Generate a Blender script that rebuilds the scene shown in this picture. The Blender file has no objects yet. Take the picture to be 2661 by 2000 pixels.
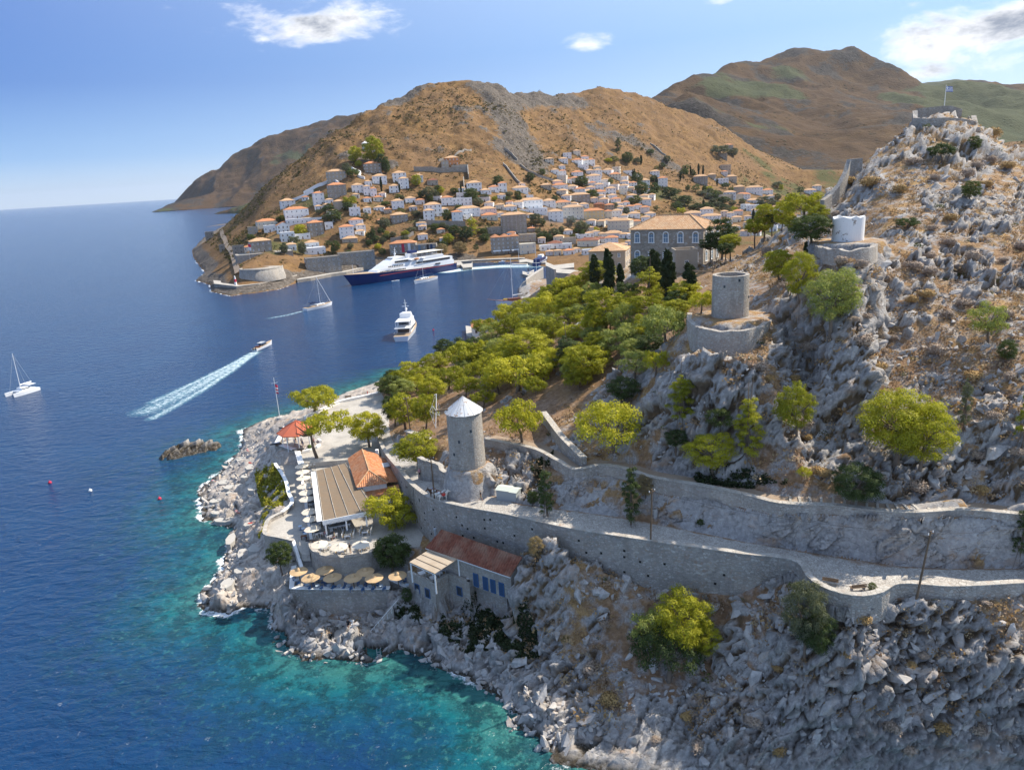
import bpy, bmesh, math, random
import numpy as np
from mathutils import Vector, Matrix
from mathutils.geometry import delaunay_2d_cdt
R = random.Random(7)
C = bpy.context.scene.collection
scene = bpy.context.scene
# ------------------------------------------------------------------ camera, sky, sun, exposure
W, H, F = 2661, 2000, 1880.0
PIT, ROLL, HZ = math.radians(16), math.radians(-3.5), 65.0
fw = np.array([0, math.cos(PIT), -math.sin(PIT)])
u0 = np.array([0, math.sin(PIT), math.cos(PIT)])
r0 = np.array([1., 0, 0])
rt = r0*math.cos(ROLL)+u0*math.sin(ROLL)
up = -r0*math.sin(ROLL)+u0*math.cos(ROLL)
cam = bpy.data.cameras.new('camera'); camo = bpy.data.objects.new('camera', cam); C.objects.link(camo)
cam.sensor_fit = 'HORIZONTAL'; cam.sensor_width = 36; cam.lens = 36*F/W
cam.clip_start = 1; cam.clip_end = 40000
camo.matrix_world = Matrix(((rt[0], up[0], -fw[0], 0), (rt[1], up[1], -fw[1], 0), (rt[2], up[2], -fw[2], HZ), (0, 0, 0, 1)))
scene.camera = camo
SAZ, SEL = math.radians(66), math.radians(46)
SUN = np.array([math.sin(SAZ)*math.cos(SEL), math.cos(SAZ)*math.cos(SEL), math.sin(SEL)])
sl = bpy.data.lights.new('sun', 'SUN'); so = bpy.data.objects.new('sun', sl); C.objects.link(so)
sl.energy = 4.1; sl.angle = math.radians(0.5); sl.color = (1, .91, .77)
so.rotation_euler = Vector((-SUN[0], -SUN[1], -SUN[2])).to_track_quat('-Z', 'Y').to_euler()
vs = scene.view_settings
vs.view_transform = 'Standard'; vs.look = 'None'; vs.gamma = 1; vs.use_curve_mapping = False
vs.exposure = 0.95
cy = scene.cycles
cy.use_denoising = True; cy.max_bounces = 6; cy.diffuse_bounces = 3; cy.glossy_bounces = 2
cy.transmission_bounces = 4; cy.transparent_max_bounces = 8; cy.caustics_reflective = False; cy.caustics_refractive = False

# ---------------------------------------------------------------- node helpers
class NT:
    def __init__(s, tree): s.t = tree; s.n = tree.nodes; s.l = tree.links
    def new(s, typ, **kw):
        n = s.n.new(typ)
        for k, v in kw.items(): setattr(n, k, v)
        return n
    def link(s, a, b): s.l.new(a, b)
    def put(s, sock, v):
        if hasattr(v, 'is_output'): s.l.new(v, sock)
        elif v is not None:
            if isinstance(v, (tuple, list)) and len(v) == 3 and sock.type == 'RGBA': v = (*v, 1)
            sock.default_value = v
    def math(s, op, a, b=None, c=None, clamp=False):
        n = s.new('ShaderNodeMath', operation=op, use_clamp=clamp)
        for i, v in enumerate((a, b, c)):
            if v is not None: s.put(n.inputs[i], v)
        return n.outputs[0]
    def vmath(s, op, a, b=None):
        n = s.new('ShaderNodeVectorMath', operation=op)
        s.put(n.inputs[0], a)
        if b is not None: s.put(n.inputs[1], b)
        return n.outputs['Value'] if op in ('DOT_PRODUCT', 'LENGTH', 'DISTANCE') else n.outputs[0]
    def mix(s, f, a, b, typ='MIX'):
        n = s.new('ShaderNodeMix', data_type='RGBA', blend_type=typ)
        s.put(n.inputs[0], f); s.put(n.inputs[6], a); s.put(n.inputs[7], b)
        return n.outputs[2]
    def noise(s, vec, scale, detail=4, rough=.55, dist=0, dims='3D', out=0):
        n = s.new('ShaderNodeTexNoise', noise_dimensions=dims)
        s.put(n.inputs['Vector'], vec); s.put(n.inputs['Scale'], scale); n.inputs['Detail'].default_value = detail
        n.inputs['Roughness'].default_value = rough; n.inputs['Distortion'].default_value = dist
        return n.outputs[out]
    def voro(s, vec, scale, feature='F1', out='Distance', rnd=1.0):
        n = s.new('ShaderNodeTexVoronoi', feature=feature)
        s.put(n.inputs['Vector'], vec); s.put(n.inputs['Scale'], scale); n.inputs['Randomness'].default_value = rnd
        return n.outputs[out]
    def ramp(s, f, stops, interp='LINEAR'):
        n = s.new('ShaderNodeValToRGB'); e = n.color_ramp.elements; n.color_ramp.interpolation = interp
        while len(e) > 1: e.remove(e[-1])
        e[0].position = stops[0][0]; e[0].color = (*col3(stops[0][1]), 1)
        for p, c in stops[1:]:
            k = e.new(p); k.color = (*col3(c), 1)
        s.put(n.inputs[0], f); return n.outputs[0]
    def rng(s, v, a, b, c=0, d=1, smooth=False):
        n = s.new('ShaderNodeMapRange', interpolation_type='SMOOTHSTEP' if smooth else 'LINEAR')
        for i, x in enumerate((v, a, b, c, d)): s.put(n.inputs[i], x)
        return n.outputs[0]
    def attr(s, name, out='Fac'):
        return s.new('ShaderNodeAttribute', attribute_name=name).outputs[out]
    def mapping(s, vec, scale=(1, 1, 1), rot=(0, 0, 0), loc=(0, 0, 0)):
        n = s.new('ShaderNodeMapping'); s.put(n.inputs[0], vec)
        n.inputs['Scale'].default_value = scale; n.inputs['Rotation'].default_value = rot; n.inputs['Location'].default_value = loc
        return n.outputs[0]
    def bump(s, h, strength=.5, dist=.1, nrm=None):
        n = s.new('ShaderNodeBump'); n.inputs['Strength'].default_value = strength; s.put(n.inputs['Distance'], dist)
        s.put(n.inputs['Height'], h)
        if nrm is not None: s.put(n.inputs['Normal'], nrm)
        return n.outputs[0]
def col3(c):
    return (c, c, c) if isinstance(c, (int, float)) else tuple(c[:3])
def material(name, fn=None, col=(.5, .5, .5), rough=.8, spec=.3, metal=0):
    m = bpy.data.materials.new(name); m.use_nodes = True
    t = NT(m.node_tree); b = t.n['Principled BSDF']
    b.inputs['Base Color'].default_value = (*col3(col), 1); b.inputs['Roughness'].default_value = rough
    b.inputs['Specular IOR Level'].default_value = spec; b.inputs['Metallic'].default_value = metal
    if fn: fn(t, b)
    return m
def pos(t): return t.new('ShaderNodeNewGeometry').outputs['Position']
def objco(t): return t.new('ShaderNodeTexCoord').outputs['Object']

# ---------------------------------------------------------------- pixel rays -> places in the world
def ray(px, py): return fw+rt*((px-W/2)/F)+up*((H/2-py)/F)
def atz(px, py, z):
    d = ray(px, py); t = (z-HZ)/d[2]; return np.array([d[0]*t, d[1]*t, z])
def aty(px, py, Y):
    d = ray(px, py); t = Y/d[1]; return np.array([d[0]*t, Y, HZ+d[2]*t])
def depth(p): return float((np.asarray(p)-np.array([0, 0, HZ]))@fw)

# ---------------------------------------------------------------- numpy noise
def _h(ix, iy, iz, s):
    n = (ix.astype(np.int64)*374761393+iy.astype(np.int64)*668265263+iz.astype(np.int64)*2147483647+s*1274126177) & 0xffffffff
    n = ((n ^ (n >> 13))*1274126177) & 0xffffffff
    n = ((n ^ (n >> 16))*2246822519) & 0xffffffff
    return ((n ^ (n >> 15)) & 0xffffff)/16777216.0
def vnoise(p, s=0):
    i = np.floor(p).astype(np.int64); f = p-i; f = f*f*f*(f*(f*6-15)+10)
    r = 0
    for a in (0, 1):
        for b in (0, 1):
            for c in (0, 1):
                w = (f[:, 0] if a else 1-f[:, 0])*(f[:, 1] if b else 1-f[:, 1])*(f[:, 2] if c else 1-f[:, 2])
                r = r+w*_h(i[:, 0]+a, i[:, 1]+b, i[:, 2]+c, s)
    return r*2-1
def fbm(p, o=4, s=0, g=.5):
    r = 0; a = 1; t = 0
    for k in range(o):
        r = r+a*vnoise(p*2**k+k*17.3, s+k); t += a; a *= g
    return r/t
def worley(p, s=0, jit=.9):
    i = np.floor(p).astype(np.int64); n = len(p)
    d1 = np.full(n, 9.); d2 = np.full(n, 9.); idc = np.zeros((n, 3), np.int64); vec = np.zeros((n, 3))
    for a in (-1, 0, 1):
        for b in (-1, 0, 1):
            for c in (-1, 0, 1):
                j = i+np.array([a, b, c])
                q = j+.5+jit*(np.stack([_h(j[:, 0], j[:, 1], j[:, 2], s+k) for k in (11, 12, 13)], 1)-.5)
                v = p-q; d = np.sqrt((v*v).sum(1))
                m = d < d1
                d2 = np.where(m, d1, np.minimum(d2, d)); d1 = np.where(m, d, d1)
                idc[m] = j[m]; vec[m] = v[m]
    return d1, d2, idc, vec
def in_poly(x, y, P):
    r = np.zeros(x.shape, bool); n = len(P)
    for k in range(n):
        x1, y1 = P[k][0], P[k][1]; x2, y2 = P[(k+1) % n][0], P[(k+1) % n][1]
        if y1 == y2: continue
        c = ((y1 > y) != (y2 > y)) & (x < (x2-x1)*(y-y1)/(y2-y1)+x1)
        r ^= c
    return r
def dist_line(x, y, P, closed=False):
    d = np.full(x.shape, 1e9); n = len(P)
    for k in range(n if closed else n-1):
        a = np.array(P[k][:2]); b = np.array(P[(k+1) % n][:2]); v = b-a; L = v@v+1e-9
        t = np.clip(((x-a[0])*v[0]+(y-a[1])*v[1])/L, 0, 1)
        d = np.minimum(d, (x-a[0]-t*v[0])**2+(y-a[1]-t*v[1])**2)
    return np.sqrt(d)
def tin(pts, edges, X, Y):
    """linear interpolation of (x,y,z) points with break lines over the points X,Y (any shape)"""
    pts = [tuple(map(float, p)) for p in pts]
    vs_, es_, fs_, ov, oe, of = delaunay_2d_cdt([Vector(p[:2]) for p in pts], edges, [], 0, 1e-4)
    P = np.array([p[:2] for p in pts]); Z = np.array([p[2] for p in pts])
    vz = []
    for v, o in zip(vs_, ov):
        if o: vz.append(np.mean([Z[k] for k in o]))
        else:
            d = ((P-np.array(v))**2).sum(1); k = np.argsort(d)[:3]; w = 1/(d[k]+1e-3); vz.append((Z[k]*w).sum()/w.sum())
    V = np.array([tuple(v) for v in vs_]); vz = np.array(vz)
    sh = X.shape; x = X.ravel(); y = Y.ravel(); out = np.full(x.shape, np.nan)
    order = np.argsort(y); ys = y[order]; xs = x[order]
    for f in fs_:
        a, b, c = V[f[0]], V[f[1]], V[f[2]]
        lo, hi = min(a[1], b[1], c[1]), max(a[1], b[1], c[1])
        i0, i1 = np.searchsorted(ys, lo-1e-6), np.searchsorted(ys, hi+1e-6)
        if i1 <= i0: continue
        sx = xs[i0:i1]; sel = np.nonzero((sx >= min(a[0], b[0], c[0])-1e-6) & (sx <= max(a[0], b[0], c[0])+1e-6))[0]+i0
        if len(sel) == 0: continue
        den = (b[1]-c[1])*(a[0]-c[0])+(c[0]-b[0])*(a[1]-c[1])
        if abs(den) < 1e-12: continue
        px_, py_ = xs[sel], ys[sel]
        l1 = ((b[1]-c[1])*(px_-c[0])+(c[0]-b[0])*(py_-c[1]))/den
        l2 = ((c[1]-a[1])*(px_-c[0])+(a[0]-c[0])*(py_-c[1]))/den
        l3 = 1-l1-l2; m = (l1 > -1e-6) & (l2 > -1e-6) & (l3 > -1e-6)
        out[order[sel[m]]] = l1[m]*vz[f[0]]+l2[m]*vz[f[1]]+l3[m]*vz[f[2]]
    return out.reshape(sh)
def blur(Z, n):
    for _ in range(n):
        P = np.pad(Z, 1, 'edge')
        Z = (P[:-2, 1:-1]+P[2:, 1:-1]+P[1:-1, :-2]+P[1:-1, 2:]+4*P[1:-1, 1:-1])/8
    return Z
class Field:
    """a fan of ground heights: rows are distances Y, columns are bearings u = x / Y"""
    def __init__(s, Ys, us):
        s.Ys = np.array(Ys); s.us = np.array(us); s.X = s.us[None, :]*s.Ys[:, None]; s.Y = np.repeat(s.Ys[:, None], len(us), 1)
    def z(s, x, y):
        x = np.asarray(x, float); y = np.asarray(y, float)
        fj = np.interp(y, s.Ys, np.arange(len(s.Ys))); fi = np.interp(x/np.maximum(y, 1e-6), s.us, np.arange(len(s.us)))
        j = np.clip(fj.astype(int), 0, len(s.Ys)-2); i = np.clip(fi.astype(int), 0, len(s.us)-2); a = fj-j; b = fi-i
        Z = s.Z
        return (Z[j, i]*(1-a)*(1-b)+Z[j+1, i]*a*(1-b)+Z[j, i+1]*(1-a)*b+Z[j+1, i+1]*a*b)
    def hit(s, px, py, back=0.0):
        d = ray(px, py); Y = np.geomspace(s.Ys[0], s.Ys[-1], 6000); t = Y/d[1]
        zz = HZ+d[2]*t; g = s.z(d[0]*t, Y); k = np.nonzero(zz <= g)[0]
        if len(k) == 0: return None
        y = Y[k[0]]; x = d[0]*y/d[1]
        return np.array([x, y, float(s.z(x, y))])
def mesh_from(name, V, Fc, mats, parent=None, attrs=None, smooth=False, mi=None):
    me = bpy.data.meshes.new(name)
    V = np.asarray(V, np.float32)
    me.vertices.add(len(V)); me.vertices.foreach_set('co', V.ravel())
    Fc = np.asarray(Fc, np.int32); n, k = Fc.shape
    me.loops.add(n*k); me.loops.foreach_set('vertex_index', Fc.ravel())
    me.polygons.add(n); me.polygons.foreach_set('loop_start', np.arange(0, n*k, k, dtype=np.int32))
    if mi is not None: me.polygons.foreach_set('material_index', np.asarray(mi, np.int32))
    if smooth: me.polygons.foreach_set('use_smooth', np.ones(n, bool))
    for m in (mats if isinstance(mats, (list, tuple)) else [mats]): me.materials.append(m)
    for k2, a in (attrs or {}).items():
        at = me.attributes.new(k2, 'FLOAT', 'POINT'); at.data.foreach_set('value', np.asarray(a, np.float32))
    me.update(calc_edges=True)
    o = bpy.data.objects.new(name, me); C.objects.link(o)
    if parent: o.parent = parent
    return o
def grid_faces(nr, nc, keep=None):
    j, i = np.meshgrid(np.arange(nr-1), np.arange(nc-1), indexing='ij')
    a = j*nc+i; f = np.stack([a, a+1, a+nc+1, a+nc], -1)
    return f[keep] if keep is not None else f.reshape(-1, 4)
def drop_loose(V, Fc, attrs):
    used = np.unique(Fc); m = np.full(len(V), -1); m[used] = np.arange(len(used))
    return V[used], m[Fc], {k: a[used] for k, a in attrs.items()}
def normals(P):
    dx = np.gradient(P, axis=1); dy = np.gradient(P, axis=0); n = np.cross(dx, dy)
    return n/(np.linalg.norm(n, axis=2, keepdims=True)+1e-9)
# ---------------------------------------------------------------- sky
w = bpy.data.worlds.new('World'); scene.world = w; w.use_nodes = True
t = NT(w.node_tree); bg = t.n['Background']
sk = t.new('ShaderNodeTexSky', sky_type='NISHITA'); sk.sun_disc = False; sk.sun_elevation = SEL; sk.sun_rotation = SAZ
sk.altitude = 60; sk.air_density = 1.0; sk.dust_density = .4; sk.ozone_density = 4.; sk.air_density = .8
dirv = t.new('ShaderNodeTexCoord').outputs['Generated']
def cloud_dir(px, py):
    d = ray(px, py); return d/np.linalg.norm(d)
cl = None
sep = t.new('ShaderNodeSeparateXYZ'); t.put(sep.inputs[0], dirv)
for (x0, y0, wd, hg, am) in [(800,50,330,62,1.0),(640,45,180,40,.7),(960,40,170,40,.8),(1525,118,100,30,.85),(225,135,50,34,.4),(2420,185,90,34,.9),(2570,55,260,110,1.15),(2630,150,170,60,.8),(2380,10,90,30,.9),(60,505,80,24,.35),(380,470,140,18,.2),(1880,2,60,16,.6),(1660,60,60,10,.3)]:
    d = cloud_dir(x0, y0); a0 = math.atan2(d[0], d[1]); e0 = math.asin(d[2])
    # local axes on the sky dome: along the horizon and upwards
    hx = np.array([math.cos(a0), -math.sin(a0), 0]); hy = np.cross(hx, d)
    u_ = t.math('DIVIDE', t.vmath('DOT_PRODUCT', dirv, tuple(hx)), wd/F); v_ = t.math('DIVIDE', t.vmath('DOT_PRODUCT', dirv, tuple(hy)), hg/F)
    r_ = t.math('SQRT', t.math('ADD', t.math('MULTIPLY', u_, u_), t.math('MULTIPLY', v_, v_)))
    front = t.math('GREATER_THAN', t.vmath('DOT_PRODUCT', dirv, tuple(d)), .2)
    m = t.math('MULTIPLY', t.math('MULTIPLY', t.rng(r_, 0, 1.25, 1, 0), am), front)
    cl = m if cl is None else t.math('MAXIMUM', cl, m)
stx = t.mapping(dirv, (1, 1, 2.6))
nz = t.noise(stx, 9, 8, .62, .3); nz2 = t.noise(stx, 26, 6, .6)
val = t.math('ADD', cl, t.math('MULTIPLY', t.math('SUBTRACT', nz, .5), 2.2))
msk = t.math('MULTIPLY', t.rng(val, .42, .95, 0, 1, True), t.rng(cl, 0, .22, 0, 1, True))
shade = t.rng(t.math('ADD', val, t.math('MULTIPLY', t.math('SUBTRACT', nz2, .5), 1.2)), .62, 1.25)
ccol = t.mix(shade, (5.4, 5.4, 5.5), (1.4, 1.6, 2.0))
elev = sep.outputs[2]
away = t.ramp(t.rng(elev, 0, .5), [(0, (.44, .55, .66)), (.10, (.16, .31, .57)), (.26, (.04, .13, .41)), (.42, (.04, .12, .40)), (1, (.26, .36, .56))])
toward = t.ramp(t.rng(elev, 0, .5), [(0, (.66, .73, .78)), (.12, (.44, .57, .73)), (.3, (.31, .48, .72)), (.6, (.55, .68, .86)), (1, (.38, .50, .70))])
blue = t.mix(t.rng(t.vmath('DOT_PRODUCT', dirv, tuple(SUN)), -.05, .75), away, toward)
blue = t.mix(1., blue, (6.2, 6.2, 6.2), 'MULTIPLY')
skc = t.mix(msk, t.mix(.85, sk.outputs[0], blue), ccol)
t.put(bg.inputs['Color'], skc); bg.inputs['Strength'].default_value = .125
# ------------------------------------------------------------------ the ground of the near headland
def S(L): return [atz(*p) for p in L]
RO = np.array(S([(980,1075,10.6),(985,1130,11.2),(1000,1174,12.8),(1041,1225,14.6),(1082,1272,16),(1123,1299,16.8),(1204,1321,17.4),(1300,1338,17.8),(1484,1378,18.3),(1681,1409,18.5),(1915,1443,18.5),(2081,1471,18.5),(2110,1512,18.5),(2155,1538,18.5),(2223,1554,18.5),(2285,1545,18.5),(2315,1526,18.5),(2469,1529,18.5),(2661,1520,18.5),(2800,1514,18.5)]))
RI = np.array(S([(1010,1100,10.8),(1027,1151,13),(1090,1204,15),(1143,1247,16.2),(1174,1276,16.9),(1204,1284,17.4),(1266,1284,17.7),(1345,1307,17.9),(1454,1323,18.2),(1620,1345,18.4),(1792,1378,18.5),(1915,1403,18.5),(2100,1434,18.5),(2346,1471,18.5),(2661,1477,18.5),(2800,1474,18.5)]))
PW = np.array(S([(1262,1139,23),(1307,1148,23),(1389,1165,23),(1453,1197,23.2),(1502,1219,23.4),(1552,1208,23.8),(1620,1215,24),(1688,1237,24.1),(1823,1260,24.2),(1959,1289,24.3),(2008,1302,24.3),(2162,1311,24.6),(2346,1329,24.8),(2531,1323,25),(2623,1332,25),(2800,1345,25)]))
def offset(P, d):
    P = np.asarray(P); t = np.gradient(P[:, :2], axis=0); t /= np.linalg.norm(t, axis=1, keepdims=True)+1e-9
    Q = P.copy(); Q[:, 0] += t[:, 1]*d; Q[:, 1] -= t[:, 0]*d     # d > 0: to the right hand when walking along P (towards the camera side)
    return Q
ROB = offset(RO, .55); ROB[:, 2] = [9.6,9.5,9.4,9.4,9.4,9.6,10,10.3,12,12.2,13.2,17,17.3,17.3,17.2,17.2,17.3,17.3,17.3,17.3]
PWB = offset(PW, .5); PWB[:, 2] = [21.6,21.6,21.4,21.6,22.1,22.4,22.3,22.2,22.2,22.6,22.8,23.5,24,24.2,24.2,24.2]
PI = offset(PW, -2.6); PI[:, 2] -= .35
PF = offset(PW, -.45); PF[:, 2] -= .5
SHN = [(1386,700),(1367,727),(1345,765),(1332,800),(1318,830),(1240,872),(1210,887),(1185,893),(1120,925),(1050,960),(995,985),(880,1028),(830,1050),(781,1070),(700,1086),(665,1100),(629,1116),(632,1146),(625,1172),(579,1222),(550,1242),(533,1262),(517,1281),(520,1334),(533,1351),(602,1367),(609,1394),(599,1420),(579,1453),(579,1483),(543,1519),(536,1552),(540,1585),(599,1592),(630,1578),(690,1580),(718,1585),(711,1614),(735,1650),(749,1686),(817,1715),(889,1712),(956,1722),(985,1712),(1038,1684),(1081,1700),(1131,1732),(1203,1756),(1299,1816),(1353,1858),(1347,1895),(1420,1930),(1455,1985),(1600,2012),(2000,2040),(2661,2070)]
SHW = [tuple(atz(x, y, 0)[:2]) for x, y in SHN]
SHORE = SHW+[(75, 40), (300, 20), (420, 480), (60, 480)]
LT = 8.4; RTZ = 9.3; ST = 6.0; GZ = 10.5
def P2(L, z): return [tuple(atz(x, y, z)[:2]) for x, y in L]
polyG = P2([(719,1152),(738,1115),(790,1082),(845,1058),(881,1041),(990,1018),(1005,1050),(1012,1100)], GZ)+[tuple(p[:2]) for p in (RO[2], RO[1])]+P2([(985,1182),(905,1194),(778,1204),(772,1170)], GZ)
polyR = P2([(778,1207),(810,1408),(818,1430),(854,1442),(905,1444),(958,1433),(990,1420),(1030,1424),(1090,1420),(1110,1360)], RTZ)+[tuple(p[:2]) for p in (ROB[5], ROB[4], ROB[3], ROB[2])]+P2([(980,1192),(905,1202)], RTZ)
polyL = P2([(712,1205),(745,1250),(757,1310),(735,1328),(700,1347),(690,1385),(760,1402),(785,1440),(805,1440),(803,1400),(774,1207)], LT)
polyS = P2([(758,1525),(1013,1525),(1013,1495),(1060,1522),(1062,1490),(1013,1462),(763,1470)], ST)
polyB = [tuple(p[:2]) for p in S([(1064,1488,9),(1128,1512,9),(1165,1490,9),(1219,1511,9),(1233,1495,9),(1318,1524,9),(1356,1460,13),(1150,1380,13.5),(1108,1425,12)])]
HB = np.array([tuple(atz(x,y,9)[:2])+(z,) for x,y,z in [(1056,1480,5),(1057,1488,4.6),(1128,1519,1.9),(1166,1495,2.8),(1219,1516,3.4),(1234,1500,3.8),(1316,1530,4.2),(1332,1516,5.5)]])
polyRoad = [tuple(p[:2]) for p in RO]+[tuple(p[:2]) for p in RI[::-1]]
polyPath = [tuple(p[:2]) for p in PW]+[tuple(p[:2]) for p in PI[::-1]]
M1 = atz(1216, 1203, 22.0); M2 = atz(1897, 808, 43.0); M3 = atz(2203, 612, 52.5)
PED1 = [tuple(atz(x, y, 19.6)[:2]) for x, y in [(1150,1198),(1165,1218),(1200,1231),(1240,1234),(1264,1224)]]
near_pts = []; near_edges = []
def chain(P):
    k = len(near_pts); near_pts.extend([tuple(p) for p in P]); near_edges.extend([(k+i, k+i+1) for i in range(len(P)-1)])
RT_ = offset(RO, -1.0); RT_[:, 2] = RO[:, 2]; RB_ = offset(RO, -.12); RB_[:, 2] = ROB[:, 2]; PT_ = offset(PW, -.85); PT_[:, 2] = PW[:, 2]-.3; PB_ = offset(PW, -.1); PB_[:, 2] = PWB[:, 2]
for c_ in (RT_, RB_, ROB, RI, PT_, PB_, PWB, PI, HB): chain(c_)
near_pts += [p+(7.5,) for p in polyB]
near_pts += [tuple(p) for p in S([
 # left rocks and terraces
 (727,1085,6),(690,1100,4),(655,1130,3),(690,1150,5),(600,1230,2),(640,1220,3.8),(690,1195,6.2),(640,1280,3.4),(590,1290,2.2),(560,1270,1.2),(700,1235,7.4),(735,1260,8),(735,1310,7.8),(650,1320,3.2),(590,1320,1.4),(560,1310,.8),(690,1400,5.6),(688,1365,6.2),(660,1420,4.2),(630,1400,2.2),(672,1440,4.4),(620,1450,1.8),(560,1540,3.6),(600,1500,3),(650,1480,4.6),(720,1480,5.4),(745,1500,5.6),(640,1545,3.6),(700,1540,4),(740,1545,4.6),(570,1570,2.5),(600,1575,2.5),(745,1450,6.4),(710,1450,5),(770,1100,8.5),(740,1105,7.6),(700,1210,7.6),(665,1180,4.8),(620,1190,2.2),
 (752,1530,5.4),(800,1545,3.4),(900,1552,3.2),(1005,1550,3.4),(750,1580,3.6),(810,1585,2.6),(900,1590,2),(1000,1585,2.6),(960,1640,1),(910,1640,1),(760,1640,1.6),(830,1685,.9),(900,1690,.8),(1000,1690,.7),(1060,1660,1.6),(1035,1610,2.6),(1046,1540,4.6),
 (1075,1590,3.4),(1130,1650,1.5),(1090,1650,1.8),(1200,1660,2.4),(1250,1690,2.8),(1180,1720,1.4),(1330,1620,4.4),(1340,1660,3.8),(1290,1740,2),(1330,1700,3.6),(1230,1620,2.6),
 (1441,1402,17.2),(1350,1480,13.2),(1338,1560,9.5),(1400,1650,6),(1480,1450,15.5),(1400,1420,16),(1420,1520,12),(1450,1720,4.6),(1420,1800,2.6),(1400,1860,1.6),(1500,1620,8.4),(1600,1580,10.8),(1700,1560,11.4),(1700,1700,6.4),(1600,1800,3.6),(1700,1850,3),(1550,1900,1.8),(1600,1700,6.2),(1580,1960,1.2),
 (2060,1490,17.6),(2045,1540,16.4),(2000,1600,13.4),(1960,1700,9.4),(1900,1800,5.6),(1850,1600,10.6),(1850,1700,7),(1800,1760,5),(1850,1900,2.6),(2000,1900,3.4),
 (2150,1570,16.6),(2150,1650,13.6),(2150,1800,8.4),(2150,1900,4.6),(2300,1570,16.8),(2300,1650,14),(2300,1800,8.8),(2300,1900,5),(2500,1570,17),(2500,1700,12.4),(2500,1850,7),(2661,1560,17.2),(2661,1700,12.8),(2661,1850,8),
 (1750,2000,.8),(2000,2000,1),(2300,2000,1.4),(2661,2000,2.4),
 # windmill knoll, pine slope, harbour side
 (1250,1120,22.2),(1300,1138,22.8),(1190,1190,22),(1240,1195,22),(1165,1165,20),(1120,1150,17.8),(1270,1200,20.8),(1320,1180,21),(1330,1240,19.5),(1400,1120,23.6),(1400,1000,26.5),(1350,1060,24),(1250,1050,20),(1150,1090,17.5),(1080,1120,15.5),(1480,1060,25.8),(1500,870,31.5),(1450,950,28),(1600,950,30.5),(1600,860,33.5),(1600,760,35),(1700,820,37.5),(1700,770,36.5),(1800,760,39),(1880,740,40),(1300,950,21),(1200,1000,14),(1100,1010,10.8),(1050,1050,11.6),(1200,930,9),(1240,900,4),(1300,860,13),(1400,880,23.5),(1400,800,15),(1340,835,5),(1345,800,5),(1420,790,16),(1480,800,25),(1550,780,31),(1450,740,24),(1400,750,13),(1380,735,4),
 (1450,1100,24.6),(1500,1130,24.6),(1600,1165,25),(1750,1205,25),(1650,1050,29.2),(1700,900,35),(1800,1000,33.4),(1900,1150,28.8),(1900,1238,24.6),(1900,1000,35.5),(1900,918,40.2),(1850,918,40.2),(1800,908,40),(1960,905,40.4),(2000,1000,36),(2000,890,40),(2000,810,42.6),(1825,840,42),(1780,850,41),(1800,935,37),(1900,950,38),(1960,935,38.6),(2160,684,50.4),(2210,686,50.5),(2258,678,50.7),(2112,664,50.3),(2100,1268,25),(2300,1288,25.3),(2500,1288,25.7),(2661,1300,26),(2800,1310,26)])]
near_pts += [tuple(aty(*p)) for p in [
 (2100,1100,92),(2100,950,102),(2100,800,113),(2100,720,121),(2300,1100,89),(2300,900,101),(2300,700,113),(2320,620,124),(2300,500,142),(2350,400,155),(2390,310,165),(2400,316,162),(2450,313,161.5),(2500,316,162),(2535,332,164),(2450,288,170),(2520,300,168),(2600,370,158),(2661,425,150),(2500,1100,84),(2500,900,97),(2500,700,112),(2500,500,136),(2661,1100,80),(2661,900,92),(2661,700,110),(2661,550,130),
 (2110,655,118),(2260,690,117),(2120,700,117.5),(2050,720,125),(2000,740,124),(1960,700,142),(2050,640,146),(2100,600,150),(2180,565,148),(2230,450,157),(2290,385,161),(1650,715,204),(1860,715,200),(1740,690,216),(1490,702,246),(1640,690,262),(1580,700,250),(2000,640,165),(2040,590,172)]]
near_pts += [(80,190,50),(112,205,52),(130,180,52),(150,150,48),(62,180,44),(40,190,38),(70,225,35),(130,240,35),(180,200,30),(200,120,45),(160,100,45),(110,120,58),(100,90,50),(90,75,38),(80,62,20),(70,55,8),(62,235,34),(80,255,30),(100,300,14),(62,330,12),(40,400,6),(60,440,2),(100,440,2),(150,400,4),(200,350,6),(250,300,10),(300,200,10),(300,60,10),(36,300,27),(24,340,12),(300,480,2)]
near_pts += [tuple(p)+(RTZ,) for p in polyR]+[tuple(p)+(LT,) for p in polyL]+[tuple(p)+(ST,) for p in polyS]+[tuple(p)+(GZ,) for p in polyG]
near_pts += [p+(0.,) for p in SHW]
near_pts += [(-150,30,-4),(-150,480,-4),(-20,30,-4),(75,30,-3),(300,20,-3),(420,480,0),(-60,480,-4),(-120,250,-5),(-100,120,-4),(-40,70,-4)]
Ys = np.concatenate([np.geomspace(44, 140, 520), np.geomspace(140, 470, 215)[1:]])
near = Field(Ys, np.linspace(-.64, .99, 560))
Z = tin(near_pts, near_edges, near.X, near.Y); Z = np.nan_to_num(Z, nan=-5.)
inside = in_poly(near.X, near.Y, SHORE); dsh = dist_line(near.X, near.Y, SHORE, True)
sm = blur(Z, 6); flat = np.zeros_like(Z); drop = np.zeros_like(Z)
bank = [tuple(p[:2]) for p in RI[8:]]+[tuple(p[:2]) for p in PWB[3:][::-1]]
bm_ = in_poly(near.X, near.Y, bank); flat = np.maximum(flat, bm_*1.); Z = Z-.5*bm_*np.clip(dist_line(near.X, near.Y, bank, True)/.6, 0, 1)
flats = [(polyG, GZ), (polyR, RTZ), (polyL, LT), (polyS, ST), (polyRoad, None), (polyPath, None), (polyB, 7.6)]
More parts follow.
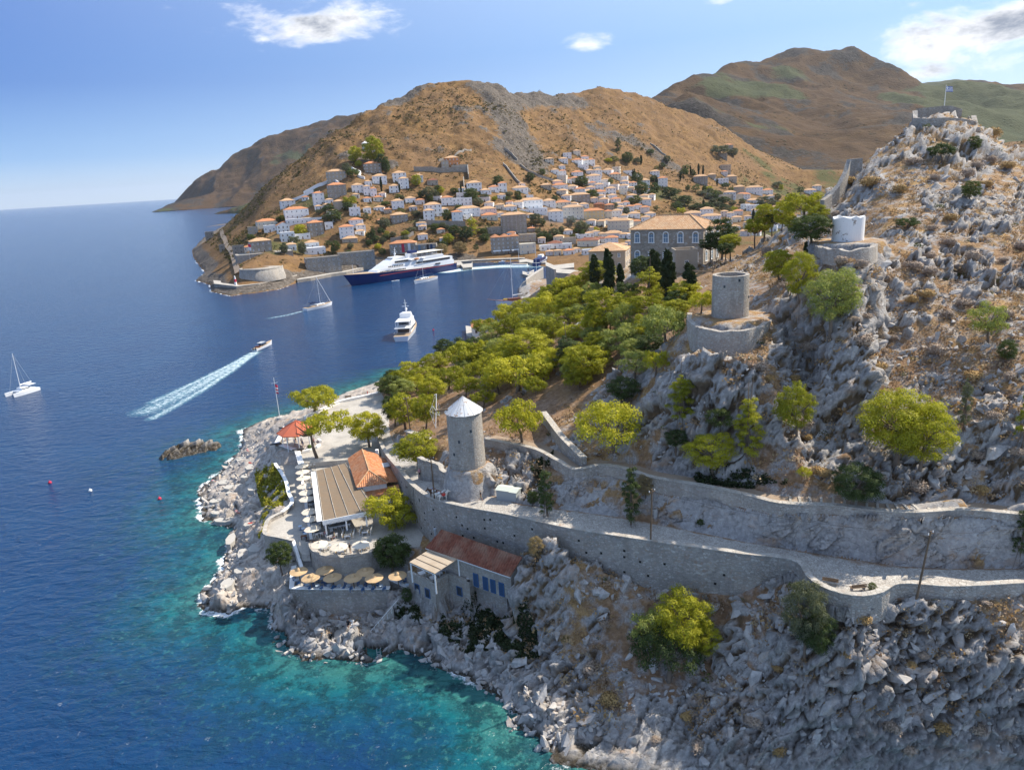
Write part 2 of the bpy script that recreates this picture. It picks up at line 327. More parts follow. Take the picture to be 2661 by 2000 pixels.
keep = np.exp(-(np.minimum(np.minimum(dist_line(near.X, near.Y, RO), dist_line(near.X, near.Y, HB)), dist_line(near.X, near.Y, PW))/2.)**2)
Z = Z*keep+sm*(1-keep)
for c_, r_, z_ in ((M1, 3.2, 22.), (M2, 5.6, 42.3), (M3, 5.6, 51.7), (atz(776, 1160, GZ), 4, GZ)):
    w_ = np.clip((r_+1.6-np.hypot(near.X-c_[0], near.Y-c_[1]))/1.6, 0, 1); Z = Z*(1-w_)+z_*w_; flat = np.maximum(flat, w_)
for P_, z_ in flats:
    m_ = in_poly(near.X, near.Y, P_)
    if z_ is not None: Z[m_] = z_-.14
    else: Z[m_] -= .14
    flat[m_] = 1
    flat = np.maximum(flat, np.clip(1-dist_line(near.X, near.Y, P_, True)/.5, 0, 1))
Z = np.where(inside, np.maximum(Z, -.3+.6*np.minimum(dsh/2, 1)), -np.minimum(.55*dsh, 7))
near.Z = Z
near0 = Z.copy()
# rock blocks: tilted, fractured limestone
P = np.stack([near.X, near.Y, Z], -1); N = normals(P)
slope = 1-N[..., 2]
nx = np.stack([near.X, near.Y, Z], -1).reshape(-1, 3)
big = fbm(nx/9., 4, 3).reshape(Z.shape); med = fbm(nx/3., 3, 9).reshape(Z.shape)
rockm = np.clip(.24+1.7*big+1.1*med+1.7*(slope-.24), 0, 1)
pine = in_poly(near.X, near.Y, [tuple(atz(x, y, z)[:2]) for x, y, z in [(1260,1130,22),(1400,1150,23),(1440,1110,24.5),(1560,1000,29),(1700,870,36),(1830,810,42),(1900,720,40),(1700,740,36),(1450,740,24),(1320,830,5),(1210,900,2),(1000,1010,9.5),(1010,1110,12),(1140,1180,20)]])
rockm = np.where(pine, np.clip(rockm-.62, 0, 1), rockm)
coast = np.clip(1-dsh/9, 0, 1)*inside
rockm = np.clip(rockm+coast, 0, 1)
leftsh = (near.X < -38) & (near.Y > 88)
rockm = np.clip(rockm+.07*np.clip((near.X-35)/15, 0, 1), 0, 1)
rockm = np.where(leftsh, np.maximum(rockm, .75), rockm)
rockm[(near.X > 60) & (near.Y < 80)] *= .8
vis = (Z > -3.5)
amp = np.where(near.Y < 200, 1., .6)
idx = np.nonzero(vis.ravel() & (rockm.ravel() > .02) & (flat.ravel() < 1))[0]
p = nx[idx]
# strata frame: slabs climbing to the upper right
sa = math.radians(38); ca, sn = math.cos(sa), math.sin(sa)
q = np.stack([(p[:, 0]*ca+p[:, 2]*sn)*.24, (-p[:, 0]*sn+p[:, 2]*ca)*.85, p[:, 1]*.42], 1)
q += .25*np.stack([vnoise(p/2.5, 31), vnoise(p/2.5, 37), vnoise(p/2.5, 41)], 1)
disp = np.zeros(len(p)); crack = np.zeros(len(p))
for sc_, a_, sd in ((.8, 1.0, 1), (1.9, .62, 5), (4.5, .26, 8)):
    d1, d2, ic, vv = worley(q*sc_, sd)
    rr = [_h(ic[:, 0], ic[:, 1], ic[:, 2], sd+70+k)-.5 for k in range(4)]
    e = np.clip((d2-d1)/.10, 0, 1)
    disp += a_*(1.1*rr[0]+1.5*(rr[1]*vv[:, 0]+rr[2]*vv[:, 1]+rr[3]*vv[:, 2])-.32*(1-e)**2)
    crack = np.maximum(crack, (1-e)*min(1, a_*1.3))
sv = (-p[:, 0]*sn+p[:, 2]*ca)/2.3+.5*vnoise(p/5., 51)+.15*p[:, 1]; saw = sv-np.floor(sv); disp = disp*(.55+.75*np.clip(.5+1.4*vnoise(p/11., 53), 0, 1))+.75*(saw**2.2-.35)*np.clip(.6+1.5*vnoise(p/13., 57), 0, 1)
disp += .9*fbm(p/7, 3, 77)
w = rockm.ravel()[idx]; w = np.clip((w-.18)/.3, 0, 1)
D = np.zeros(Z.size); Cr = np.zeros(Z.size)
D[idx] = w*(disp*1.2+.15)*amp.ravel()[idx]; Cr[idx] = crack*w
D = D.reshape(Z.shape); D += .1*med*(1-flat)*vis
lowshore = np.clip(dsh/2.5, .25, 1)
D *= np.where(leftsh, .6, 1.)
D *= (1-flat)*np.where(inside, lowshore, .7)
mill = np.clip((np.hypot(near.X-M1[0], near.Y-M1[1])-2.9)/.9, 0, 1)*np.clip((np.hypot(near.X-M2[0], near.Y-M2[1])-3.6)/1.5, 0, 1)
D *= mill
Nn = blurN = np.stack([blur(N[..., k], 8) for k in range(3)], -1); Nn /= np.linalg.norm(Nn, axis=-1, keepdims=True)
PP = P+Nn*D[..., None]
for P_ in (polyRoad, polyPath, polyR, polyL, polyS, polyG):
    m_ = in_poly(PP[..., 0], PP[..., 1], P_); PP[..., 2] = np.where(m_ & (PP[..., 2] > near0), near0, PP[..., 2])
near.Z = near0+D*Nn[..., 2]
rock_at = np.clip((rockm-.12)/.3, 0, 1)
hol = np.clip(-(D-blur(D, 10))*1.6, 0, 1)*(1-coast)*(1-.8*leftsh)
grassm = np.clip(.5+1.6*fbm(nx/14., 3, 55).reshape(Z.shape)+.35*(near.X > 45)+.3*(Z > 55)-.5*pine, 0, 1)
keepc = (PP[:-1, :-1, 2] > -4) | (PP[1:, 1:, 2] > -4)
wet = np.clip(1-(PP[..., 2]-.1)/.9, 0, 1)
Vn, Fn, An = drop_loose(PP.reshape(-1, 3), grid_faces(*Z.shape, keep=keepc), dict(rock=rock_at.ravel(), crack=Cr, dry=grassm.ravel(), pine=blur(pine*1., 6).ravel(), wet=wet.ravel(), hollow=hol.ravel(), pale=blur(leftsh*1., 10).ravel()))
def ground(x, y): return float(near.z(x, y))
def gz(x, y):
    return float(near.z(x, y)) if (y < 440 and abs(x/y-.17) < .8) else 0.

# ------------------------------------------------------------------ the town hill across the harbour
SHT = [(500,650),(502,665),(518,688),(529,701),(536,708),(511,729),(549,740),(549,757),(601,769),(627,765),(672,760),(726,751),(753,741),(775,733),(807,728),(834,722),(860,719),(963,696),(1080,690),(1185,684),(1230,683),(1362,679),(1386,687),(1400,690)]
SHTW = [tuple(atz(x, y, 0)[:2]) for x, y in SHT]
tipb = [tuple(atz(x, y, 0)[:2]) for x, y in [(540,612),(575,590),(610,582),(640,572)]]
SHORET = [tipb[3], tipb[2], tipb[1], tipb[0]]+SHTW+[(70, 430), (300, 440), (1500, 700), (1500, 2200), (-500, 2300), (-640, 1600)]
town_pts = [tuple(aty(*p)) for p in [(640,722,512),(690,728,512),(640,700,526),(720,692,530),(630,690,536),(655,650,592),(690,657,566),(725,652,575),(606,702,546),(612,665,620),(600,640,700),(585,612,820),(572,597,930),(545,655,740),(530,685,690),(562,700,606),(632,545,900),(640,600,740),(650,560,800),
 (700,620,620),(700,560,700),(700,500,800),(702,468,870),(800,690,565),(800,660,598),(800,610,640),(800,560,682),(800,510,730),(800,450,800),(785,405,872),(760,700,550),(760,660,586),(850,700,575),(850,664,597),(900,685,588),(900,650,612),(900,570,655),(900,480,722),(900,400,795),(850,350,890),(900,320,905),(950,290,920),(1010,270,940),(1040,240,960),(1080,213,980),(1150,207,1000),(1230,205,1010),(1290,233,1020),(1315,247,1050),(1360,240,1110),(1450,237,1140),(1530,232,1160),(1595,222,1190),(1680,250,1210),(1760,280,1230),(1860,320,1250),(1950,380,1240),(2030,440,1220),(2060,480,1190),
 (1000,672,612),(1000,645,626),(1000,600,652),(1000,540,692),(1000,480,737),(1000,400,805),(1000,330,868),(1080,660,612),(1080,630,636),(1100,570,668),(1100,500,722),(1100,440,772),(1100,380,822),(1100,300,893),(1150,250,950),(1200,660,612),(1200,630,630),(1200,600,652),(1200,540,692),(1200,480,742),(1200,400,812),(1200,320,884),(1200,250,950),(1300,648,622),(1300,600,660),(1300,540,705),(1300,480,758),(1300,420,818),(1300,340,895),(1310,280,960),(1400,645,620),(1400,600,662),(1400,540,735),(1400,480,805),(1400,420,875),(1400,340,970),(1400,290,1040),(1500,645,620),(1500,600,685),(1500,540,775),(1500,480,855),(1500,400,940),(1500,330,1020),(1600,600,695),(1600,540,795),(1600,480,885),(1600,420,960),(1600,340,1050),(1600,280,1120),(1700,595,720),(1700,540,815),(1700,490,925),(1700,430,1005),(1700,350,1095),(1850,540,875),(1850,480,1005),(1850,400,1110),(1950,540,915),(1950,480,1080),(1950,420,1170),(2050,540,950),(2200,540,1100),(1900,600,710)]]
town_pts += [tuple(p) for p in S([(1010,690,1.8),(1200,676,2),(1300,671,2),(1380,668,2.2),(900,704,2)])]
town_pts += [p+(0.,) for p in SHTW]+[p+(0.,) for p in tipb]
town_pts += [(70,430,1),(150,440,2),(300,440,2),(250,560,3),(400,600,8),(700,700,40),(1500,700,60),(1500,2200,60),(-640,1600,0),(-520,1150,0),(-330,1180,10),(-420,1250,0),(-150,1150,90),(0,1250,110),(150,1350,130),(300,1450,130),(450,1500,110),(600,1450,40),(800,1300,30),(1000,1100,80),(300,700,9),(-500,2300,0),(100,1600,70),(500,1800,60),(900,1900,60),(-200,1500,60)]
town = Field(np.geomspace(425, 1700, 430), np.linspace(-.50, .76, 470))
Z = tin(town_pts, [], town.X, town.Y); Z = np.nan_to_num(Z, nan=0.); Z = blur(Z, 14)
ins = in_poly(town.X, town.Y, SHORET); ds = dist_line(town.X, town.Y, SHORET, True)
Z = np.where(ins, np.maximum(Z, .6*np.minimum(ds/4, 1)), -np.minimum(.4*ds, 6))
town.Z = Z
nx = np.stack([town.X, town.Y, Z], -1).reshape(-1, 3)
hill = np.clip((Z-55)/40, 0, 1)
n1 = fbm(nx/60., 5, 21).reshape(Z.shape); n2 = fbm(nx/16., 4, 22).reshape(Z.shape); n3 = np.abs(fbm(nx/np.array([26., 26., 26.]), 4, 25)).reshape(Z.shape)
# crags: the cliff band below the summit, outcrops at the cape
def band(pts, w):
    q_ = [tuple(aty(*p)[:2]) for p in pts]; return np.exp(-(dist_line(town.X, town.Y, q_)/w)**2)
crag = np.clip(band([(1290,235,1000),(1310,270,960),(1350,310,900),(1362,345,860)], 26)+band([(1310,245,1030),(1400,242,1090),(1490,240,1120)], 22)+.8*band([(1012,265,940),(1050,240,955),(1085,215,975)], 14)+.7*band([(905,400,800),(1010,395,780)], 12)+.5*band([(1550,300,1030),(1650,320,1050),(1750,390,1020)], 18), 0, 1)
capeR = np.clip(1-ds/16, 0, 1)*ins*(town.X < -60)
crag = np.maximum(crag, np.maximum(capeR, band([(1150,620,590),(1230,640,585),(1180,600,600)], 14)*.9))
g_ = np.clip(.35*n2+.9*n1-.05, 0, 1)
town.Zd = Z+hill*(7*n1+4*n2-6*n3+1.5)*np.clip(ds/30, 0, 1)+crag*(5*np.abs(n2)-5*n3+1.2)*np.clip(.35+.65*hill, 0, 1)
town.Z = town.Zd
rk = np.clip(1.35*crag+np.clip(n2*1.6+n1*.6-.12, 0, 1)*.75*np.clip(hill+.25, 0, 1)+.4*capeR, 0, 1)
PP2 = np.stack([town.X, town.Y, town.Zd], -1)
vt = np.clip((95-Z)/60, 0, 1)*np.clip(ds/60, 0, 1)
kc = (PP2[:-1, :-1, 2] > -3)
Vt, Ft, At = drop_loose(PP2.reshape(-1, 3), grid_faces(*Z.shape, keep=kc), dict(rock=rk.ravel(), green=np.clip(vt*.5+.6*n1-.08, 0, 1).ravel(), cape=capeR.ravel()))
# ------------------------------------------------------------------ far mountains
far_pts = [tuple(aty(*p)) for p in [(1690,252,1900),(1750,232,2300),(1800,210,2400),(1850,192,2550),(1900,165,2700),(1960,150,2850),(2000,138,2900),(2050,130,2950),(2110,120,3000),(2160,122,3000),(2230,128,2950),(2300,152,2900),(2350,182,2800),(2420,215,2700),
 (1900,330,1750),(2000,300,2050),(2000,400,1550),(2100,330,1850),(2150,250,2350),(2200,380,1600),(2200,300,1950),(2300,330,1750),(2100,450,1400),(2000,490,1270),(2300,430,1450),(2450,300,2100),(2600,300,2200),(2661,360,2000),(1850,400,1500),(2500,440,1500),(2750,300,2200),(2000,220,2600),(1850,270,2200)]]
far_pts += [(p[0], p[1]+900, p[2]*.55) for p in [tuple(aty(*q)) for q in [(1690,252,1900),(1800,210,2400),(1900,165,2700),(2000,138,2900),(2110,120,3000),(2230,128,2950),(2350,182,2800),(2420,215,2700)]]]
far_pts += [(300,1200,20),(500,1150,25),(800,1150,30),(1200,1150,40),(2600,1200,60),(3600,3000,200),(3600,6000,0),(300,6000,0),(200,1600,20),(300,1500,40),(100,2500,0),(-300,1300,0)]
def ridge2(Lp, Yk): return [tuple(aty(x, y, Yk)) for x, y in Lp]
mtn = Field(np.geomspace(1180, 5200, 240), np.linspace(.12, .98, 320))
Z = blur(np.nan_to_num(tin(far_pts, [], mtn.X, mtn.Y), nan=0.), 12)
nx = np.stack([mtn.X, mtn.Y, Z], -1).reshape(-1, 3)
m1 = fbm(nx/420., 6, 61).reshape(Z.shape); m2 = np.abs(fbm(nx/300., 5, 66)).reshape(Z.shape)
hh = np.clip((Z-30)/150, 0, 1)
mtn.Z = Z+hh*(38*m1-75*m2+16)
mtn.Z -= 60*np.clip((1330-mtn.Y)/120, 0, 1)*(mtn.X/mtn.Y < .62)
Am = dict(rock=np.clip(.25+1.2*m1+1.2*fbm(nx/60., 3, 71).reshape(Z.shape), 0, 1).ravel(), green=np.clip(1.8*fbm(nx/260., 4, 81).reshape(Z.shape)+.9*np.clip((mtn.X/mtn.Y-.50)/.12, 0, 1)+.08, 0, 1).ravel())
Vm, Fm = np.stack([mtn.X, mtn.Y, mtn.Z], -1).reshape(-1, 3), grid_faces(*Z.shape)
# second ridge, far right, and the long cape on the left
rd_pts = ridge2([(2380,215),(2480,200),(2560,212),(2661,232),(2800,240)], 4700)+ridge2([(2380,330),(2480,330),(2560,340),(2661,360),(2800,380)], 3700)+[(p[0], p[1]+900, 60) for p in ridge2([(2380,215),(2480,200),(2661,232),(2800,240)], 4700)]
rdg = Field(np.geomspace(3600, 6000, 90), np.linspace(.45, .98, 200))
Zr = blur(np.nan_to_num(tin(rd_pts, [], rdg.X, rdg.Y), nan=0.), 5); nx = np.stack([rdg.X, rdg.Y, Zr], -1).reshape(-1, 3)
rdg.Z = Zr+30*fbm(nx/300., 5, 91).reshape(Zr.shape)*np.clip(Zr/80, 0, 1)
Vr, Fr = np.stack([rdg.X, rdg.Y, rdg.Z], -1).reshape(-1, 3), grid_faces(*Zr.shape)
cp_pts = [tuple(atz(440, 541, 0))]+[(3850*u_, 3850+120*math.sin(u_*60), 0) for u_ in np.linspace(-.46, .02, 14)]
cp_pts += ridge2([(462,524),(480,500),(500,478),(530,455),(562,430),(600,400),(640,378),(680,357),(720,344),(760,335),(850,313),(950,292),(1000,281),(1080,262),(1200,250)], 4700)
cp_pts += ridge2([(560,500),(620,480),(700,440),(760,420),(820,400),(900,380),(1000,370)], 4300)
cp_pts += [(p[0], p[1]+900, 0) for p in ridge2([(455,528),(530,455),(680,357),(850,313),(1000,281),(1200,250)], 4700)]+[(-1300,3300,-5),(-100,3300,-5),(200,3600,-5)]
cape = Field(np.geomspace(3500, 5700, 170), np.linspace(-.52, .02, 300))
Zc = blur(np.nan_to_num(tin(cp_pts, [], cape.X, cape.Y), nan=-3.), 3); nx = np.stack([cape.X, cape.Y, Zc], -1).reshape(-1, 3)
c1 = fbm(nx/330., 6, 95).reshape(Zc.shape); c2 = np.abs(fbm(nx/260., 5, 97)).reshape(Zc.shape)
cape.Z = Zc+np.clip(Zc/90, 0, 1)*(35*c1-70*c2+16)-np.where(Zc < 1, 4, 0)
Ac = dict(rock=np.clip(.3+1.4*c1+np.clip((120-Zc)/200, 0, .5)+.8*fbm(nx/60., 3, 99).reshape(Zc.shape), 0, 1).ravel(), green=np.clip(1.7*fbm(nx/220., 4, 101).reshape(Zc.shape)-.1, 0, 1).ravel())
Vc, Fc_, Ac = drop_loose(np.stack([cape.X, cape.Y, cape.Z], -1).reshape(-1, 3), grid_faces(*Zc.shape, keep=cape.Z[:-1, :-1] > -2), Ac)
# ------------------------------------------------------------------ materials of the setting
def m_ground(t, b):
    p = pos(t); rk = t.attr('rock'); ck = t.attr('crack'); dry = t.attr('dry'); pn = t.attr('pine'); wt = t.attr('wet')
    n1 = t.noise(p, .35, 6, .6); n2 = t.noise(p, 1.7, 6, .65); n3 = t.noise(p, 7, 5, .7)
    st = t.noise(t.mapping(p, (.12, .3, .9), (0, math.radians(-38), 0)), 1.4, 5, .65)
    lime = t.ramp(n2, [(.25, (.21, .195, .18)), (.5, (.37, .345, .32)), (.75, (.56, .53, .49))])
    lime = t.mix(t.rng(n3, .3, .75, 0, .55), lime, (.27, .27, .28))
    lime = t.mix(t.math('MULTIPLY', t.attr('pale'), .75), lime, t.ramp(n2, [(.3, (.36, .30, .25)), (.55, (.56, .49, .42)), (.8, (.66, .60, .53))]))
    ochre = t.math('MULTIPLY', t.rng(t.noise(p, .22, 5, .65), .52, .70), t.rng(st, .42, .62))
    lime = t.mix(t.math('MULTIPLY', ochre, .8), lime, (.44, .27, .15))
    pw_ = t.vmath('ADD', p, t.vmath('MULTIPLY', t.noise(p, .7, 4, .65, 0, '3D', 1), (1.3,)*3)); vc = t.voro(t.mapping(pw_, (.4, .8, 1.15), (.2, math.radians(-38), .3)), .9, 'DISTANCE_TO_EDGE')
    brk = t.rng(t.noise(p, .9, 4, .6), .45, .6)
    lime = t.mix(t.math('MULTIPLY', brk, t.rng(vc, 0, .03, .55, 0)), lime, (.09, .08, .07))
    lime = t.mix(t.math('MULTIPLY', ck, .5), lime, (.085, .075, .065))
    soil = t.ramp(n2, [(.3, (.15, .085, .045)), (.55, (.27, .165, .095)), (.8, (.40, .28, .175))])
    dead = t.ramp(t.noise(p, 3.2, 5, .7), [(.35, (.20, .125, .055)), (.55, (.40, .25, .10)), (.75, (.52, .38, .20))])
    soil = t.mix(t.math('MULTIPLY', dry, t.rng(n1, .35, .6)), soil, dead)
    scree = t.new('ShaderNodeSeparateColor'); t.put(scree.inputs[0], t.voro(p, 5.5, 'F1', 'Color')); scree = scree.outputs[0]; scv = t.math('MULTIPLY', t.rng(t.noise(p, .5, 4, .6), .45, .62), t.rng(pn, 0, 1, .85, .15))
    soil = t.mix(scv, soil, t.mix(.5, (.36, .34, .33), t.mix(scree, (.10, .09, .085), (.5, .48, .45))))
    f = t.rng(t.math('ADD', rk, t.math('MULTIPLY', t.math('SUBTRACT', n3, .5), .8)), .38, .55)
    c = t.mix(f, soil, lime)
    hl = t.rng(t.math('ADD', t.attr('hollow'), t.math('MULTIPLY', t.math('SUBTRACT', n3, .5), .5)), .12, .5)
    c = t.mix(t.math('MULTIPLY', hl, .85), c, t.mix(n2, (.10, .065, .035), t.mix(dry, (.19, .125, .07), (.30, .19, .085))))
    wm = t.math('MULTIPLY', t.rng(wt, .15, .8), t.rng(n2, .25, .5))
    c = t.mix(wm, c, (.045, .035, .022))
    t.put(b.inputs['Base Color'], c)
    t.put(b.inputs['Roughness'], t.mix(wm, (.92,)*3, (.45,)*3))
    h = t.math('ADD', t.math('MULTIPLY', n3, .5), t.math('ADD', t.math('MULTIPLY', n2, .9), t.math('MULTIPLY', brk, t.rng(vc, 0, .06, -.5, 0))))
    t.put(b.inputs['Normal'], t.bump(h, .75, .22))
M_ground = material('limestone_and_soil', m_ground, spec=.2)
def m_hill(sc, lo, hi, dim=1):
    def fn(t, b):
        p = pos(t); rk = t.attr('rock'); gr = t.attr('green')
        n1 = t.noise(p, .02*sc, 6, .6); n2 = t.noise(p, .09*sc, 6, .68); n3 = t.noise(p, .4*sc, 5, .7)
        g = t.ramp(n2, [(.28, (.10, .06, .028)), (.46, (.20, .115, .048)), (.62, (.31, .185, .075)), (.8, (.39, .27, .14))])
        g = t.mix(t.rng(n1, .35, .65, 0, .7), g, (.25, .155, .085))
        sp = t.voro(p, .22*sc, 'F1'); sz = t.noise(p, .03*sc, 3, .5)
        scrub = t.math('MULTIPLY', t.rng(sp, .16, .26, 1, 0), t.rng(sz, .38, .56))
        g = t.mix(t.math('MULTIPLY', scrub, .85), g, (.075, .07, .028))
        sp2 = t.voro(p, .5*sc, 'F1')
        g = t.mix(t.math('MULTIPLY', t.rng(sp2, .15, .24, 1, 0), t.rng(n1, .3, .6, .6, .25)), g, (.13, .085, .04))
        lime = t.ramp(n3, [(.3, (.06, .05, .042)), (.5, (.14, .12, .10)), (.72, (.27, .24, .205))])
        f = t.rng(t.math('ADD', rk, t.math('MULTIPLY', t.math('SUBTRACT', n3, .5), 1.3)), .42, .62)
        c = t.mix(f, g, lime)
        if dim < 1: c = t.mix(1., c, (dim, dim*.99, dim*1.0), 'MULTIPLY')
        c = t.mix(t.math('MULTIPLY', t.rng(t.math('ADD', gr, t.math('MULTIPLY', t.math('SUBTRACT', n2, .5), .9)), .42, .6), .9), c, t.mix(n3, lo, hi))
        t.put(b.inputs['Base Color'], c); b.inputs['Roughness'].default_value = .95
        h = t.math('ADD', t.math('MULTIPLY', n3, .6), t.math('ADD', n2, t.math('MULTIPLY', scrub, .4)))
        t.put(b.inputs['Normal'], t.bump(h, .9, 1.6/sc))
    return fn
M_hill = material('dry_hillside', m_hill(1., (.05, .055, .02), (.10, .105, .04), .78), spec=.1)
M_mtn = material('far_mountainside', m_hill(.25, (.035, .045, .02), (.08, .09, .04), .3), spec=.1)  # dim darkens the base colour to stand in for cloud shade
def m_sea(t, b):
    p = pos(t); d = t.attr('depth'); fo = t.attr('foam'); wk = t.attr('wake')
    n1 = t.noise(p, .035, 5, .6); n2 = t.noise(p, .11, 4, .55)
    dd = t.math('ADD', d, t.math('MULTIPLY', t.math('SUBTRACT', n1, .5), 17))
    c = t.ramp(t.rng(dd, 0, 21), [(0, (.035, .15, .13)), (.2, (.008, .115, .125)), (.42, (.005, .062, .11)), (.72, (.005, .034, .10)), (1, (.004, .031, .098))])
    c = t.mix(t.math('MULTIPLY', t.rng(n2, .52, .66), t.rng(d, 2, 30, .75, 0)), c, (.006, .035, .055))
    c = t.mix(t.rng(n1, .35, .65, 0, .3), c, (.008, .06, .15))
    sb_ = t.noise(p, .32, 6, .7); sb2 = t.noise(p, .9, 5, .7)
    near_ = t.rng(dd, 2, 26, 1, 0)
    c = t.mix(t.math('MULTIPLY', near_, t.rng(sb_, .46, .56, 0, .8)), c, (.006, .035, .045))
    c = t.mix(t.math('MULTIPLY', near_, t.rng(sb2, .55, .66, 0, .45)), c, (.07, .24, .21))  # pale flecks: caustic-like light painted into the shallow water colour
    st = t.noise(t.mapping(p, (.35, .9, 1), (0, 0, .35)), .9, 6, .72); fn_ = t.noise(p, 1.6, 6, .75)
    fo = t.math('MULTIPLY', fo, t.rng(t.noise(p, .16, 3, .6), .38, .62, .35, 1.25))
    fm = t.rng(t.math('ADD', fo, t.math('MULTIPLY', t.math('SUBTRACT', fn_, .5), 1.5)), .55, .8)
    wm = t.rng(t.math('ADD', wk, t.math('MULTIPLY', t.math('SUBTRACT', t.noise(p, .7, 7, .8), .5), 2.2)), .25, 1.0)
    f = t.math('MAXIMUM', fm, wm)
    c = t.mix(t.math('MULTIPLY', t.rng(wk, .05, .6), .55), c, (.12, .36, .40))
    t.put(b.inputs['Base Color'], t.mix(f, c, (.82, .86, .88)))
    t.put(b.inputs['Roughness'], t.mix(f, (.12,)*3, (.8,)*3)); b.inputs['IOR'].default_value = 1.333; b.inputs['Specular IOR Level'].default_value = .32
    w1 = t.noise(t.mapping(p, (.22, .42, 1), (0, 0, .5)), 1., 3, .5, .6); w2 = t.noise(t.mapping(p, (.5, 1.0, 1), (0, 0, .25)), 1.3, 4, .6, .4)
    w3 = t.noise(p, 3.2, 3, .6)
    h = t.math('ADD', t.math('MULTIPLY', w1, 1.3), t.math('ADD', t.math('MULTIPLY', w2, .55), t.math('MULTIPLY', w3, .16)))
    t.put(b.inputs['Normal'], t.bump(h, .85, .75))
M_sea = material('sea_water', m_sea)
# ------------------------------------------------------------------ build the ground
def struct(o): o['kind'] = 'structure'; return o
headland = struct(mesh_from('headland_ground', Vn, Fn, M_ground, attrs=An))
struct(mesh_from('town_hill', Vt, Ft, M_hill, attrs=At, smooth=True))
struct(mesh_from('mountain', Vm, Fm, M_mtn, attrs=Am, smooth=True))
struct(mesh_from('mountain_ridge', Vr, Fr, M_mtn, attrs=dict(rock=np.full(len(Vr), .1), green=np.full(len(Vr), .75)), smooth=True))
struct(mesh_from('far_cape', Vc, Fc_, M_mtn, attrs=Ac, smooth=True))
for x0, x1, yb, hgt, nm in ((595, 660, 574, 11, 'small_headland'), (560, 668, 556, 16, 'small_headland')):
    a = atz(x0, yb, 0); b_ = atz(x1, yb-4, 0); k = 60; m = 24
    t_ = np.linspace(0, 1.25, k)[None, :]; s_ = np.linspace(-1, 1, m)[:, None]; wid = np.linalg.norm(b_-a)*.55
    cx = a[0]+(b_[0]-a[0])*t_+0*s_; cyy = a[1]+(b_[1]-a[1])*t_+s_*wid*(.25+.75*t_)+wid*.8*t_
    sc_ = math.dist(a, (0, 0, HZ))/F
    zz = hgt*sc_*(1-s_**2)**.7*np.minimum(t_*1.6, 1)**.7
    Vv = np.stack([cx, cyy, zz], -1).reshape(-1, 3); nn = fbm(Vv/(20*sc_+4), 4, 5)
    Vv[:, 2] = Vv[:, 2]*(1+.6*nn)-1
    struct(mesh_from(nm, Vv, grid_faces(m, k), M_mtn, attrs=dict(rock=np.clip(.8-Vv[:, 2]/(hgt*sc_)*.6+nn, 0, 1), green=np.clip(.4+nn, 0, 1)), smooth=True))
# sea
sy = np.concatenate([np.geomspace(38, 700, 440), np.geomspace(700, 30000, 90)[1:]]); su = np.linspace(-1.05, 1.05, 320)
sx = su[None, :]*sy[:, None]; syy = np.repeat(sy[:, None], len(su), 1)
dn = dist_line(sx, syy, SHW); dt = dist_line(sx, syy, SHTW+tipb[::-1][:0])
depth_at = np.minimum(np.where(syy < 260, dn, dn+25*np.clip((syy-220)/60, 0, 1)), 22+dt*.9)
rx, ry = atz(500, 1172, 0)[:2]
depth_at = np.minimum(depth_at, 8+.6*np.hypot(sx-rx, syy-ry))
# bottom right bay stays turquoise far out, the open water to the left turns deep
depth_at = np.clip(depth_at-2*np.clip((150-syy)/60, 0, 1), 0, 80)
ins = in_poly(sx, syy, SHORE) | in_poly(sx, syy, SHORET)
dleft = np.where(syy < 215, dn, 1e3)
foam = np.clip(1-np.minimum(dleft/2.6, dt/3.5), 0, 1)*(.75+.25*(sx < -40))
wake = np.zeros_like(sx)
def wake_line(L, w0, w1, s=1.):
    P_ = [atz(x, y, 0)[:2] for x, y in L]; n = len(P_)
    acc = [0]; 
    for k in range(n-1): acc.append(acc[-1]+np.linalg.norm(P_[k+1]-P_[k]))
    out = np.zeros_like(sx)
    for k in range(n-1):
        a, b_ = P_[k], P_[k+1]; v = b_-a; L2 = v@v
        tt = np.clip(((sx-a[0])*v[0]+(syy-a[1])*v[1])/L2, 0, 1)
        d = np.hypot(sx-a[0]-tt*v[0], syy-a[1]-tt*v[1]); q_ = (acc[k]+tt*math.sqrt(L2))/acc[-1]
        out = np.maximum(out, np.clip(1.15-d/(w0+(w1-w0)*q_), 0, 1)*(1-.35*q_)*s)
    return out
wake = np.maximum(wake, wake_line([(668,915),(600,955),(520,1000),(440,1040),(380,1068)], 2.0, 6.5, .62))
for o_ in (-1, 1): wake = np.maximum(wake, wake_line([(664,914+o_*3),(600,956+o_*9),(520,1002+o_*15),(440,1044+o_*19),(395,1066+o_*21)], 1.2, 2.6, .7))
wake = np.maximum(wake, wake_line([(795,806),(750,818),(705,826)], 1.5, 3, .6))
wake = np.maximum(wake, wake_line([(1165,706),(1220,698),(1300,692),(1395,690)], 9, 15, .9))
Vs = np.stack([sx, syy, np.zeros_like(sx)], -1).reshape(-1, 3)
sea = struct(mesh_from('sea', Vs, grid_faces(len(sy), len(su)), M_sea, attrs=dict(depth=depth_at.ravel(), foam=foam.ravel(), wake=wake.ravel()), smooth=True))
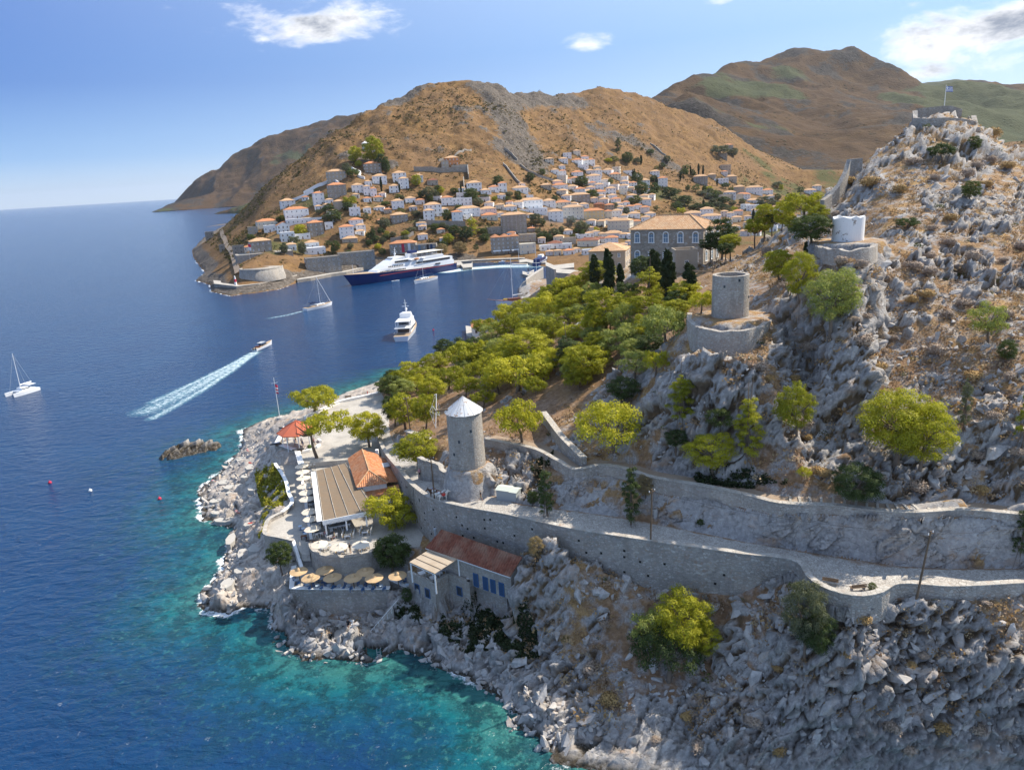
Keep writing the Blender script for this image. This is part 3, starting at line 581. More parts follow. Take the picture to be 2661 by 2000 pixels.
# ------------------------------------------------------------------ building helpers
class MB:
    """collects shapes into one mesh; each face keeps a material index"""
    def __init__(s): s.v = []; s.f = []; s.m = []; s.sm = []
    def add(s, V, Fc, mi=0, smooth=False):
        k = len(s.v); s.v += [tuple(map(float, v)) for v in V]
        s.f += [tuple(k+i for i in f) for f in Fc]; s.m += [mi]*len(Fc); s.sm += [smooth]*len(Fc); return s
    def box(s, c, d, rz=0, mi=0, M=None, taper=1.):
        x, y, z = d[0]/2, d[1]/2, d[2]/2
        V = [(-x, -y, -z), (x, -y, -z), (x, y, -z), (-x, y, -z), (-x*taper, -y*taper, z), (x*taper, -y*taper, z), (x*taper, y*taper, z), (-x*taper, y*taper, z)]
        cz, sz = math.cos(rz), math.sin(rz)
        V = [(c[0]+a*cz-b*sz, c[1]+a*sz+b*cz, c[2]+e) for a, b, e in V]
        return s.add(V, [(0, 3, 2, 1), (4, 5, 6, 7), (0, 1, 5, 4), (1, 2, 6, 5), (2, 3, 7, 6), (3, 0, 4, 7)], mi)
    def prism(s, P, z0, z1, mi=0, mtop=None):
        """upright prism over a plan outline; z0 and z1 may be lists"""
        A = sum(P[i][0]*P[(i+1) % len(P)][1]-P[(i+1) % len(P)][0]*P[i][1] for i in range(len(P)))
        n = len(P); z0 = z0 if isinstance(z0, (list, tuple)) else [z0]*n; z1 = z1 if isinstance(z1, (list, tuple)) else [z1]*n
        if A < 0: P = P[::-1]; z0 = z0[::-1]; z1 = z1[::-1]
        V = [(p[0], p[1], z) for p, z in zip(P, z0)]+[(p[0], p[1], z) for p, z in zip(P, z1)]
        s.add(V, [(i, (i+1) % n, n+(i+1) % n, n+i) for i in range(n)]+[tuple(range(n-1, -1, -1))], mi)
        return s.add([V[n+i] for i in range(n)], [tuple(range(n))], mi if mtop is None else mtop)
    def cyl(s, a, b, r0_, r1_=None, n=12, mi=0, cap=True, smooth=True):
        r1_ = r0_ if r1_ is None else r1_; a = Vector(a); b = Vector(b); d = (b-a).normalized()
        u = d.orthogonal().normalized(); w_ = d.cross(u)
        V = []
        for c, r in ((a, r0_), (b, r1_)):
            for i in range(n):
                an = 2*math.pi*i/n; V.append(c+u*(r*math.cos(an))+w_*(r*math.sin(an)))
        s.add(V, [(i, (i+1) % n, n+(i+1) % n, n+i) for i in range(n)], mi, smooth)
        if cap: s.add(V, [tuple(range(n-1, -1, -1)), tuple(range(n, 2*n))], mi)
        return s
    def tube(s, P, R_, n=6, mi=0):
        for i in range(len(P)-1):
            r = R_ if not isinstance(R_, (list, tuple)) else R_[i]; r2 = R_ if not isinstance(R_, (list, tuple)) else R_[i+1]
            s.cyl(P[i], P[i+1], r, r2, n, mi, cap=(i in (0, len(P)-2)))
        return s
    def lathe(s, prof, n=24, c=(0, 0, 0), mi=0, smooth=True, a0=0, a1=2*math.pi):
        full = abs(a1-a0-2*math.pi) < 1e-6; k = n if full else n+1
        V = [(c[0]+r*math.cos(a0+(a1-a0)*i/n), c[1]+r*math.sin(a0+(a1-a0)*i/n), c[2]+z) for r, z in prof for i in range(k)]
        Fc = [(j*k+i, j*k+(i+1) % k, (j+1)*k+(i+1) % k, (j+1)*k+i) for j in range(len(prof)-1) for i in range(n if full else n)]
        return s.add(V, Fc, mi, smooth)
    def quad(s, a, b, c, d, mi=0): return s.add([a, b, c, d], [(0, 1, 2, 3)], mi)
    def ball(s, c, r, mi=0, n=8, m=6, sq=(1, 1, 1)):
        V = [(c[0], c[1], c[2]-r*sq[2])]+[(c[0]+r*sq[0]*math.sin(math.pi*j/m)*math.cos(2*math.pi*i/n), c[1]+r*sq[1]*math.sin(math.pi*j/m)*math.sin(2*math.pi*i/n), c[2]-r*sq[2]*math.cos(math.pi*j/m)) for j in range(1, m) for i in range(n)]+[(c[0], c[1], c[2]+r*sq[2])]
        Fc = [(0, 1+(i+1) % n, 1+i) for i in range(n)]+[(1+j*n+i, 1+j*n+(i+1) % n, 1+(j+1)*n+(i+1) % n, 1+(j+1)*n+i) for j in range(m-2) for i in range(n)]
        L = len(V)-1; Fc += [(L, 1+(m-2)*n+i, 1+(m-2)*n+(i+1) % n) for i in range(n)]
        return s.add(V, Fc, mi, True)
    def ribs(s, poly, eave0, eave1, pitch=.24, hgt=.07, mi=0, thick=.0):
        """a tiled roof plane over a planar convex polygon: raised rolls running up the slope"""
        a = np.array(eave0, float); b = np.array(eave1, float); P = np.array(poly, float)
        ex = (b-a)/np.linalg.norm(b-a); nrm = np.cross(P[1]-P[0], P[2]-P[0]); nrm /= np.linalg.norm(nrm)
        if nrm[2] < 0: nrm = -nrm
        ey = np.cross(nrm, ex)
        if ey[2] < 0: ey = -ey
        uv = np.stack([(P-a)@ex, (P-a)@ey], 1); lo, hi = uv[:, 0].min(), uv[:, 0].max()
        def span(x):
            ts = []
            for i in range(len(uv)):
                p, q = uv[i], uv[(i+1) % len(uv)]
                if (p[0] <= x <= q[0]) or (q[0] <= x <= p[0]):
                    if abs(q[0]-p[0]) < 1e-9: ts += [p[1], q[1]]
                    else: ts.append(p[1]+(q[1]-p[1])*(x-p[0])/(q[0]-p[0]))
            return (min(ts), max(ts)) if ts else (0, 0)
        n = max(2, int(round((hi-lo)/pitch)))*4; V = []; Fc = []
        for i in range(n+1):
            x = min(max(lo+(hi-lo)*i/n, lo+1e-4), hi-1e-4); t0, t1 = span(x); h = hgt*(0, .75, 1, .75)[i % 4]+.01
            for t_ in (t0-.05*(i % 4 > 0), t1): V.append(a+ex*x+ey*t_+nrm*h)
        for i in range(n): Fc.append((2*i, 2*i+2, 2*i+3, 2*i+1))
        return s.add(V, Fc, mi)
    def xf(s, M):
        s.v = [tuple(M @ Vector(v)) for v in s.v]; return s
    def data(s, name, mats):
        me = bpy.data.meshes.new(name); me.from_pydata(s.v, [], s.f)
        for m in (mats if isinstance(mats, (list, tuple)) else [mats]): me.materials.append(m)
        me.polygons.foreach_set('material_index', s.m); me.polygons.foreach_set('use_smooth', s.sm); me.update(); return me
    def build(s, name, mats, parent=None, loc=None, rz=0):
        return obj(name, s.data(name, mats), parent, loc, rz)
def obj(name, me, parent=None, loc=None, rz=0, scale=None):
    o = bpy.data.objects.new(name, me); C.objects.link(o)
    if parent: o.parent = parent
    if loc is not None: o.location = loc
    if rz: o.rotation_euler[2] = rz
    if scale: o.scale = scale
    return o
def tag(o, label, cat, group=None):
    o['label'] = label; o['category'] = cat
    if group: o['group'] = group
    return o
def thing(name, label, cat, loc=(0, 0, 0), rz=0, group=None):
    return tag(obj(name, None, None, loc, rz), label, cat, group)
def dup(o, loc=None, rz=None, label=None, scale=None, group=None):
    def cp(s, par):
        c = s.copy(); C.objects.link(c)
        if par: c.parent = par
        for ch in s.children: cp(ch, c)
        return c
    c = cp(o, None)
    if loc is not None: c.location = loc
    if rz is not None: c.rotation_euler[2] = rz
    if label: c['label'] = label
    if scale: c.scale = scale
    if group: c['group'] = group
    return c
# ------------------------------------------------------------------ materials of buildings and objects
def m_masonry(size, a, b_, mortar, hgt=.05, coords=pos):
    def fn(t, b):
        p = t.vmath('ADD', coords(t), t.vmath('MULTIPLY', t.noise(coords(t), 1.2, 3, .6, 0, '3D', 1), (.12,)*3))
        q = t.mapping(p, (1/size, 1/size, 1.45/size))
        e = t.voro(q, 1, 'DISTANCE_TO_EDGE'); cc = t.voro(q, 1, 'F1', 'Color')
        sx_ = t.new('ShaderNodeSeparateColor'); t.put(sx_.inputs[0], cc); n1 = t.noise(p, .35, 5, .65); n2 = t.noise(p, 9, 4, .65)
        c = t.ramp(sx_.outputs[0], [(0, a), (.55, tuple((x+y)/2 for x, y in zip(a, b_))), (.85, b_), (1, (.52, .50, .47))])
        c = t.mix(t.rng(sx_.outputs[1], .8, 1, 0, .5), c, (.33, .20, .12))
        c = t.mix(t.rng(n1, .4, .7, 0, .45), c, mortar)
        c = t.mix(t.rng(n2, .3, .7, .25, 0), c, (.1, .09, .08))
        stn = t.noise(t.mapping(p, (1, 1, .22)), .55, 5, .7); c = t.mix(t.rng(stn, .48, .7, 0, .5), c, (.13, .115, .10)); c = t.mix(t.rng(t.noise(p, .16, 4, .6), .5, .66, 0, .35), c, (.5, .42, .33))
        j = t.rng(e, .01, .09, 1, 0)
        c = t.mix(j, c, t.mix(t.rng(n1, .3, .7), mortar, tuple(x*.42 for x in mortar)))
        t.put(b.inputs['Base Color'], c)
        h = t.math('ADD', t.rng(e, 0, .16, 0, 1, True), t.math('MULTIPLY', n2, .35))
        t.put(b.inputs['Normal'], t.bump(h, .9, hgt))
    return fn
M_stone = material('rubble_masonry', m_masonry(.42, (.29, .275, .255), (.45, .43, .40), (.40, .365, .32)), rough=.92, spec=.2)
M_stone2 = material('pale_rubble_masonry', m_masonry(.36, (.36, .33, .30), (.52, .485, .44), (.47, .425, .37)), rough=.92, spec=.2)
M_stonebig = material('coursed_masonry', m_masonry(.75, (.30, .265, .225), (.42, .38, .33), (.40, .355, .295), .03), rough=.92, spec=.2)
M_cap = material('coping_stone', m_masonry(.55, (.40, .375, .34), (.56, .53, .48), (.48, .44, .38), .03), rough=.9, spec=.2)
def m_cobble(t, b):
    p = pos(t); n = t.noise(p, .4, 5, .6); q = t.mapping(p, (1, 1, .2))
    e = t.voro(q, 3.2, 'DISTANCE_TO_EDGE'); cc = t.voro(q, 3.2, 'F1', 'Color')
    sc_ = t.new('ShaderNodeSeparateColor'); t.put(sc_.inputs[0], cc)
    c = t.mix(.4, t.ramp(n, [(.3, (.38, .35, .315)), (.7, (.52, .49, .45))]), t.mix(sc_.outputs[0], (.22, .2, .18), (.6, .57, .52)))
    c = t.mix(t.rng(e, .01, .07, .75, 0), c, (.17, .14, .11))
    t.put(b.inputs['Base Color'], c); t.put(b.inputs['Normal'], t.bump(t.rng(e, 0, .12), .7, .04))
M_cobble = material('cobbles', m_cobble, rough=.9, spec=.2)
def m_pave(t, b):
    p = pos(t); n = t.noise(p, .3, 6, .65); n2 = t.noise(p, 4, 5, .7)
    e = t.voro(t.mapping(p, (1, 1, .1)), 1.7, 'DISTANCE_TO_EDGE')
    c = t.ramp(t.math('ADD', t.math('MULTIPLY', n, .7), t.math('MULTIPLY', n2, .3)), [(.3, (.27, .25, .225)), (.5, (.40, .375, .34)), (.7, (.50, .47, .42))])
    c = t.mix(t.rng(e, 0, .04, .5, 0), c, (.2, .17, .14)); t.put(b.inputs['Base Color'], c)
    t.put(b.inputs['Normal'], t.bump(t.math('ADD', n2, t.rng(e, 0, .05)), .4, .02))
M_pave = material('stone_paving', m_pave, rough=.9, spec=.2)
def m_white(t, b):
    p = pos(t); n = t.noise(p, .5, 6, .65); n2 = t.noise(t.mapping(p, (1.5, 1.5, .25)), 1.2, 4, .65)
    c = t.ramp(n, [(.3, (.76, .75, .73)), (.6, (.84, .835, .825))]); c = t.mix(t.rng(n2, .55, .78, 0, .35), c, (.52, .48, .42))
    t.put(b.inputs['Base Color'], c); t.put(b.inputs['Normal'], t.bump(t.noise(p, 5, 3), .25, .03))
M_white = material('whitewash', m_white, rough=.85, spec=.2)
def m_plaster(a, b2):
    def fn(t, b):
        p = pos(t); n = t.noise(p, .4, 6, .65); n2 = t.noise(p, 2.5, 5, .7)
        t.put(b.inputs['Base Color'], t.mix(t.rng(n2, .3, .7, .3, 0), t.mix(t.rng(n, .3, .7), a, b2), tuple(x*.7 for x in a)))
    return fn
M_cream = material('cream_plaster', m_plaster((.66, .60, .48), (.72, .67, .57)), rough=.9)
M_yellow = material('yellow_plaster', m_plaster((.60, .47, .26), (.66, .54, .33)), rough=.9)
M_orange = material('orange_plaster', m_plaster((.46, .20, .085), (.52, .25, .12)), rough=.9)
M_conc = material('concrete', m_plaster((.38, .36, .33), (.47, .45, .41)), rough=.9)
def m_tile(a, b2, rowscale=1.):
    def fn(t, b):
        p = pos(t); n = t.noise(p, .45, 5, .65); cc = t.voro(p, 2.6, 'F1', 'Color'); sx_ = t.new('ShaderNodeSeparateColor'); t.put(sx_.inputs[0], cc)
        c = t.mix(t.rng(sx_.outputs[0], .1, .9), a, b2); c = t.mix(t.rng(n, .45, .75, 0, .55), c, (.36, .27, .19))
        c = t.mix(t.rng(t.noise(p, 3, 4, .7), .55, .75, 0, .4), c, tuple(x*.45 for x in a))
        t.put(b.inputs['Base Color'], c)
    return fn
M_tile = material('terracotta_tiles', m_tile((.42, .155, .065), (.54, .25, .125)), rough=.85, spec=.2)
M_tilepale = material('weathered_tiles', m_tile((.44, .24, .12), (.56, .38, .23)), rough=.88, spec=.2)
M_tiledark = material('dark_red_tiles', m_tile((.17, .058, .036), (.24, .09, .055)), rough=.85, spec=.2)
M_whitepaint = material('white_paint', None, (.78, .78, .77), .5)
M_timber = material('weathered_timber', m_plaster((.12, .08, .05), (.18, .125, .08)), rough=.8)
M_dark = material('dark_metal', None, (.04, .04, .045), .5)
M_grey = material('galvanised_metal', m_plaster((.38, .40, .42), (.46, .48, .49)), rough=.5)
M_glass = material('window_pane', None, (.035, .045, .06), .12, .6)
M_bluepaint = material('blue_paint', None, (.045, .12, .27), .5)
M_bluepane = material('blue_shutter', None, (.03, .07, .15), .5)
M_redroof = material('red_roof_felt', m_plaster((.46, .12, .065), (.52, .15, .085)), rough=.8)
# ------------------------------------------------------------------ roads, walls and terraces of the headland
def smooth_line(P, n):
    P = np.asarray(P, float); k = len(P); d = np.r_[0, np.cumsum(np.linalg.norm(np.diff(P[:, :2], axis=0), axis=1))]
    T = np.linspace(0, d[-1], n); out = np.zeros((n, P.shape[1]))
    m = np.gradient(P, d, axis=0)
    i = np.clip(np.searchsorted(d, T, 'right')-1, 0, k-2); h = (d[i+1]-d[i]); t = ((T-d[i])/h)[:, None]; h = h[:, None]
    return (2*t**3-3*t**2+1)*P[i]+(t**3-2*t**2+t)*h*m[i]+(-2*t**3+3*t**2)*P[i+1]+(t**3-t**2)*h*m[i+1]
def strip(name, A, B, nac, mat, kind='structure', dz=0., bumpy=.0, attrs=True):
    A = np.asarray(A); B = np.asarray(B); f = np.linspace(0, 1, nac)[None, :, None]
    V = A[:, None, :]*(1-f)+B[:, None, :]*f; V[..., 2] += dz
    n = V.shape[0]; sh = V.reshape(-1, 3).copy()
    if bumpy: sh[:, 2] += bumpy*fbm(sh/1.7, 3, 4)
    fr = np.repeat(np.linspace(0, 1, nac)[None, :], n, 0).ravel()
    o = mesh_from(name, sh, grid_faces(n, nac)[:, ::-1], mat, attrs=dict(across=fr), smooth=True)
    if np.mean([p.normal.z for p in o.data.polygons]) < 0: o.data.flip_normals()
    if kind: o['kind'] = kind
    return o
def m_road(t, b):
    m_cobble(t, b); src = b.inputs['Base Color'].links[0].from_socket
    a = t.attr('across'); p = pos(t); n = t.noise(p, .8, 4, .6)
    x = t.math('ADD', a, t.math('MULTIPLY', t.math('SUBTRACT', n, .5), .35))
    e = t.math('MAXIMUM', t.rng(x, .06, .14, 1, 0), t.rng(x, .9, .98, 0, 1))
    t.put(b.inputs['Base Color'], t.mix(e, src, t.mix(n, (.20, .12, .07), (.33, .22, .14))))
M_road = material('cobbled_road', m_road, rough=.9, spec=.2)
M_path = material('dirt_path', m_plaster((.27, .19, .13), (.36, .29, .22)), rough=.95)
NR = 150
ro = smooth_line(RO, NR); ri = smooth_line(RI, NR); rob = smooth_line(np.c_[RO[:, :2], ROB[:, 2]], NR)
strip('road', ro, ri, 9, M_road, dz=.03, bumpy=.03)
def wall(name, line, bottom, thick, label, mat=M_stone, cap=M_cap, capw=.12, caph=.1, cat='stone wall', batter=.0, group=None, side=0.):
    """a standing wall along a line; line z is its top, bottom z its foot; side shifts it to the right hand of the line"""
    L = np.array(line, float); n = len(L);
    if name in ('mill_podium_wall', 'stump_podium_wall', 'fort_wall') and n > 20: L[:, 2] += .16*vnoise(L*.8, 3)+.12*vnoise(L*3., 4)
    bo = np.full(n, bottom) if np.isscalar(bottom) else np.asarray(bottom)
    O = offset(L, side+thick/2); I = offset(L, side-thick/2); Ob = offset(L, side+thick/2+batter)
    V = [tuple(p) for p in O]+[tuple(p) for p in I]+[(p[0], p[1], z) for p, z in zip(Ob, bo)]+[(p[0], p[1], z) for p, z in zip(I, bo)]
    mb = MB(); Fc = []
    for i in range(n-1):
        Fc += [(i, i+1, n+i+1, n+i), (2*n+i, 2*n+i+1, i+1, i), (n+i, n+i+1, 3*n+i+1, 3*n+i)]
    Fc += [(2*n, 0, n, 3*n), (n-1, 3*n-1, 4*n-1, 2*n-1)]
    mb.add(V, Fc); o = mb.build(name, mat); tag(o, label, cat, group)
    if cap:
        c = MB(); O2 = offset(L, side+thick/2+capw); I2 = offset(L, side-thick/2-capw); rr = random.Random(n)
        z0 = L[:, 2]-.01; z1 = L[:, 2]+caph
        V = [(p[0], p[1], z) for p, z in zip(O2, z0)]+[(p[0], p[1], z) for p, z in zip(I2, z0)]+[(p[0], p[1], z) for p, z in zip(O2, z1)]+[(p[0], p[1], z) for p, z in zip(I2, z1)]
        Fc = []
        for i in range(n-1): Fc += [(2*n+i, 2*n+i+1, 3*n+i+1, 3*n+i), (i, i+1, 2*n+i+1, 2*n+i), (3*n+i, 3*n+i+1, n+i+1, n+i), (n+i, n+i+1, i+1, i)]
        Fc += [(0, 2*n, 3*n, n), (n-1, 2*n-1, 4*n-1, 3*n-1)]
        c.add(V, Fc); c.build('coping', cap, o)
    return o
top = ro.copy(); top[:, 2] += .5
rw = wall('retaining_wall', top[14:], rob[14:, 2]-1.6, .55, 'long tall rubble retaining wall carrying the cobbled coast road', batter=.25, cat='retaining wall', side=.05)
# near-black boxes painted as the shaded inside of square drain holes
hole = MB(); hole.box((0, 0, 0), (.3, .12, .3)); hme = hole.data('weep_hole', material('painted_hole_dark', None, (.015, .014, .013), .95))
rr = random.Random(3); of = offset(top, .42)
for i in range(44, NR-38, 3):
    hgt = top[i, 2]-rob[i, 2]; tz = math.atan2(top[i+1, 1]-top[i, 1], top[i+1, 0]-top[i, 0])
    for k in range(int(hgt/1.6)):
        j = min(NR-2, i+rr.randint(-2, 2)); z = top[j, 2]-1.3-k*1.55-rr.uniform(0, .7)
        if z < rob[j, 2]+.4 or rr.random() < .3: continue
        bt = .25*(top[j, 2]-z)/(top[j, 2]-rob[j, 2]+1.6)
        q_ = offset(top, .30+bt)[j]
        obj('weep_hole', hme, rw, (q_[0], q_[1], z), tz)
mb = MB(); q_ = offset(top, .5)[58]; mb.cyl((q_[0]+.2, q_[1]-.1, top[58, 2]-.2), (q_[0]+.22, q_[1]-.22, rob[58, 2]), .06, n=6); mb.build('drain_pipe', M_dark, rw)
pw = smooth_line(PW, 70); pwb = smooth_line(np.c_[PW[:, :2], PWB[:, 2]], 70)
wall('parapet_wall', pw, pwb[:, 2]-1.2, .55, 'long low stone wall edging the upper footpath above the coast road', mat=M_stone2, batter=.1, cat='stone wall')
strip('footpath', offset(pw, -.2)-np.array([0, 0, .3]), offset(pw, -2.7)-np.array([0, 0, .3]), 6, M_path, bumpy=.05)
na, nt = 520, 46; lo_ = smooth_line(offset(RI, .02)[8:], na); lo_[:, 2] -= .3; hi_ = smooth_line(np.c_[offset(PW, .28)[3:, :2], PWB[3:, 2]], na); hi_[:, 2] += .1
tt_ = np.linspace(0, 1, nt)[None, :, None]; G_ = lo_[:, None, :]*(1-tt_)+hi_[:, None, :]*tt_; nb_ = np.cross(np.gradient(G_, axis=0), np.gradient(G_, axis=1)); nb_ /= np.linalg.norm(nb_, axis=2, keepdims=True)+1e-9
if nb_[..., 1].mean() > 0: nb_ = -nb_
pb_ = G_.reshape(-1, 3); qb_ = np.stack([(pb_[:, 0]*ca+pb_[:, 2]*sn)*.35, (-pb_[:, 0]*sn+pb_[:, 2]*ca)*.8, pb_[:, 1]*.4], 1)+.2*np.stack([vnoise(pb_/2, k) for k in (3, 5, 7)], 1); db_ = np.zeros(len(pb_)); cb_ = np.zeros(len(pb_))
for sc_, a_ in ((.8, .8), (1.8, .45), (4.2, .2)):
    d1, d2, ic, vv = worley(qb_*sc_, 3); rr_ = [_h(ic[:, 0], ic[:, 1], ic[:, 2], 70+k)-.5 for k in range(4)]; e_ = np.clip((d2-d1)/.1, 0, 1); db_ += a_*(1.1*rr_[0]+1.5*(rr_[1]*vv[:, 0]+rr_[2]*vv[:, 1]+rr_[3]*vv[:, 2])-.3*(1-e_)**2); cb_ = np.maximum(cb_, (1-e_)*min(1, a_*1.5))
edge_ = (np.minimum(1, np.minimum(tt_*4, (1-tt_)*6))*np.ones((na, 1, 1))).reshape(-1, 1); ob_ = mesh_from('roadside_cliff', pb_+nb_.reshape(-1, 3)*(db_[:, None]*.9+.05)*edge_, grid_faces(na, nt), M_ground, attrs=dict(rock=np.clip(.9+.9*fbm(pb_/5, 3, 8)-.25, 0, 1), crack=cb_, dry=np.full(len(pb_), .7), pine=np.zeros(len(pb_)), wet=np.zeros(len(pb_)), hollow=np.clip(-db_*1.2, 0, 1), pale=np.full(len(pb_), .25))); struct(ob_)
st = thing('footpath_steps', 'shallow stone steps on the right part of the upper footpath', 'steps')
ps = MB(); ps.box((0, 0, 0), (.3, 2.3, .16)); pme = ps.data('step', M_cap)
for i in range(44, 60):
    a = pw[i]; tz = math.atan2(pw[i+1, 1]-a[1], pw[i+1, 0]-a[0]); c_ = offset(pw, -1.45)[i]; obj('step', pme, st, (c_[0], c_[1], a[2]-.3+.05), tz)
def PL(L, z): return np.array([atz(x, y, z) for x, y in L])
def PZ(L): return np.array([atz(x, y, z) for x, y, z in L])
wall('stone_wall', smooth_line(PZ([(1412,1070,25.9),(1432,1096,25.6),(1462,1135,25.2),(1492,1165,24.9),(1518,1190,24.6)]), 12), 22.8, .8, 'thick stone wall climbing beside the path above the coast road bend')
wall('stone_wall', PZ([(1453,890,30.6),(1485,858,32.6),(1516,829,34.4)]), [28, 29.5, 31], .7, 'long buttress wall among the pines below the mansion', mat=M_stone2)
wall('stone_wall', PZ([(1470,905,29.8),(1500,890,30.8),(1545,882,32),(1570,895,32.2)]), 27.5, .6, 'curved grey stone wall in shade under the pines', cap=None)
wall('stone_wall', PZ([(1432,905,28),(1428,950,26.6),(1424,985,25.6),(1430,1010,25.2)]), 22.5, .7, 'brick coloured narrow wall standing upright among pine trunks', cap=None)
wall('mill_podium_wall', smooth_line(PL([(1088,1188),(1108,1196),(1143,1207),(1150,1222),(1172,1234),(1200,1241),(1230,1240),(1254,1233),(1268,1222)], 19.5), 40), 15.6, .6, 'rounded stone podium wall below the roofed windmill beside the road', mat=M_stone, cat='retaining wall', batter=.25)
wall('stone_wall', PL([(1056,1118),(1080,1126),(1108,1136),(1140,1146)], 17.4), 14.5, .5, 'low wall with pale top beside the pole left of the windmill', capw=.4)
# floors
def floor(name, P, z, mat, th=1.2):
    mb = MB(); mb.prism([tuple(p[:2]) for p in P], z-th, z, 0); o = mb.build(name, mat); o['kind'] = 'structure'; return o
floor('plaza', polyG, GZ, M_pave); floor('restaurant_terrace', polyR, RTZ, M_pave); floor('lower_terrace', polyL, LT, M_pave); floor('beach_bar_terrace', polyS, ST, M_pave)
arc = smooth_line(PL([(779,1209),(786,1250),(795,1310),(803,1365),(810,1406)], RTZ+.35), 8)
wall('low_wall', arc, LT-.6, .4, 'white topped low wall behind the row of cream umbrellas', mat=M_white, cap=M_white, capw=.05)
arc = smooth_line(PL([(808,1404),(812,1424),(830,1437),(854,1443),(880,1446),(905,1445),(932,1441),(958,1434),(990,1420),(1012,1410)], RTZ+.4), 30)
wall('terrace_wall', arc, ST-1.6, .55, 'curved stone wall holding up the restaurant terrace over the straw parasols', mat=M_stone2, cat='retaining wall', batter=.1)
w_ = wall('terrace_wall', np.r_[PL([(764,1470),(760,1500)], ST+.3), smooth_line(PL([(758,1527),(840,1528),(930,1528),(1013,1527)], ST+.3), 14)], 1.6, .55, 'straight stone wall under the terrace of straw parasols', cat='retaining wall', cap=M_white, batter=.2)
wall('terrace_wall', PL([(1013,1504),(1062,1526),(1066,1500)], ST+.35), 2.5, .4, 'short stepped wall beside the stone house below the single straw parasol', cat='retaining wall', cap=M_white)
wall('low_wall', smooth_line(PL([(714,1203),(730,1226),(743,1250),(750,1280),(757,1310),(733,1330)], LT+.8), 18), LT-3, .45, 'white coped curving wall beside the green shrub slope', mat=M_stone2, cap=M_white)
wall('low_wall', smooth_line(PL([(733,1330),(700,1347),(690,1368),(690,1387),(722,1394),(762,1403)], LT+.75), 18), LT-3.4, .45, 'stone wall around the pointed end of the lower terrace', mat=M_stone2)
wall('stair_wall', PZ([(762,1403,LT+.7),(774,1440,LT-.6),(784,1472,ST+.6)]), 4., .5, 'pale sloping wall beside the stair down to the straw parasols', mat=M_white, cap=None)
b_ = wall('bastion_wall', np.r_[PL([(742,1108),(738,1116),(719,1152)], GZ+.7), PL([(772,1170),(783,1206)], GZ+.7)], [5, 5, 4.5, LT-1, LT-1], .9, 'stone bastion wall under the red roofed pavilion', mat=M_stone, cat='bastion wall', cap=M_white)
wall('sea_wall', smooth_line(PL([(792,1082),(822,1068),(845,1058),(881,1042),(935,1030),(990,1018)], GZ+.6), 20), 3, .5, 'low white wall along the sea edge of the paved plaza', mat=M_white, cap=M_white)
# stairs
def stairs(name, a, b, width, n, label, mat=M_conc, base=1.0, cat='stairs'):
    a = np.array(a); b = np.array(b); o = thing(name, label, cat); me = None
    d = b-a; L = math.hypot(d[0], d[1]); rz = math.atan2(d[1], d[0])
    mb = MB(); mb.box((0, 0, -base/2), (L/n*1.02, width, base)); me = mb.data('step', mat)
    for i in range(n):
        f = (i+.5)/n; q_ = a+d*f; obj('step', me, o, (q_[0], q_[1], q_[2]-.004*i), rz)
    return o
s1 = stairs('beach_stairs', atz(1020, 1574, 4.6), atz(966, 1642, 1.1), 1.2, 20, 'narrow sunlit stairs going down to the round bathing platform', M_cap, 1.6)
mb = MB(); a = atz(1036, 1555, 5.6); b_ = atz(1016, 1578, 5.3); e_ = atz(962, 1640, 2.1); mb.tube([a, b_, e_], .035)
for f in np.linspace(0, 1, 6): q_ = np.array(b_)*(1-f)+np.array(e_)*f; mb.cyl(q_, (q_[0], q_[1], q_[2]-1), .03, n=5)
mb.build('handrail', M_whitepaint, s1)
stairs('shore_stairs', atz(712, 1132, 7.0), atz(652, 1178, 3.4), 1.5, 22, 'long straight stairs across the rocks below the pavilion', M_conc, 1.5)
stairs('shore_stairs', atz(620, 1188, 3.0), atz(581, 1231, .5), 1.5, 14, 'lower flight of shore stairs ending at the turquoise water', M_conc, 1.5)
stairs('terrace_stairs', atz(786, 1408, LT+.02), atz(799, 1470, ST+.1), 2.0, 12, 'stairs with dark wooden tables linking both terraces', M_pave, 1.2)
stairs('shore_stairs', atz(715, 1163, 6.6), atz(690, 1190, 5.2), 2.2, 6, 'broad grey steps at the foot of the bastion', M_conc, 1.4)
# concrete slabs where bathers lie on the left rocks
slabs = [(628,1192,26,15,.3,2.7,'square landing'),(585,1255,34,18,.2,1.7,'pale slab at the water edge near the lower stairs'),(560,1300,26,14,.5,1.2,''),(596,1268,24,14,.1,2.4,''),(640,1240,26,14,.6,3.9,''),(620,1262,22,12,.4,3.3,''),(655,1212,30,20,.2,4.9,''),(602,1283,24,13,.3,2.4,''),(648,1258,20,11,.5,4,''),(660,1275,28,16,.2,4.4,''),(565,1330,30,14,.1,1.0,''),(585,1350,58,16,-.12,.75,'long concrete jetty'),(645,1362,24,14,.4,3.6,''),(668,1424,40,26,.2,4.6,'fan shaped sun deck'),(600,1400,22,34,.2,1.9,''),(590,1515,34,26,.1,3.2,''),(622,1482,26,16,.6,4,''),(633,1440,30,30,.3,2.6,'')]
sl_lab = ['landing slab between the two flights of shore stairs','pale bathing slab at the water edge by the lower stairs','small bathing slab on the outermost left rock ledge','grey slab just right of the pale water edge slab','slab tucked under the broad grey bastion steps','small slab in the middle of the stepped sun decks','large grey deck at the foot of the bastion','slab sunk among pale boulders above the outermost ledge','small deck at the left edge of the green shrubs','deck touching the lower left of the green shrubs','dark slab behind the long jetty','long concrete jetty with wave foam at its tip','slab above the inner end of the jetty','rounded sun deck below the pointed terrace wall','upright narrow slab over the foam of the inlet','flat slab on top of the lowest left cliff','slab between the lowest cliff and the olive bush','slab on the edge over the turquoise bay']
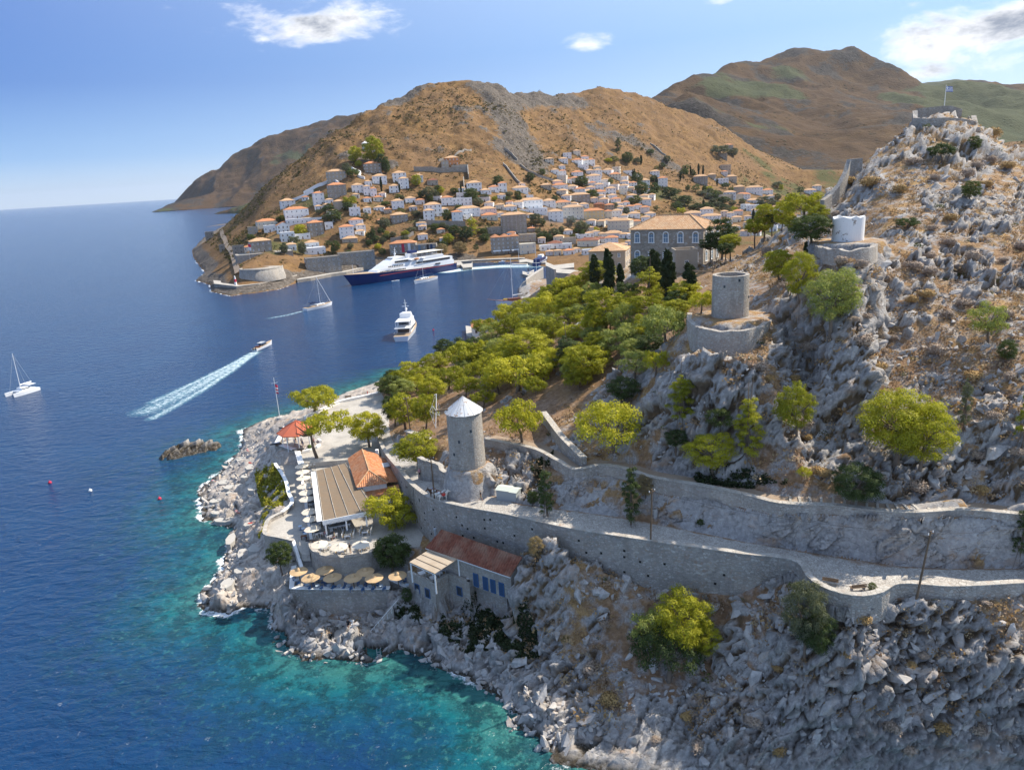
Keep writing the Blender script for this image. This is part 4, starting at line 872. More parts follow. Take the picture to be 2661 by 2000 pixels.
for (x, y, wp, hp, rz, z, _), lab in zip(slabs, sl_lab):
    p = atz(x, y, z); sc_ = depth(p)/F; g = gz(p[0], p[1]); z = max(z, min(g+.1, z+1.2))
    mb = MB(); ww, dd_ = wp*sc_, hp*sc_*1.9; n = 8; rr = random.Random(x)
    P_ = [(ww/2*(1 if i in (0, 1, 2, 7) else -1)*rr.uniform(.8, 1.05)*(.35 if i in (2, 6) else 1), dd_/2*(-1 if i < 4 else 1)*rr.uniform(.8, 1.05)*(.45 if i in (0, 4) else 1)) for i in range(n)]
    P_ = [(ww/2*math.cos(a_)*rr.uniform(.95, 1.25), dd_/2*math.sin(a_)*rr.uniform(.95, 1.25)) for a_ in [math.pi*2*(i+.5)/7 for i in range(7)]]
    mb.prism(P_, -1.6, .08); tag(mb.build('concrete_slab', M_conc, None, (p[0], p[1], z), rz), lab, 'concrete slab', 'slabs for bathers on the rocks')
p = atz(920, 1640, 1.15); mb = MB(); mb.lathe([(3.0, -1.6), (2.9, 0), (0, .02)], 24); pf = mb.build('bathing_platform', M_conc, None, tuple(p)); tag(pf, 'round concrete bathing platform at the foot of the sunlit stairs', 'platform')
mb = MB(); mb.lathe([(3.0, 0), (3.0, .55), (2.5, .55), (2.5, 0)], 20, a0=.1, a1=2.9); mb.build('bench', M_conc, pf)
lad = MB(); p = atz(985, 1702, .6)
for dx in (-.25, .25): lad.tube([(dx, .5, .9), (dx, 0, 1.0), (dx, -.25, -1.2)], .04)
for k in range(5): lad.cyl((-.25, -.03-.05*k, .6-.35*k), (.25, -.03-.05*k, .6-.35*k), .03, n=5)
tag(lad.build('swimming_ladder', M_grey, None, tuple(p)), 'pale blue swimming ladder going into the sea', 'ladder')
# ------------------------------------------------------------------ windmills, fort, poles
def stone_tower(name, label, c, r_, h, rt_, cat, mat, open_top=True, th=.55, jag=0., below=2.5):
    o = thing(name, label, cat, tuple(c)); n = 40; rr = random.Random(5)
    mb = MB(); prof = [(r_+.06, -below), (r_, 0), ((r_+rt_)/2, h/2), (rt_, h)]
    if open_top: prof += [(rt_-th, h), (rt_-th, h-2.2), (0, h-2.2)]
    mb.lathe(prof, n, smooth=False)
    if jag:
        for i, v in enumerate(mb.v):
            if abs(v[2]-h) < .01: mb.v[i] = (v[0], v[1], v[2]+jag*vnoise(np.array([[v[0]*1.3, v[1]*1.3, 0.]]), 9)[0])
    mb.build('tower', mat, o); return o
m1 = stone_tower('windmill', 'round stone windmill with conical white metal roof beside the road', M1, 2.82, 8.8, 2.74, 'windmill', M_stone2, False)
def m_tin(t, b):
    p = pos(t); n = t.noise(p, 1.1, 5, .7); n2 = t.noise(p, 4, 3, .6)
    t.put(b.inputs['Base Color'], t.mix(t.rng(t.math('MULTIPLY', n, t.rng(n2, .3, .6)), .46, .58), (.56, .57, .58), (.30, .17, .09)))
M_tin = material('painted_metal_sheet', m_tin, rough=.5)
mb = MB(); n = 26
V = [(0, 0, 11.1)]+[(3.0*math.cos(2*math.pi*i/n), 3.0*math.sin(2*math.pi*i/n), 8.72+(.03 if i % 2 else -.03)) for i in range(n)]+[(2.6*math.cos(2*math.pi*i/n), 2.6*math.sin(2*math.pi*i/n), 8.62) for i in range(n)]
mb.add(V, [(0, 1+i, 1+(i+1) % n) for i in range(n)]+[(1+i, 1+n+i, 1+n+(i+1) % n, 1+(i+1) % n) for i in range(n)]); mb.build('roof', M_tin, m1)
for i in range(0, n, 2):
    sb = MB(); a_ = 2*math.pi*i/n; sb.cyl((0, 0, 11.12), (3.0*math.cos(a_), 3.0*math.sin(a_), 8.74), .025, n=4); sb.build('roof_seam', M_tin, m1)
for a_, z in ((-1.9, 4.6), (-1.2, 6.2), (-2.3, 2.4)):
    wb = MB(); wb.box((2.77*math.cos(a_), 2.77*math.sin(a_), z), (.14, .3, .45), a_); wb.build('window', M_glass, m1)
ax = MB(); ax.cyl((-2.4, -.3, 9.2), (-4.6, -.6, 9.15), .13, n=8); ax.build('axle', M_timber, m1)
for k in range(8):
    a_ = math.pi*k/4+.2; sp = MB(); h_ = Vector((-4.2, -.55, 9.15)); e_ = h_+Vector((.25*math.cos(a_), 2.6*math.cos(a_), 2.75*math.sin(a_)))
    sp.cyl(h_, e_, .06, .04, n=5); a2 = a_+math.pi/4; e2 = h_+Vector((.25*math.cos(a2), 2.6*math.cos(a2), 2.75*math.sin(a2)))
    sp.cyl(e_, e2, .025, n=4); sp.cyl(h_+Vector((-1., 0, 0)), e_, .02, n=4); sp.build('sail_spar', M_whitepaint if k % 2 else M_timber, m1)
m2 = stone_tower('windmill_tower', 'roofless round stone mill tower on a rocky podium above the cliff', M2, 2.80, 5.7, 2.72, 'windmill', M_stone2, True)
for a_, z in ((-2.2, 4.2), (-.6, 2.3), (-1.4, 5.1)):
    wb = MB(); wb.box((2.74*math.cos(a_), 2.74*math.sin(a_), z), (.12, .28, .38), a_); wb.build('window', M_glass, m2)
for P_ in ([(-2.4, 1.2, 6.0), (-5.9, .2, 6.6)], [(-2.6, .6, 6.0), (-1.5, 1.5, 9.2)], [(-2.3, .6, 6.2), (-3.8, -.2, 6.75)], [(-2.5, 1, 5.9), (-2.2, 2.2, 8.2)]):
    sp = MB(); sp.cyl(P_[0], P_[1], .07, .05, n=5); sp.build('spar', M_timber, m2)
wall('mill_podium_wall', smooth_line(PL([(1792,812),(1797,836),(1830,852),(1880,860),(1930,858),(1975,846),(2000,828)], 42.1), 60), 38.2, .8, 'curved rubble podium under the roofless mill tower', mat=M_stone2, cap=None, cat='retaining wall', batter=.3)
m3 = stone_tower('ruined_mill_base', 'broken white plastered round mill stump on the hillside', M3, 2.45, 2.9, 2.45, 'mill stump', None, True, .5, .35)
def m_peel(t, b):
    p = pos(t); n = t.noise(p, .9, 6, .65)
    t.put(b.inputs['Base Color'], t.mix(t.rng(n, .58, .63), (.76, .755, .74), (.33, .28, .24))); t.put(b.inputs['Normal'], t.bump(n, .6, .1))
M_peel = material('peeling_whitewash', m_peel, rough=.9)
m3.children[0].data.materials.clear(); m3.children[0].data.materials.append(M_peel)
wall('stump_podium_wall', smooth_line(PL([(2106,618),(2118,634),(2160,646),(2210,650),(2250,646),(2275,634)], 51.4), 60), 49., .8, 'rough grey retaining wall under the white mill stump', mat=M_stone2, cap=None, cat='retaining wall', batter=.3)
# hilltop fort
def YL(L): return np.array([aty(x, y, Y) for x, y, Y in L])
ft = YL([(2378,287,167),(2379,306,164),(2405,309,163),(2452,306,163),(2500,309,164),(2532,317,165),(2537,328,166),(2530,300,172)])
wall('fort_wall', ft, ft[:, 2].min()-4.5, 1., 'ruined fort wall crowning the rocky hill below the flag', mat=M_stone, cap=None, cat='fort wall')
mb = MB(); P_ = [tuple(p[:2]) for p in YL([(2400,285,168),(2440,275,169),(2500,285,170),(2520,295,170),(2500,280,176),(2420,275,176)])]
wall('fort_wall', YL([(2385,282,172),(2420,279,173),(2446,276,173),(2470,275,172),(2500,284,171)]), 66, .9, 'inner ruined wall behind the fort top with dry orange grass', mat=M_stone, cap=None, cat='fort wall')
lw = YL([(2137,520,150),(2158,505,152),(2178,482,153),(2196,447,155),(2206,414,157),(2238,411,158)])
wall('fort_wall', lw, lw[:, 2]-np.array([3, 4, 4, 5, 6, 6]), .9, 'high broken wall on the left shoulder of the fort hill', mat=M_stone, cap=None, cat='fort wall')
def flag(name, label, base, top, fw_, fh_, stripes, mats, polem=M_whitepaint, cross=None, up_frac=.98):
    o = thing(name, label, 'flag', tuple(base)); h = top; mb = MB(); mb.cyl((0, 0, -.5), (0, 0, h), .09, .05, n=8); mb.ball((0, 0, h+.08), .1); mb.build('pole', polem, o)
    fb = MB(); nx_, nz_ = 14, len(stripes)
    V = []
    for j in range(nz_+1):
        for i in range(nx_+1):
            u = i/nx_; V.append((fw_*u*.93, .16*math.sin(u*7+j*.5)*u, h*up_frac-fh_*j/nz_-.12*u*u*fh_))
    for j in range(nz_):
        for i in range(nx_):
            k = j*(nx_+1)+i; mi = stripes[j]
            if cross and i < 6 and j < 5: mi = 1 if (i in (2, 3) or j == 2) else 0
            fb.add([V[k], V[k+1], V[k+nx_+2], V[k+nx_+1]], [(0, 1, 2, 3)], mi)
    fb.build('cloth', mats, o); return o
M_fblue = material('flag_blue', None, (.02, .08, .35), .8); M_fwhite = material('flag_white', None, (.75, .75, .75), .8); M_fred = material('flag_red', None, (.55, .04, .08), .8)
g = aty(2454, 275, 174); flag('greek_flag', 'blue and white striped flag flying over the hilltop fort', (g[0], g[1], g[2]-2), 6.2, 1.7, 1.1, [0, 1, 0, 1, 0, 1, 0, 1, 0], [M_fblue, M_fwhite], cross=True)
g = atz(727, 1085, 6.3); fo = flag('flagpole', 'tall white flagpole with drooping pink red flag on the shore rocks', g, 11, 0.75, 2.6, [0, 0, 1, 0, 1, 0], [M_fred, M_fwhite], up_frac=.86)
mb = MB(); mb.cyl((-.9, 0, 9.6), (.9, 0, 9.9), .05, n=6); mb.build('yard', M_whitepaint, fo); mb = MB(); mb.cyl((0, 0, -1), (0, 0, .15), .9, .8, n=14); mb.build('base', M_conc, fo)
def pole(base, h, label, lean=(0, 0), arms=1):
    o = thing('utility_pole', label, 'utility pole', tuple(base)); mb = MB(); tp = (lean[0], lean[1], h); mb.cyl((0, 0, -1.), tp, .13, .09, n=8); mb.build('shaft', M_timber, o)
    if arms:
        mb = MB(); mb.box((lean[0], lean[1], h-.35), (1.1, .1, .1), .6); mb.build('crossarm', M_timber, o)
        for k in (-1, 1): mb = MB(); mb.cyl((lean[0]+.4*k, lean[1]+.27*k, h-.3), (lean[0]+.4*k, lean[1]+.27*k, h-.1), .05, n=6); mb.build('insulator', M_whitepaint, o)
    return np.array(base)+np.array([lean[0], lean[1], h])
tops = [pole(atz(1124, 1298, 17.4)+np.array([.3, .3, 0]), 7., 'dark wooden pole on the road edge left of the mill podium'),
        pole(atz(1690, 1404, 18.9), 7.2, 'wooden utility pole in the middle of the coast road wall', (.25, 0)),
        pole(atz(2381, 1548, 18), 7.8, 'leaning utility pole on the road wall near the benches', (.9, .1)),
        pole(atz(2800, 1500, 18), 8, 'utility pole at the far end of the coast road', (.5, 0))]
tops2 = pole(atz(1067, 1122, 16.6), 7.4, 'slim dark pole among pines left of the roofed windmill', (-.25, 0))
def wire(a, b, sag, label):
    P_ = [tuple(np.array(a)*(1-f)+np.array(b)*f-np.array([0, 0, sag*4*f*(1-f)])) for f in np.linspace(0, 1, 14)]
    mb = MB(); mb.tube(P_, .018, 4); tag(mb.build('power_cable', M_dark), label, 'cable')
wire(tops[0]-[0, 0, .3], tops[1]-[0, 0, .3], .8, 'thin cable from the mill podium pole to the middle pole')
wire(tops[1]-[0, 0, .3], tops[2]-[0, 0, .3], .9, 'thin cable between the middle pole and the leaning pole')
wire(tops[2]-[0, 0, .3], tops[3]-[0, 0, .3], .6, 'thin cable leaving the leaning pole towards the right')
wire(tops[0]-[0, 0, .3], tops2-[0, 0, .3], .6, 'thin cable from the mill podium pole to the slim pole')
g = atz(1703, 1356, 18.4); mb = MB(); mb.box((0, 0, .9), (.5, .5, 1.8)); tag(mb.build('concrete_post', M_conc, None, tuple(g)), 'short concrete post at the foot of the roadside cliff', 'post')
# utility hut on the road
ub = thing('utility_box', 'grey metal utility hut standing beside the coast road', 'utility hut', tuple(atz(1316, 1303, 17.8)), -.45)
mb = MB(); mb.box((0, 1., .8), (3.3, 1.9, 1.7)); mb.build('body', material('grey_green_paint', None, (.30, .33, .34), .6), ub)
mb = MB()
for k, (x0, x1, dz) in enumerate(((-1.8, .55, .08), (.5, 1.8, 0))): mb.add([(x0, -.1, 1.66+dz), (x1, -.1, 1.66+dz), (x1, 1, 1.95+dz), (x0, 1, 1.95+dz), (x0, 2.1, 1.66+dz), (x1, 2.1, 1.66+dz)], [(0, 1, 2, 3), (3, 2, 5, 4), (0, 3, 4), (1, 5, 2)])
mb.build('roof', material('pale_green_sheet', None, (.50, .53, .47), .6), ub)
def bench(p, rz, label):
    o = thing('bench', label, 'bench', tuple(p), rz)
    for k in range(3): mb = MB(); mb.box((0, -.2+.2*k, .45), (1.7, .16, .05)); mb.build('seat_slat', M_timber, o)
    for k in range(2): mb = MB(); mb.box((0, .32, .65+.2*k), (1.7, .05, .14)); mb.build('back_slat', M_timber, o)
    for k in (-1, 1): mb = MB(); mb.box((.7*k, .05, .22), (.08, .5, .44)); mb.build('leg', M_conc, o)
bench(atz(2157, 1516, 18.6), 2.7, 'weathered wooden bench on the road bend beside the curved parapet')
bench(atz(2228, 1533, 18.6), 3.2, 'wooden bench next to the small round tree on the road bend')
bench(atz(905, 1035, GZ), 3.3, 'brown bench by the white sea wall of the plaza')
# ------------------------------------------------------------------ restaurants by the sea
def m_reed(a, b2):
    def fn(t, b):
        p = objco(t); n = t.noise(t.mapping(p, (.6, 12, 1)), 1.5, 4, .6); n2 = t.noise(p, .5, 4, .6)
        t.put(b.inputs['Base Color'], t.mix(t.rng(n2, .3, .7, 0, .35), t.mix(t.rng(n, .25, .75), a, b2), (.24, .15, .08))); t.put(b.inputs['Normal'], t.bump(n, .6, .03))
    return fn
M_reed = material('old_reed_matting', m_reed((.13, .10, .07), (.23, .18, .13)), rough=.95)
M_reedpale = material('pale_reed_matting', m_reed((.38, .31, .23), (.54, .46, .36)), rough=.95)
cq = [atz(820, 1223, 12.9), atz(900, 1202, 12.9), atz(976, 1322, 12.9), atz(838, 1355, 12.6)]
can = thing('reed_canopy', 'large flat brown reed canopy over the seaside restaurant', 'canopy', (cq[3][0], cq[3][1], RTZ))
def rel(o, p): return (p[0]-o.location[0], p[1]-o.location[1], p[2]-o.location[2])
mb = MB(); V = [rel(can, p) for p in cq]; mb.add(V+[(a, b_, c-.14) for a, b_, c in V], [(3, 2, 1, 0), (4, 5, 6, 7), (0, 1, 5, 4), (1, 2, 6, 5), (2, 3, 7, 6), (3, 0, 4, 7)]); ob = mb.build('roof', M_reed, can); ob.data.flip_normals() if ob.data.polygons[0].normal.z < 0 else None
for k in range(5):
    f = .0+.235*k+.02; a = np.array(V[0])*(1-f)+np.array(V[1])*f; b_ = np.array(V[3])*(1-f)+np.array(V[2])*f
    mb = MB(); mb.cyl(a+[0, 0, .05], b_+[0, 0, .05], .06, n=5); mb.build('batten', M_cap, can)
def beam(a, b, wd, hg, name, mat, par):
    a = np.array(a); b = np.array(b); d = b-a; L = math.hypot(d[0], d[1]); rz = math.atan2(d[1], d[0]); c_ = (a+b)/2
    mb = MB(); mb.box((c_[0], c_[1], c_[2]), (L, wd, hg), rz); return mb.build(name, mat, par)
v0, v3, v2, v1 = np.array(V[0]), np.array(V[3]), np.array(V[2]), np.array(V[1])
nl = (v3-v0)/np.linalg.norm(v3-v0); out = np.array([nl[1], -nl[0], 0]); out = out if out[0] < 0 else -out
beam(v0+out*.45, v3+out*.45, .85, .12, 'gutter', M_whitepaint, can)
fr = v2-v3; beam(v3+[0, -.08, -.35], v2+[0, -.08, -.35], .1, .8, 'fascia', M_white, can)
P_ = [tuple(v3+fr*f+np.array([0, -.16, -.3-.28*abs(math.sin(f*18))])) for f in np.linspace(.08, .95, 60)]; mb = MB(); mb.tube(P_, .02, 4); mb.build('garland', M_conc, can)
for f, o_ in ((.04, 0), (.42, 0), (.8, 0)):
    for q_ in (v3+fr*f+np.array([0, .2, 0]), v0+(v1-v0)*f): mb = MB(); mb.box((q_[0], q_[1], q_[2]/2-.1), (.22, .22, q_[2]-.1)); mb.build('post', M_whitepaint, can)
for f in (.2, .4, .6, .8): q_ = v0+(v3-v0)*f; mb = MB(); mb.box((q_[0]+.2, q_[1], q_[2]/2-.1), (.2, .2, q_[2]-.1)); mb.build('post', M_whitepaint, can)
# tiled house behind the canopy
e1, e2, e3, e4 = [atz(x, y, 13.3) for x, y in [(904, 1191), (982, 1181), (1007, 1256), (927, 1267)]]
hs = thing('restaurant_house', 'white house with bright terracotta roof behind the brown canopy', 'house', (e4[0], e4[1], RTZ))
E_ = [np.array(rel(hs, p)) for p in (e1, e2, e3, e4)]
mb = MB(); c_ = sum(E_)/4; mb.prism([tuple((c_+(p-c_)*.95)[:2]) for p in E_], -.3, E_[0][2]-.05); mb.build('wall', M_white, hs)
r1 = (E_[0]+E_[1])/2+[0, 0, 1.5]; r2 = (E_[3]+E_[2])/2; r2 = r2+(r1-r2)*.24; r2[2] = r1[2]
mb = MB(); mb.ribs([E_[0], E_[3], r2, r1], E_[3], E_[0], .38, .11); mb.ribs([E_[2], E_[1], r1, r2], E_[2], E_[1], .38, .11); mb.ribs([E_[3], E_[2], r2], E_[3], E_[2], .38, .11)
rfm = mb.build('roof', M_tile, hs)
for a, b_ in ((r1, r2), (r2, E_[3]), (r2, E_[2])): mb = MB(); mb.cyl(a+[0, 0, .1], b_+[0, 0, .1], .12, n=6); mb.build('ridge_cap', M_tilepale, hs)
mb = MB(); mb.add([E_[0], E_[1], r1], [(0, 1, 2)]); mb.build('gable', M_white, hs)
L_ = [np.array(rel(hs, atz(x, y, z))) for x, y, z in [(934, 1276, 12.5), (1036, 1258, 12.5), (1039, 1284, 11.7), (938, 1293, 11.7)]]
mb = MB(); mb.ribs([L_[3], L_[2], L_[1], L_[0]], L_[3], L_[2]); mb.build('porch_roof', M_tile, hs)
mb = MB(); mb.prism([tuple(p[:2]) for p in L_], -.3, 11.3-RTZ); mb.build('porch_wall', M_white, hs)
L_ = [np.array(rel(hs, atz(x, y, z))) for x, y, z in [(1007, 1256, 12.95), (984, 1184, 12.95), (1008, 1196, 12.3), (1034, 1252, 12.3)]]
mb = MB(); mb.ribs([L_[3], L_[2], L_[1], L_[0]], L_[3], L_[2]); mb.build('lean_to_roof', M_tile, hs)
q_ = np.array(rel(hs, atz(982, 1192, 12))); mb = MB(); mb.box((q_[0], q_[1], q_[2]+.6), (.6, .6, 2.8)); mb.build('chimney', M_white, hs)
q_ = np.array(rel(hs, atz(1000, 1208, 13))); mb = MB(); mb.box((q_[0], q_[1], q_[2]), (1.7, 2.2, .1), .3); mb.build('solar_panel', M_grey, hs)
# stone house on the cliff
A_, B_, C_, D_, E2, F_, G_ = [atz(x, y, 9) for x, y in [(1059, 1486), (1128, 1516), (1165, 1492), (1219, 1513), (1233, 1497), (1315, 1527), (1327, 1516)]]
rb0, rb1, rf0, rf1 = atz(1150, 1377, 14), atz(1358, 1448, 14), atz(1106, 1423, 12), atz(1326, 1499, 12)
sh = thing('stone_house', 'stone sea house with blue windows and long dark red roof', 'house', (B_[0], B_[1], 3))
mb = MB(); outl = [p[:2] for p in (A_, B_, C_, D_, E2, F_, G_, rb1, rb0)]; mb.prism([tuple(p-np.array(sh.location)[:2]) for p in outl], -1.5, 5.2, 0, 1); mb.build('base_wall', [M_stone2, M_pave], sh)
pl = [A_, B_, C_, D_, E2, F_, G_]
for a, b_ in zip(pl[:-1], pl[1:]):
    d = (b_-a)/np.linalg.norm(b_-a); inn = np.array([-d[1], d[0], 0])*.2
    beam(np.array(rel(sh, a))+inn+[0, 0, -.4], np.array(rel(sh, b_))+inn+[0, 0, -.4], .4, .8, 'parapet', M_stone2, sh)
    beam(np.array(rel(sh, a))+inn+[0, 0, .05], np.array(rel(sh, b_))+inn+[0, 0, .05], .5, .12, 'coping', M_cap, sh)
f0, f1, k0, k1 = [np.array(rel(sh, p)) for p in (rf0, rf1, rb0, rb1)]
ins_ = (k0-f0)*.12; wallp = [f0+ins_+(f1-f0)*.02, f1+ins_-(f1-f0)*.02, k1, k0]
mb = MB(); mb.prism([tuple(p[:2]) for p in wallp], 5.1, [8.9, 8.9, 10.7, 10.7]); mb.build('wall', M_stone2, sh)
mb = MB(); mb.ribs([f0, f1, k1, k0], f0, f1, .42, .12); mb.build('roof', M_tiledark, sh)
mb = MB(); mb.add([f0, f1, k1, k0], [(0, 3, 2, 1)]); mb.build('roof_deck', M_timber, sh)
beam(f0+[0, 0, -.08], f1+[0, 0, -.08], .12, .14, 'gutter', M_whitepaint, sh)
wd = wallp[1]-wallp[0]; wl = np.linalg.norm(wd[:2]); wz = math.atan2(wd[1], wd[0]); wn = np.array([wd[1], -wd[0], 0])/wl
def opening(par, o_, wv, wn_, f, z, w_, h, name, fm, pm, pname='pane', thick=.16):
    q_ = o_+wv*f; rz = math.atan2(wv[1], wv[0]); c_ = q_+wn_*.02
    mb = MB(); t_ = .09
    for dx, dz, sx_, sz in ((-w_/2, 0, t_, h+t_), (w_/2, 0, t_, h+t_), (0, h/2, w_+t_, t_), (0, -h/2, w_+t_, t_)):
        mb.box((c_[0]+dx*math.cos(rz), c_[1]+dx*math.sin(rz), z+dz), (sx_, thick, sz), rz)
    fo_ = mb.build(name, fm, par); mb = MB(); mb.box((c_[0]+wn_[0]*.01, c_[1]+wn_[1]*.01, z), (w_, .05, h), rz); mb.build(pname, pm, fo_); return fo_
for f in (.58, .695, .785, .885): opening(sh, wallp[0], wd, wn, f, 6.3, .85, 2.05, 'door', M_bluepaint, M_bluepane, 'door_leaf')
ab = np.array(rel(sh, B_))-np.array(rel(sh, A_)); an = np.array([ab[1], -ab[0], 0])/np.linalg.norm(ab)
for f in (.33, .72): opening(sh, np.array(rel(sh, A_)), ab, an, f, 3.9, .95, 1.45, 'window', M_bluepaint, M_glass)
cd = np.array(rel(sh, D_))-np.array(rel(sh, C_)); cn = np.array([cd[1], -cd[0], 0])/np.linalg.norm(cd)
opening(sh, np.array(rel(sh, C_)), cd, cn, .5, 3.9, 1.0, 1.4, 'window', M_bluepaint, M_glass)
q_ = np.array(rel(sh, atz(1318, 1516, 9.6))); mb = MB(); mb.box((q_[0], q_[1]+.3, q_[2]-.2), (.5, .5, 2.2)); mb.build('pier', M_conc, sh)
q_ = np.array(rel(sh, atz(1132, 1392, 12))); mb = MB(); mb.cyl((q_[0], q_[1], 4), (q_[0], q_[1], q_[2]+1), .16, n=8); mb.cyl((q_[0], q_[1], q_[2]+1), (q_[0], q_[1], q_[2]+1.3), .26, n=8); mb.build('flue', M_grey, sh)
pg = [atz(x, y, z) for x, y, z in [(1126, 1420, 12.1), (1063, 1460, 11.5), (1129, 1490, 11.5), (1194, 1448, 12.1)]]
pe = thing('reed_pergola', 'pale reed pergola on white posts on the stone house terrace', 'pergola', (pg[1][0], pg[1][1], 8.2))
Vp = [np.array(rel(pe, p)) for p in pg]
mb = MB(); mb.add([tuple(v) for v in Vp]+[tuple(v-[0, 0, .08]) for v in Vp], [(0, 1, 2, 3), (7, 6, 5, 4), (0, 4, 5, 1), (1, 5, 6, 2), (2, 6, 7, 3), (3, 7, 4, 0)]); o_ = mb.build('roof', M_reedpale, pe)
for k in range(5): f = k/4; beam(Vp[0]*(1-f)+Vp[1]*f+[0, 0, .05], Vp[3]*(1-f)+Vp[2]*f+[0, 0, .05], .05, .04, 'batten', M_timber, pe)
for v in Vp:
    q_ = v*.94+sum(Vp)/4*.06; mb = MB(); mb.box((q_[0], q_[1], q_[2]/2-.05), (.2, .2, q_[2])); mb.build('post', M_whitepaint, pe)
beam(Vp[1]*.97+sum(Vp)*.0075-[0, 0, .16], Vp[2]*.97+sum(Vp)*.0075-[0, 0, .16], .1, .16, 'beam', M_whitepaint, pe)
# pavilion
g = atz(778, 1160, GZ); gb = thing('pavilion', 'octagonal open pavilion with red pyramid roof', 'pavilion', tuple(g), .3)
mb = MB(); R8 = 4.35; V = [(0, 0, 6.1)]+[(R8*math.cos(math.pi*i/4), R8*math.sin(math.pi*i/4), 3.8) for i in range(8)]+[(R8*math.cos(math.pi*i/4), R8*math.sin(math.pi*i/4), 3.66) for i in range(8)]
mb.add(V, [(0, 1+i, 1+(i+1) % 8) for i in range(8)]+[(1+i, 9+i, 9+(i+1) % 8, 1+(i+1) % 8) for i in range(8)]+[tuple(16-i for i in range(8))]); mb.build('roof', M_redroof, gb)
for i in range(8): a = V[1+i]; mb = MB(); mb.cyl((0, 0, 6.14), (a[0], a[1], 3.84), .07, n=5); mb.build('hip_cap', M_redroof, gb)
for i in range(8): mb = MB(); a_ = math.pi*i/4; mb.box((3.3*math.cos(a_), 3.3*math.sin(a_), 1.83), (.2, .2, 3.66), a_); mb.build('post', M_whitepaint, gb)
for i in (2, 3, 4): a_ = math.pi*(i+.5)/4+3; mb = MB(); mb.box((4.6*math.cos(a_), 4.6*math.sin(a_), .3), (.5, 1.7, .5), a_); tag(mb.build('bench', M_white, None, tuple(g), .3), ['white block bench on the left side of the pavilion', 'white block bench on the near side of the pavilion', 'white block bench beside the pavilion nearest the planter'][i-2], 'bench')
def cannon(p, rz, label):
    o = thing('cannon', label, 'cannon', tuple(p), rz); mb = MB(); mb.lathe([(0, -1.2), (.2, -1.15), (.24, -.7), (.2, .2), (.15, 1.2), (.18, 1.3), (.1, 1.3)], 14); mb.xf(Matrix.Rotation(math.pi/2, 4, 'Y')); mb.build('barrel', M_dark, o)
    mb = MB(); mb.box((-.3, 0, -.3), (1., .4, .35)); mb.build('carriage', M_timber, o)
cannon(atz(735, 1112, GZ+1.1), 2.6, 'black cannon pointing out to sea left of the pavilion'); cannon(atz(718, 1153, GZ+1.1), 3.3, 'black cannon on the left corner of the bastion'); cannon(atz(775, 1167, GZ+1.1), 3.4, 'black cannon on the front corner of the bastion'); cannon(atz(815, 1403, RTZ+.8), 3.1, 'black cannon over the wall beside the restaurant stairs')
for p, lab in ((atz(805, 1167, GZ), 'round white planter with small plant on the plaza'), (atz(818, 1201, RTZ+.6), 'round white tree planter at the foot of the leaning pine')):
    pt = thing('planter', lab, 'planter', tuple(p)); mb = MB(); mb.lathe([(.75, -.6), (.95, .45), (.8, .45), (.75, .3), (0, .3)], 18); mb.build('pot', M_white, pt)
    if 'small' in lab: mb = MB(); mb.ball((0, 0, .6), .5); mb.build('plant', material('planter_leaves', None, (.07, .11, .03)), pt)
# parasols
M_cloth = material('cream_canvas', m_plaster((.62, .54, .43), (.68, .60, .49)), rough=.9); M_straw = material('straw_thatch', m_reed((.44, .29, .15), (.60, .43, .25)), rough=.95)
def parasol(name, r_, h, rise, straw):
    mb = MB(); n = 40 if straw else 32; V = [(0, 0, h)]
    rings = (.35, .7, 1.)
    for f in rings:
        for i in range(n):
            a = 2*math.pi*i/n; sc = 1-(0 if straw else .075*abs(math.sin(a*4))*f); z = h-rise*(f**.85)-(0 if straw else .05*abs(math.sin(a*4))*(1-f))+(.03*math.sin(i*5.1) if straw and f == 1 else 0)
            V.append((r_*f*sc*math.cos(a), r_*f*sc*math.sin(a), z))
    Fc = [(0, 1+i, 1+(i+1) % n) for i in range(n)]+[(1+k*n+i, 1+(k+1)*n+i, 1+(k+1)*n+(i+1) % n, 1+k*n+(i+1) % n) for k in range(2) for i in range(n)]
    mb.add(V, Fc, 0, straw); top_ = mb.data('canopy', M_straw if straw else M_cloth)
    mp = MB(); mp.cyl((0, 0, 0), (0, 0, h+.1), .07 if straw else .04, n=8); pm = mp.data('pole', M_timber if straw else M_whitepaint)
    mc = MB()
    if straw: mc.lathe([(.42, h-.16), (.4, h-.02), (.12, h+.2), (0, h+.3)], 14); cm = mc.data('cap', M_straw)
    else: mc.lathe([(.22, h-.02), (.1, h+.08), (.03, h+.2), (0, h+.22)], 10); cm = mc.data('cap', M_cloth)
    return top_, pm, cm
cs, ss = parasol('cream', 1.42, 2.5, .42, False), parasol('straw', 1.4, 2.5, .38, True)
ORD = ['first', 'second', 'third', 'fourth', 'fifth', 'sixth', 'seventh', 'eighth', 'ninth', 'tenth']
def put_parasol(kind, x, y, z, label, group, tilt=(0, 0)):
    p = atz(x, y, z+2.2); o = thing('parasol', label, 'parasol', (p[0], p[1], z), R.uniform(0, 1), group)
    for nm, me in zip(('canopy', 'pole', 'cap'), kind): obj(nm, me, o)
    o.rotation_euler[0], o.rotation_euler[1] = tilt; return o
col = [(784,1207),(785,1223),(787,1239),(790,1259),(794,1276),(796,1293),(803,1325),(806,1345),(812,1370)]
clab = ['cream parasol in tree shade at the top of the row by the canopy']+[f'cream parasol, {ORD[i]} from the top of the row beside the brown canopy' for i in range(1, 8)]+['cream parasol at the lower end of the row beside the brown canopy']
for (x, y), lab in zip(col, clab): put_parasol(cs, x+1, y+2, RTZ, lab, 'cream restaurant parasols', (R.uniform(-.05, .05), R.uniform(-.05, .05)))
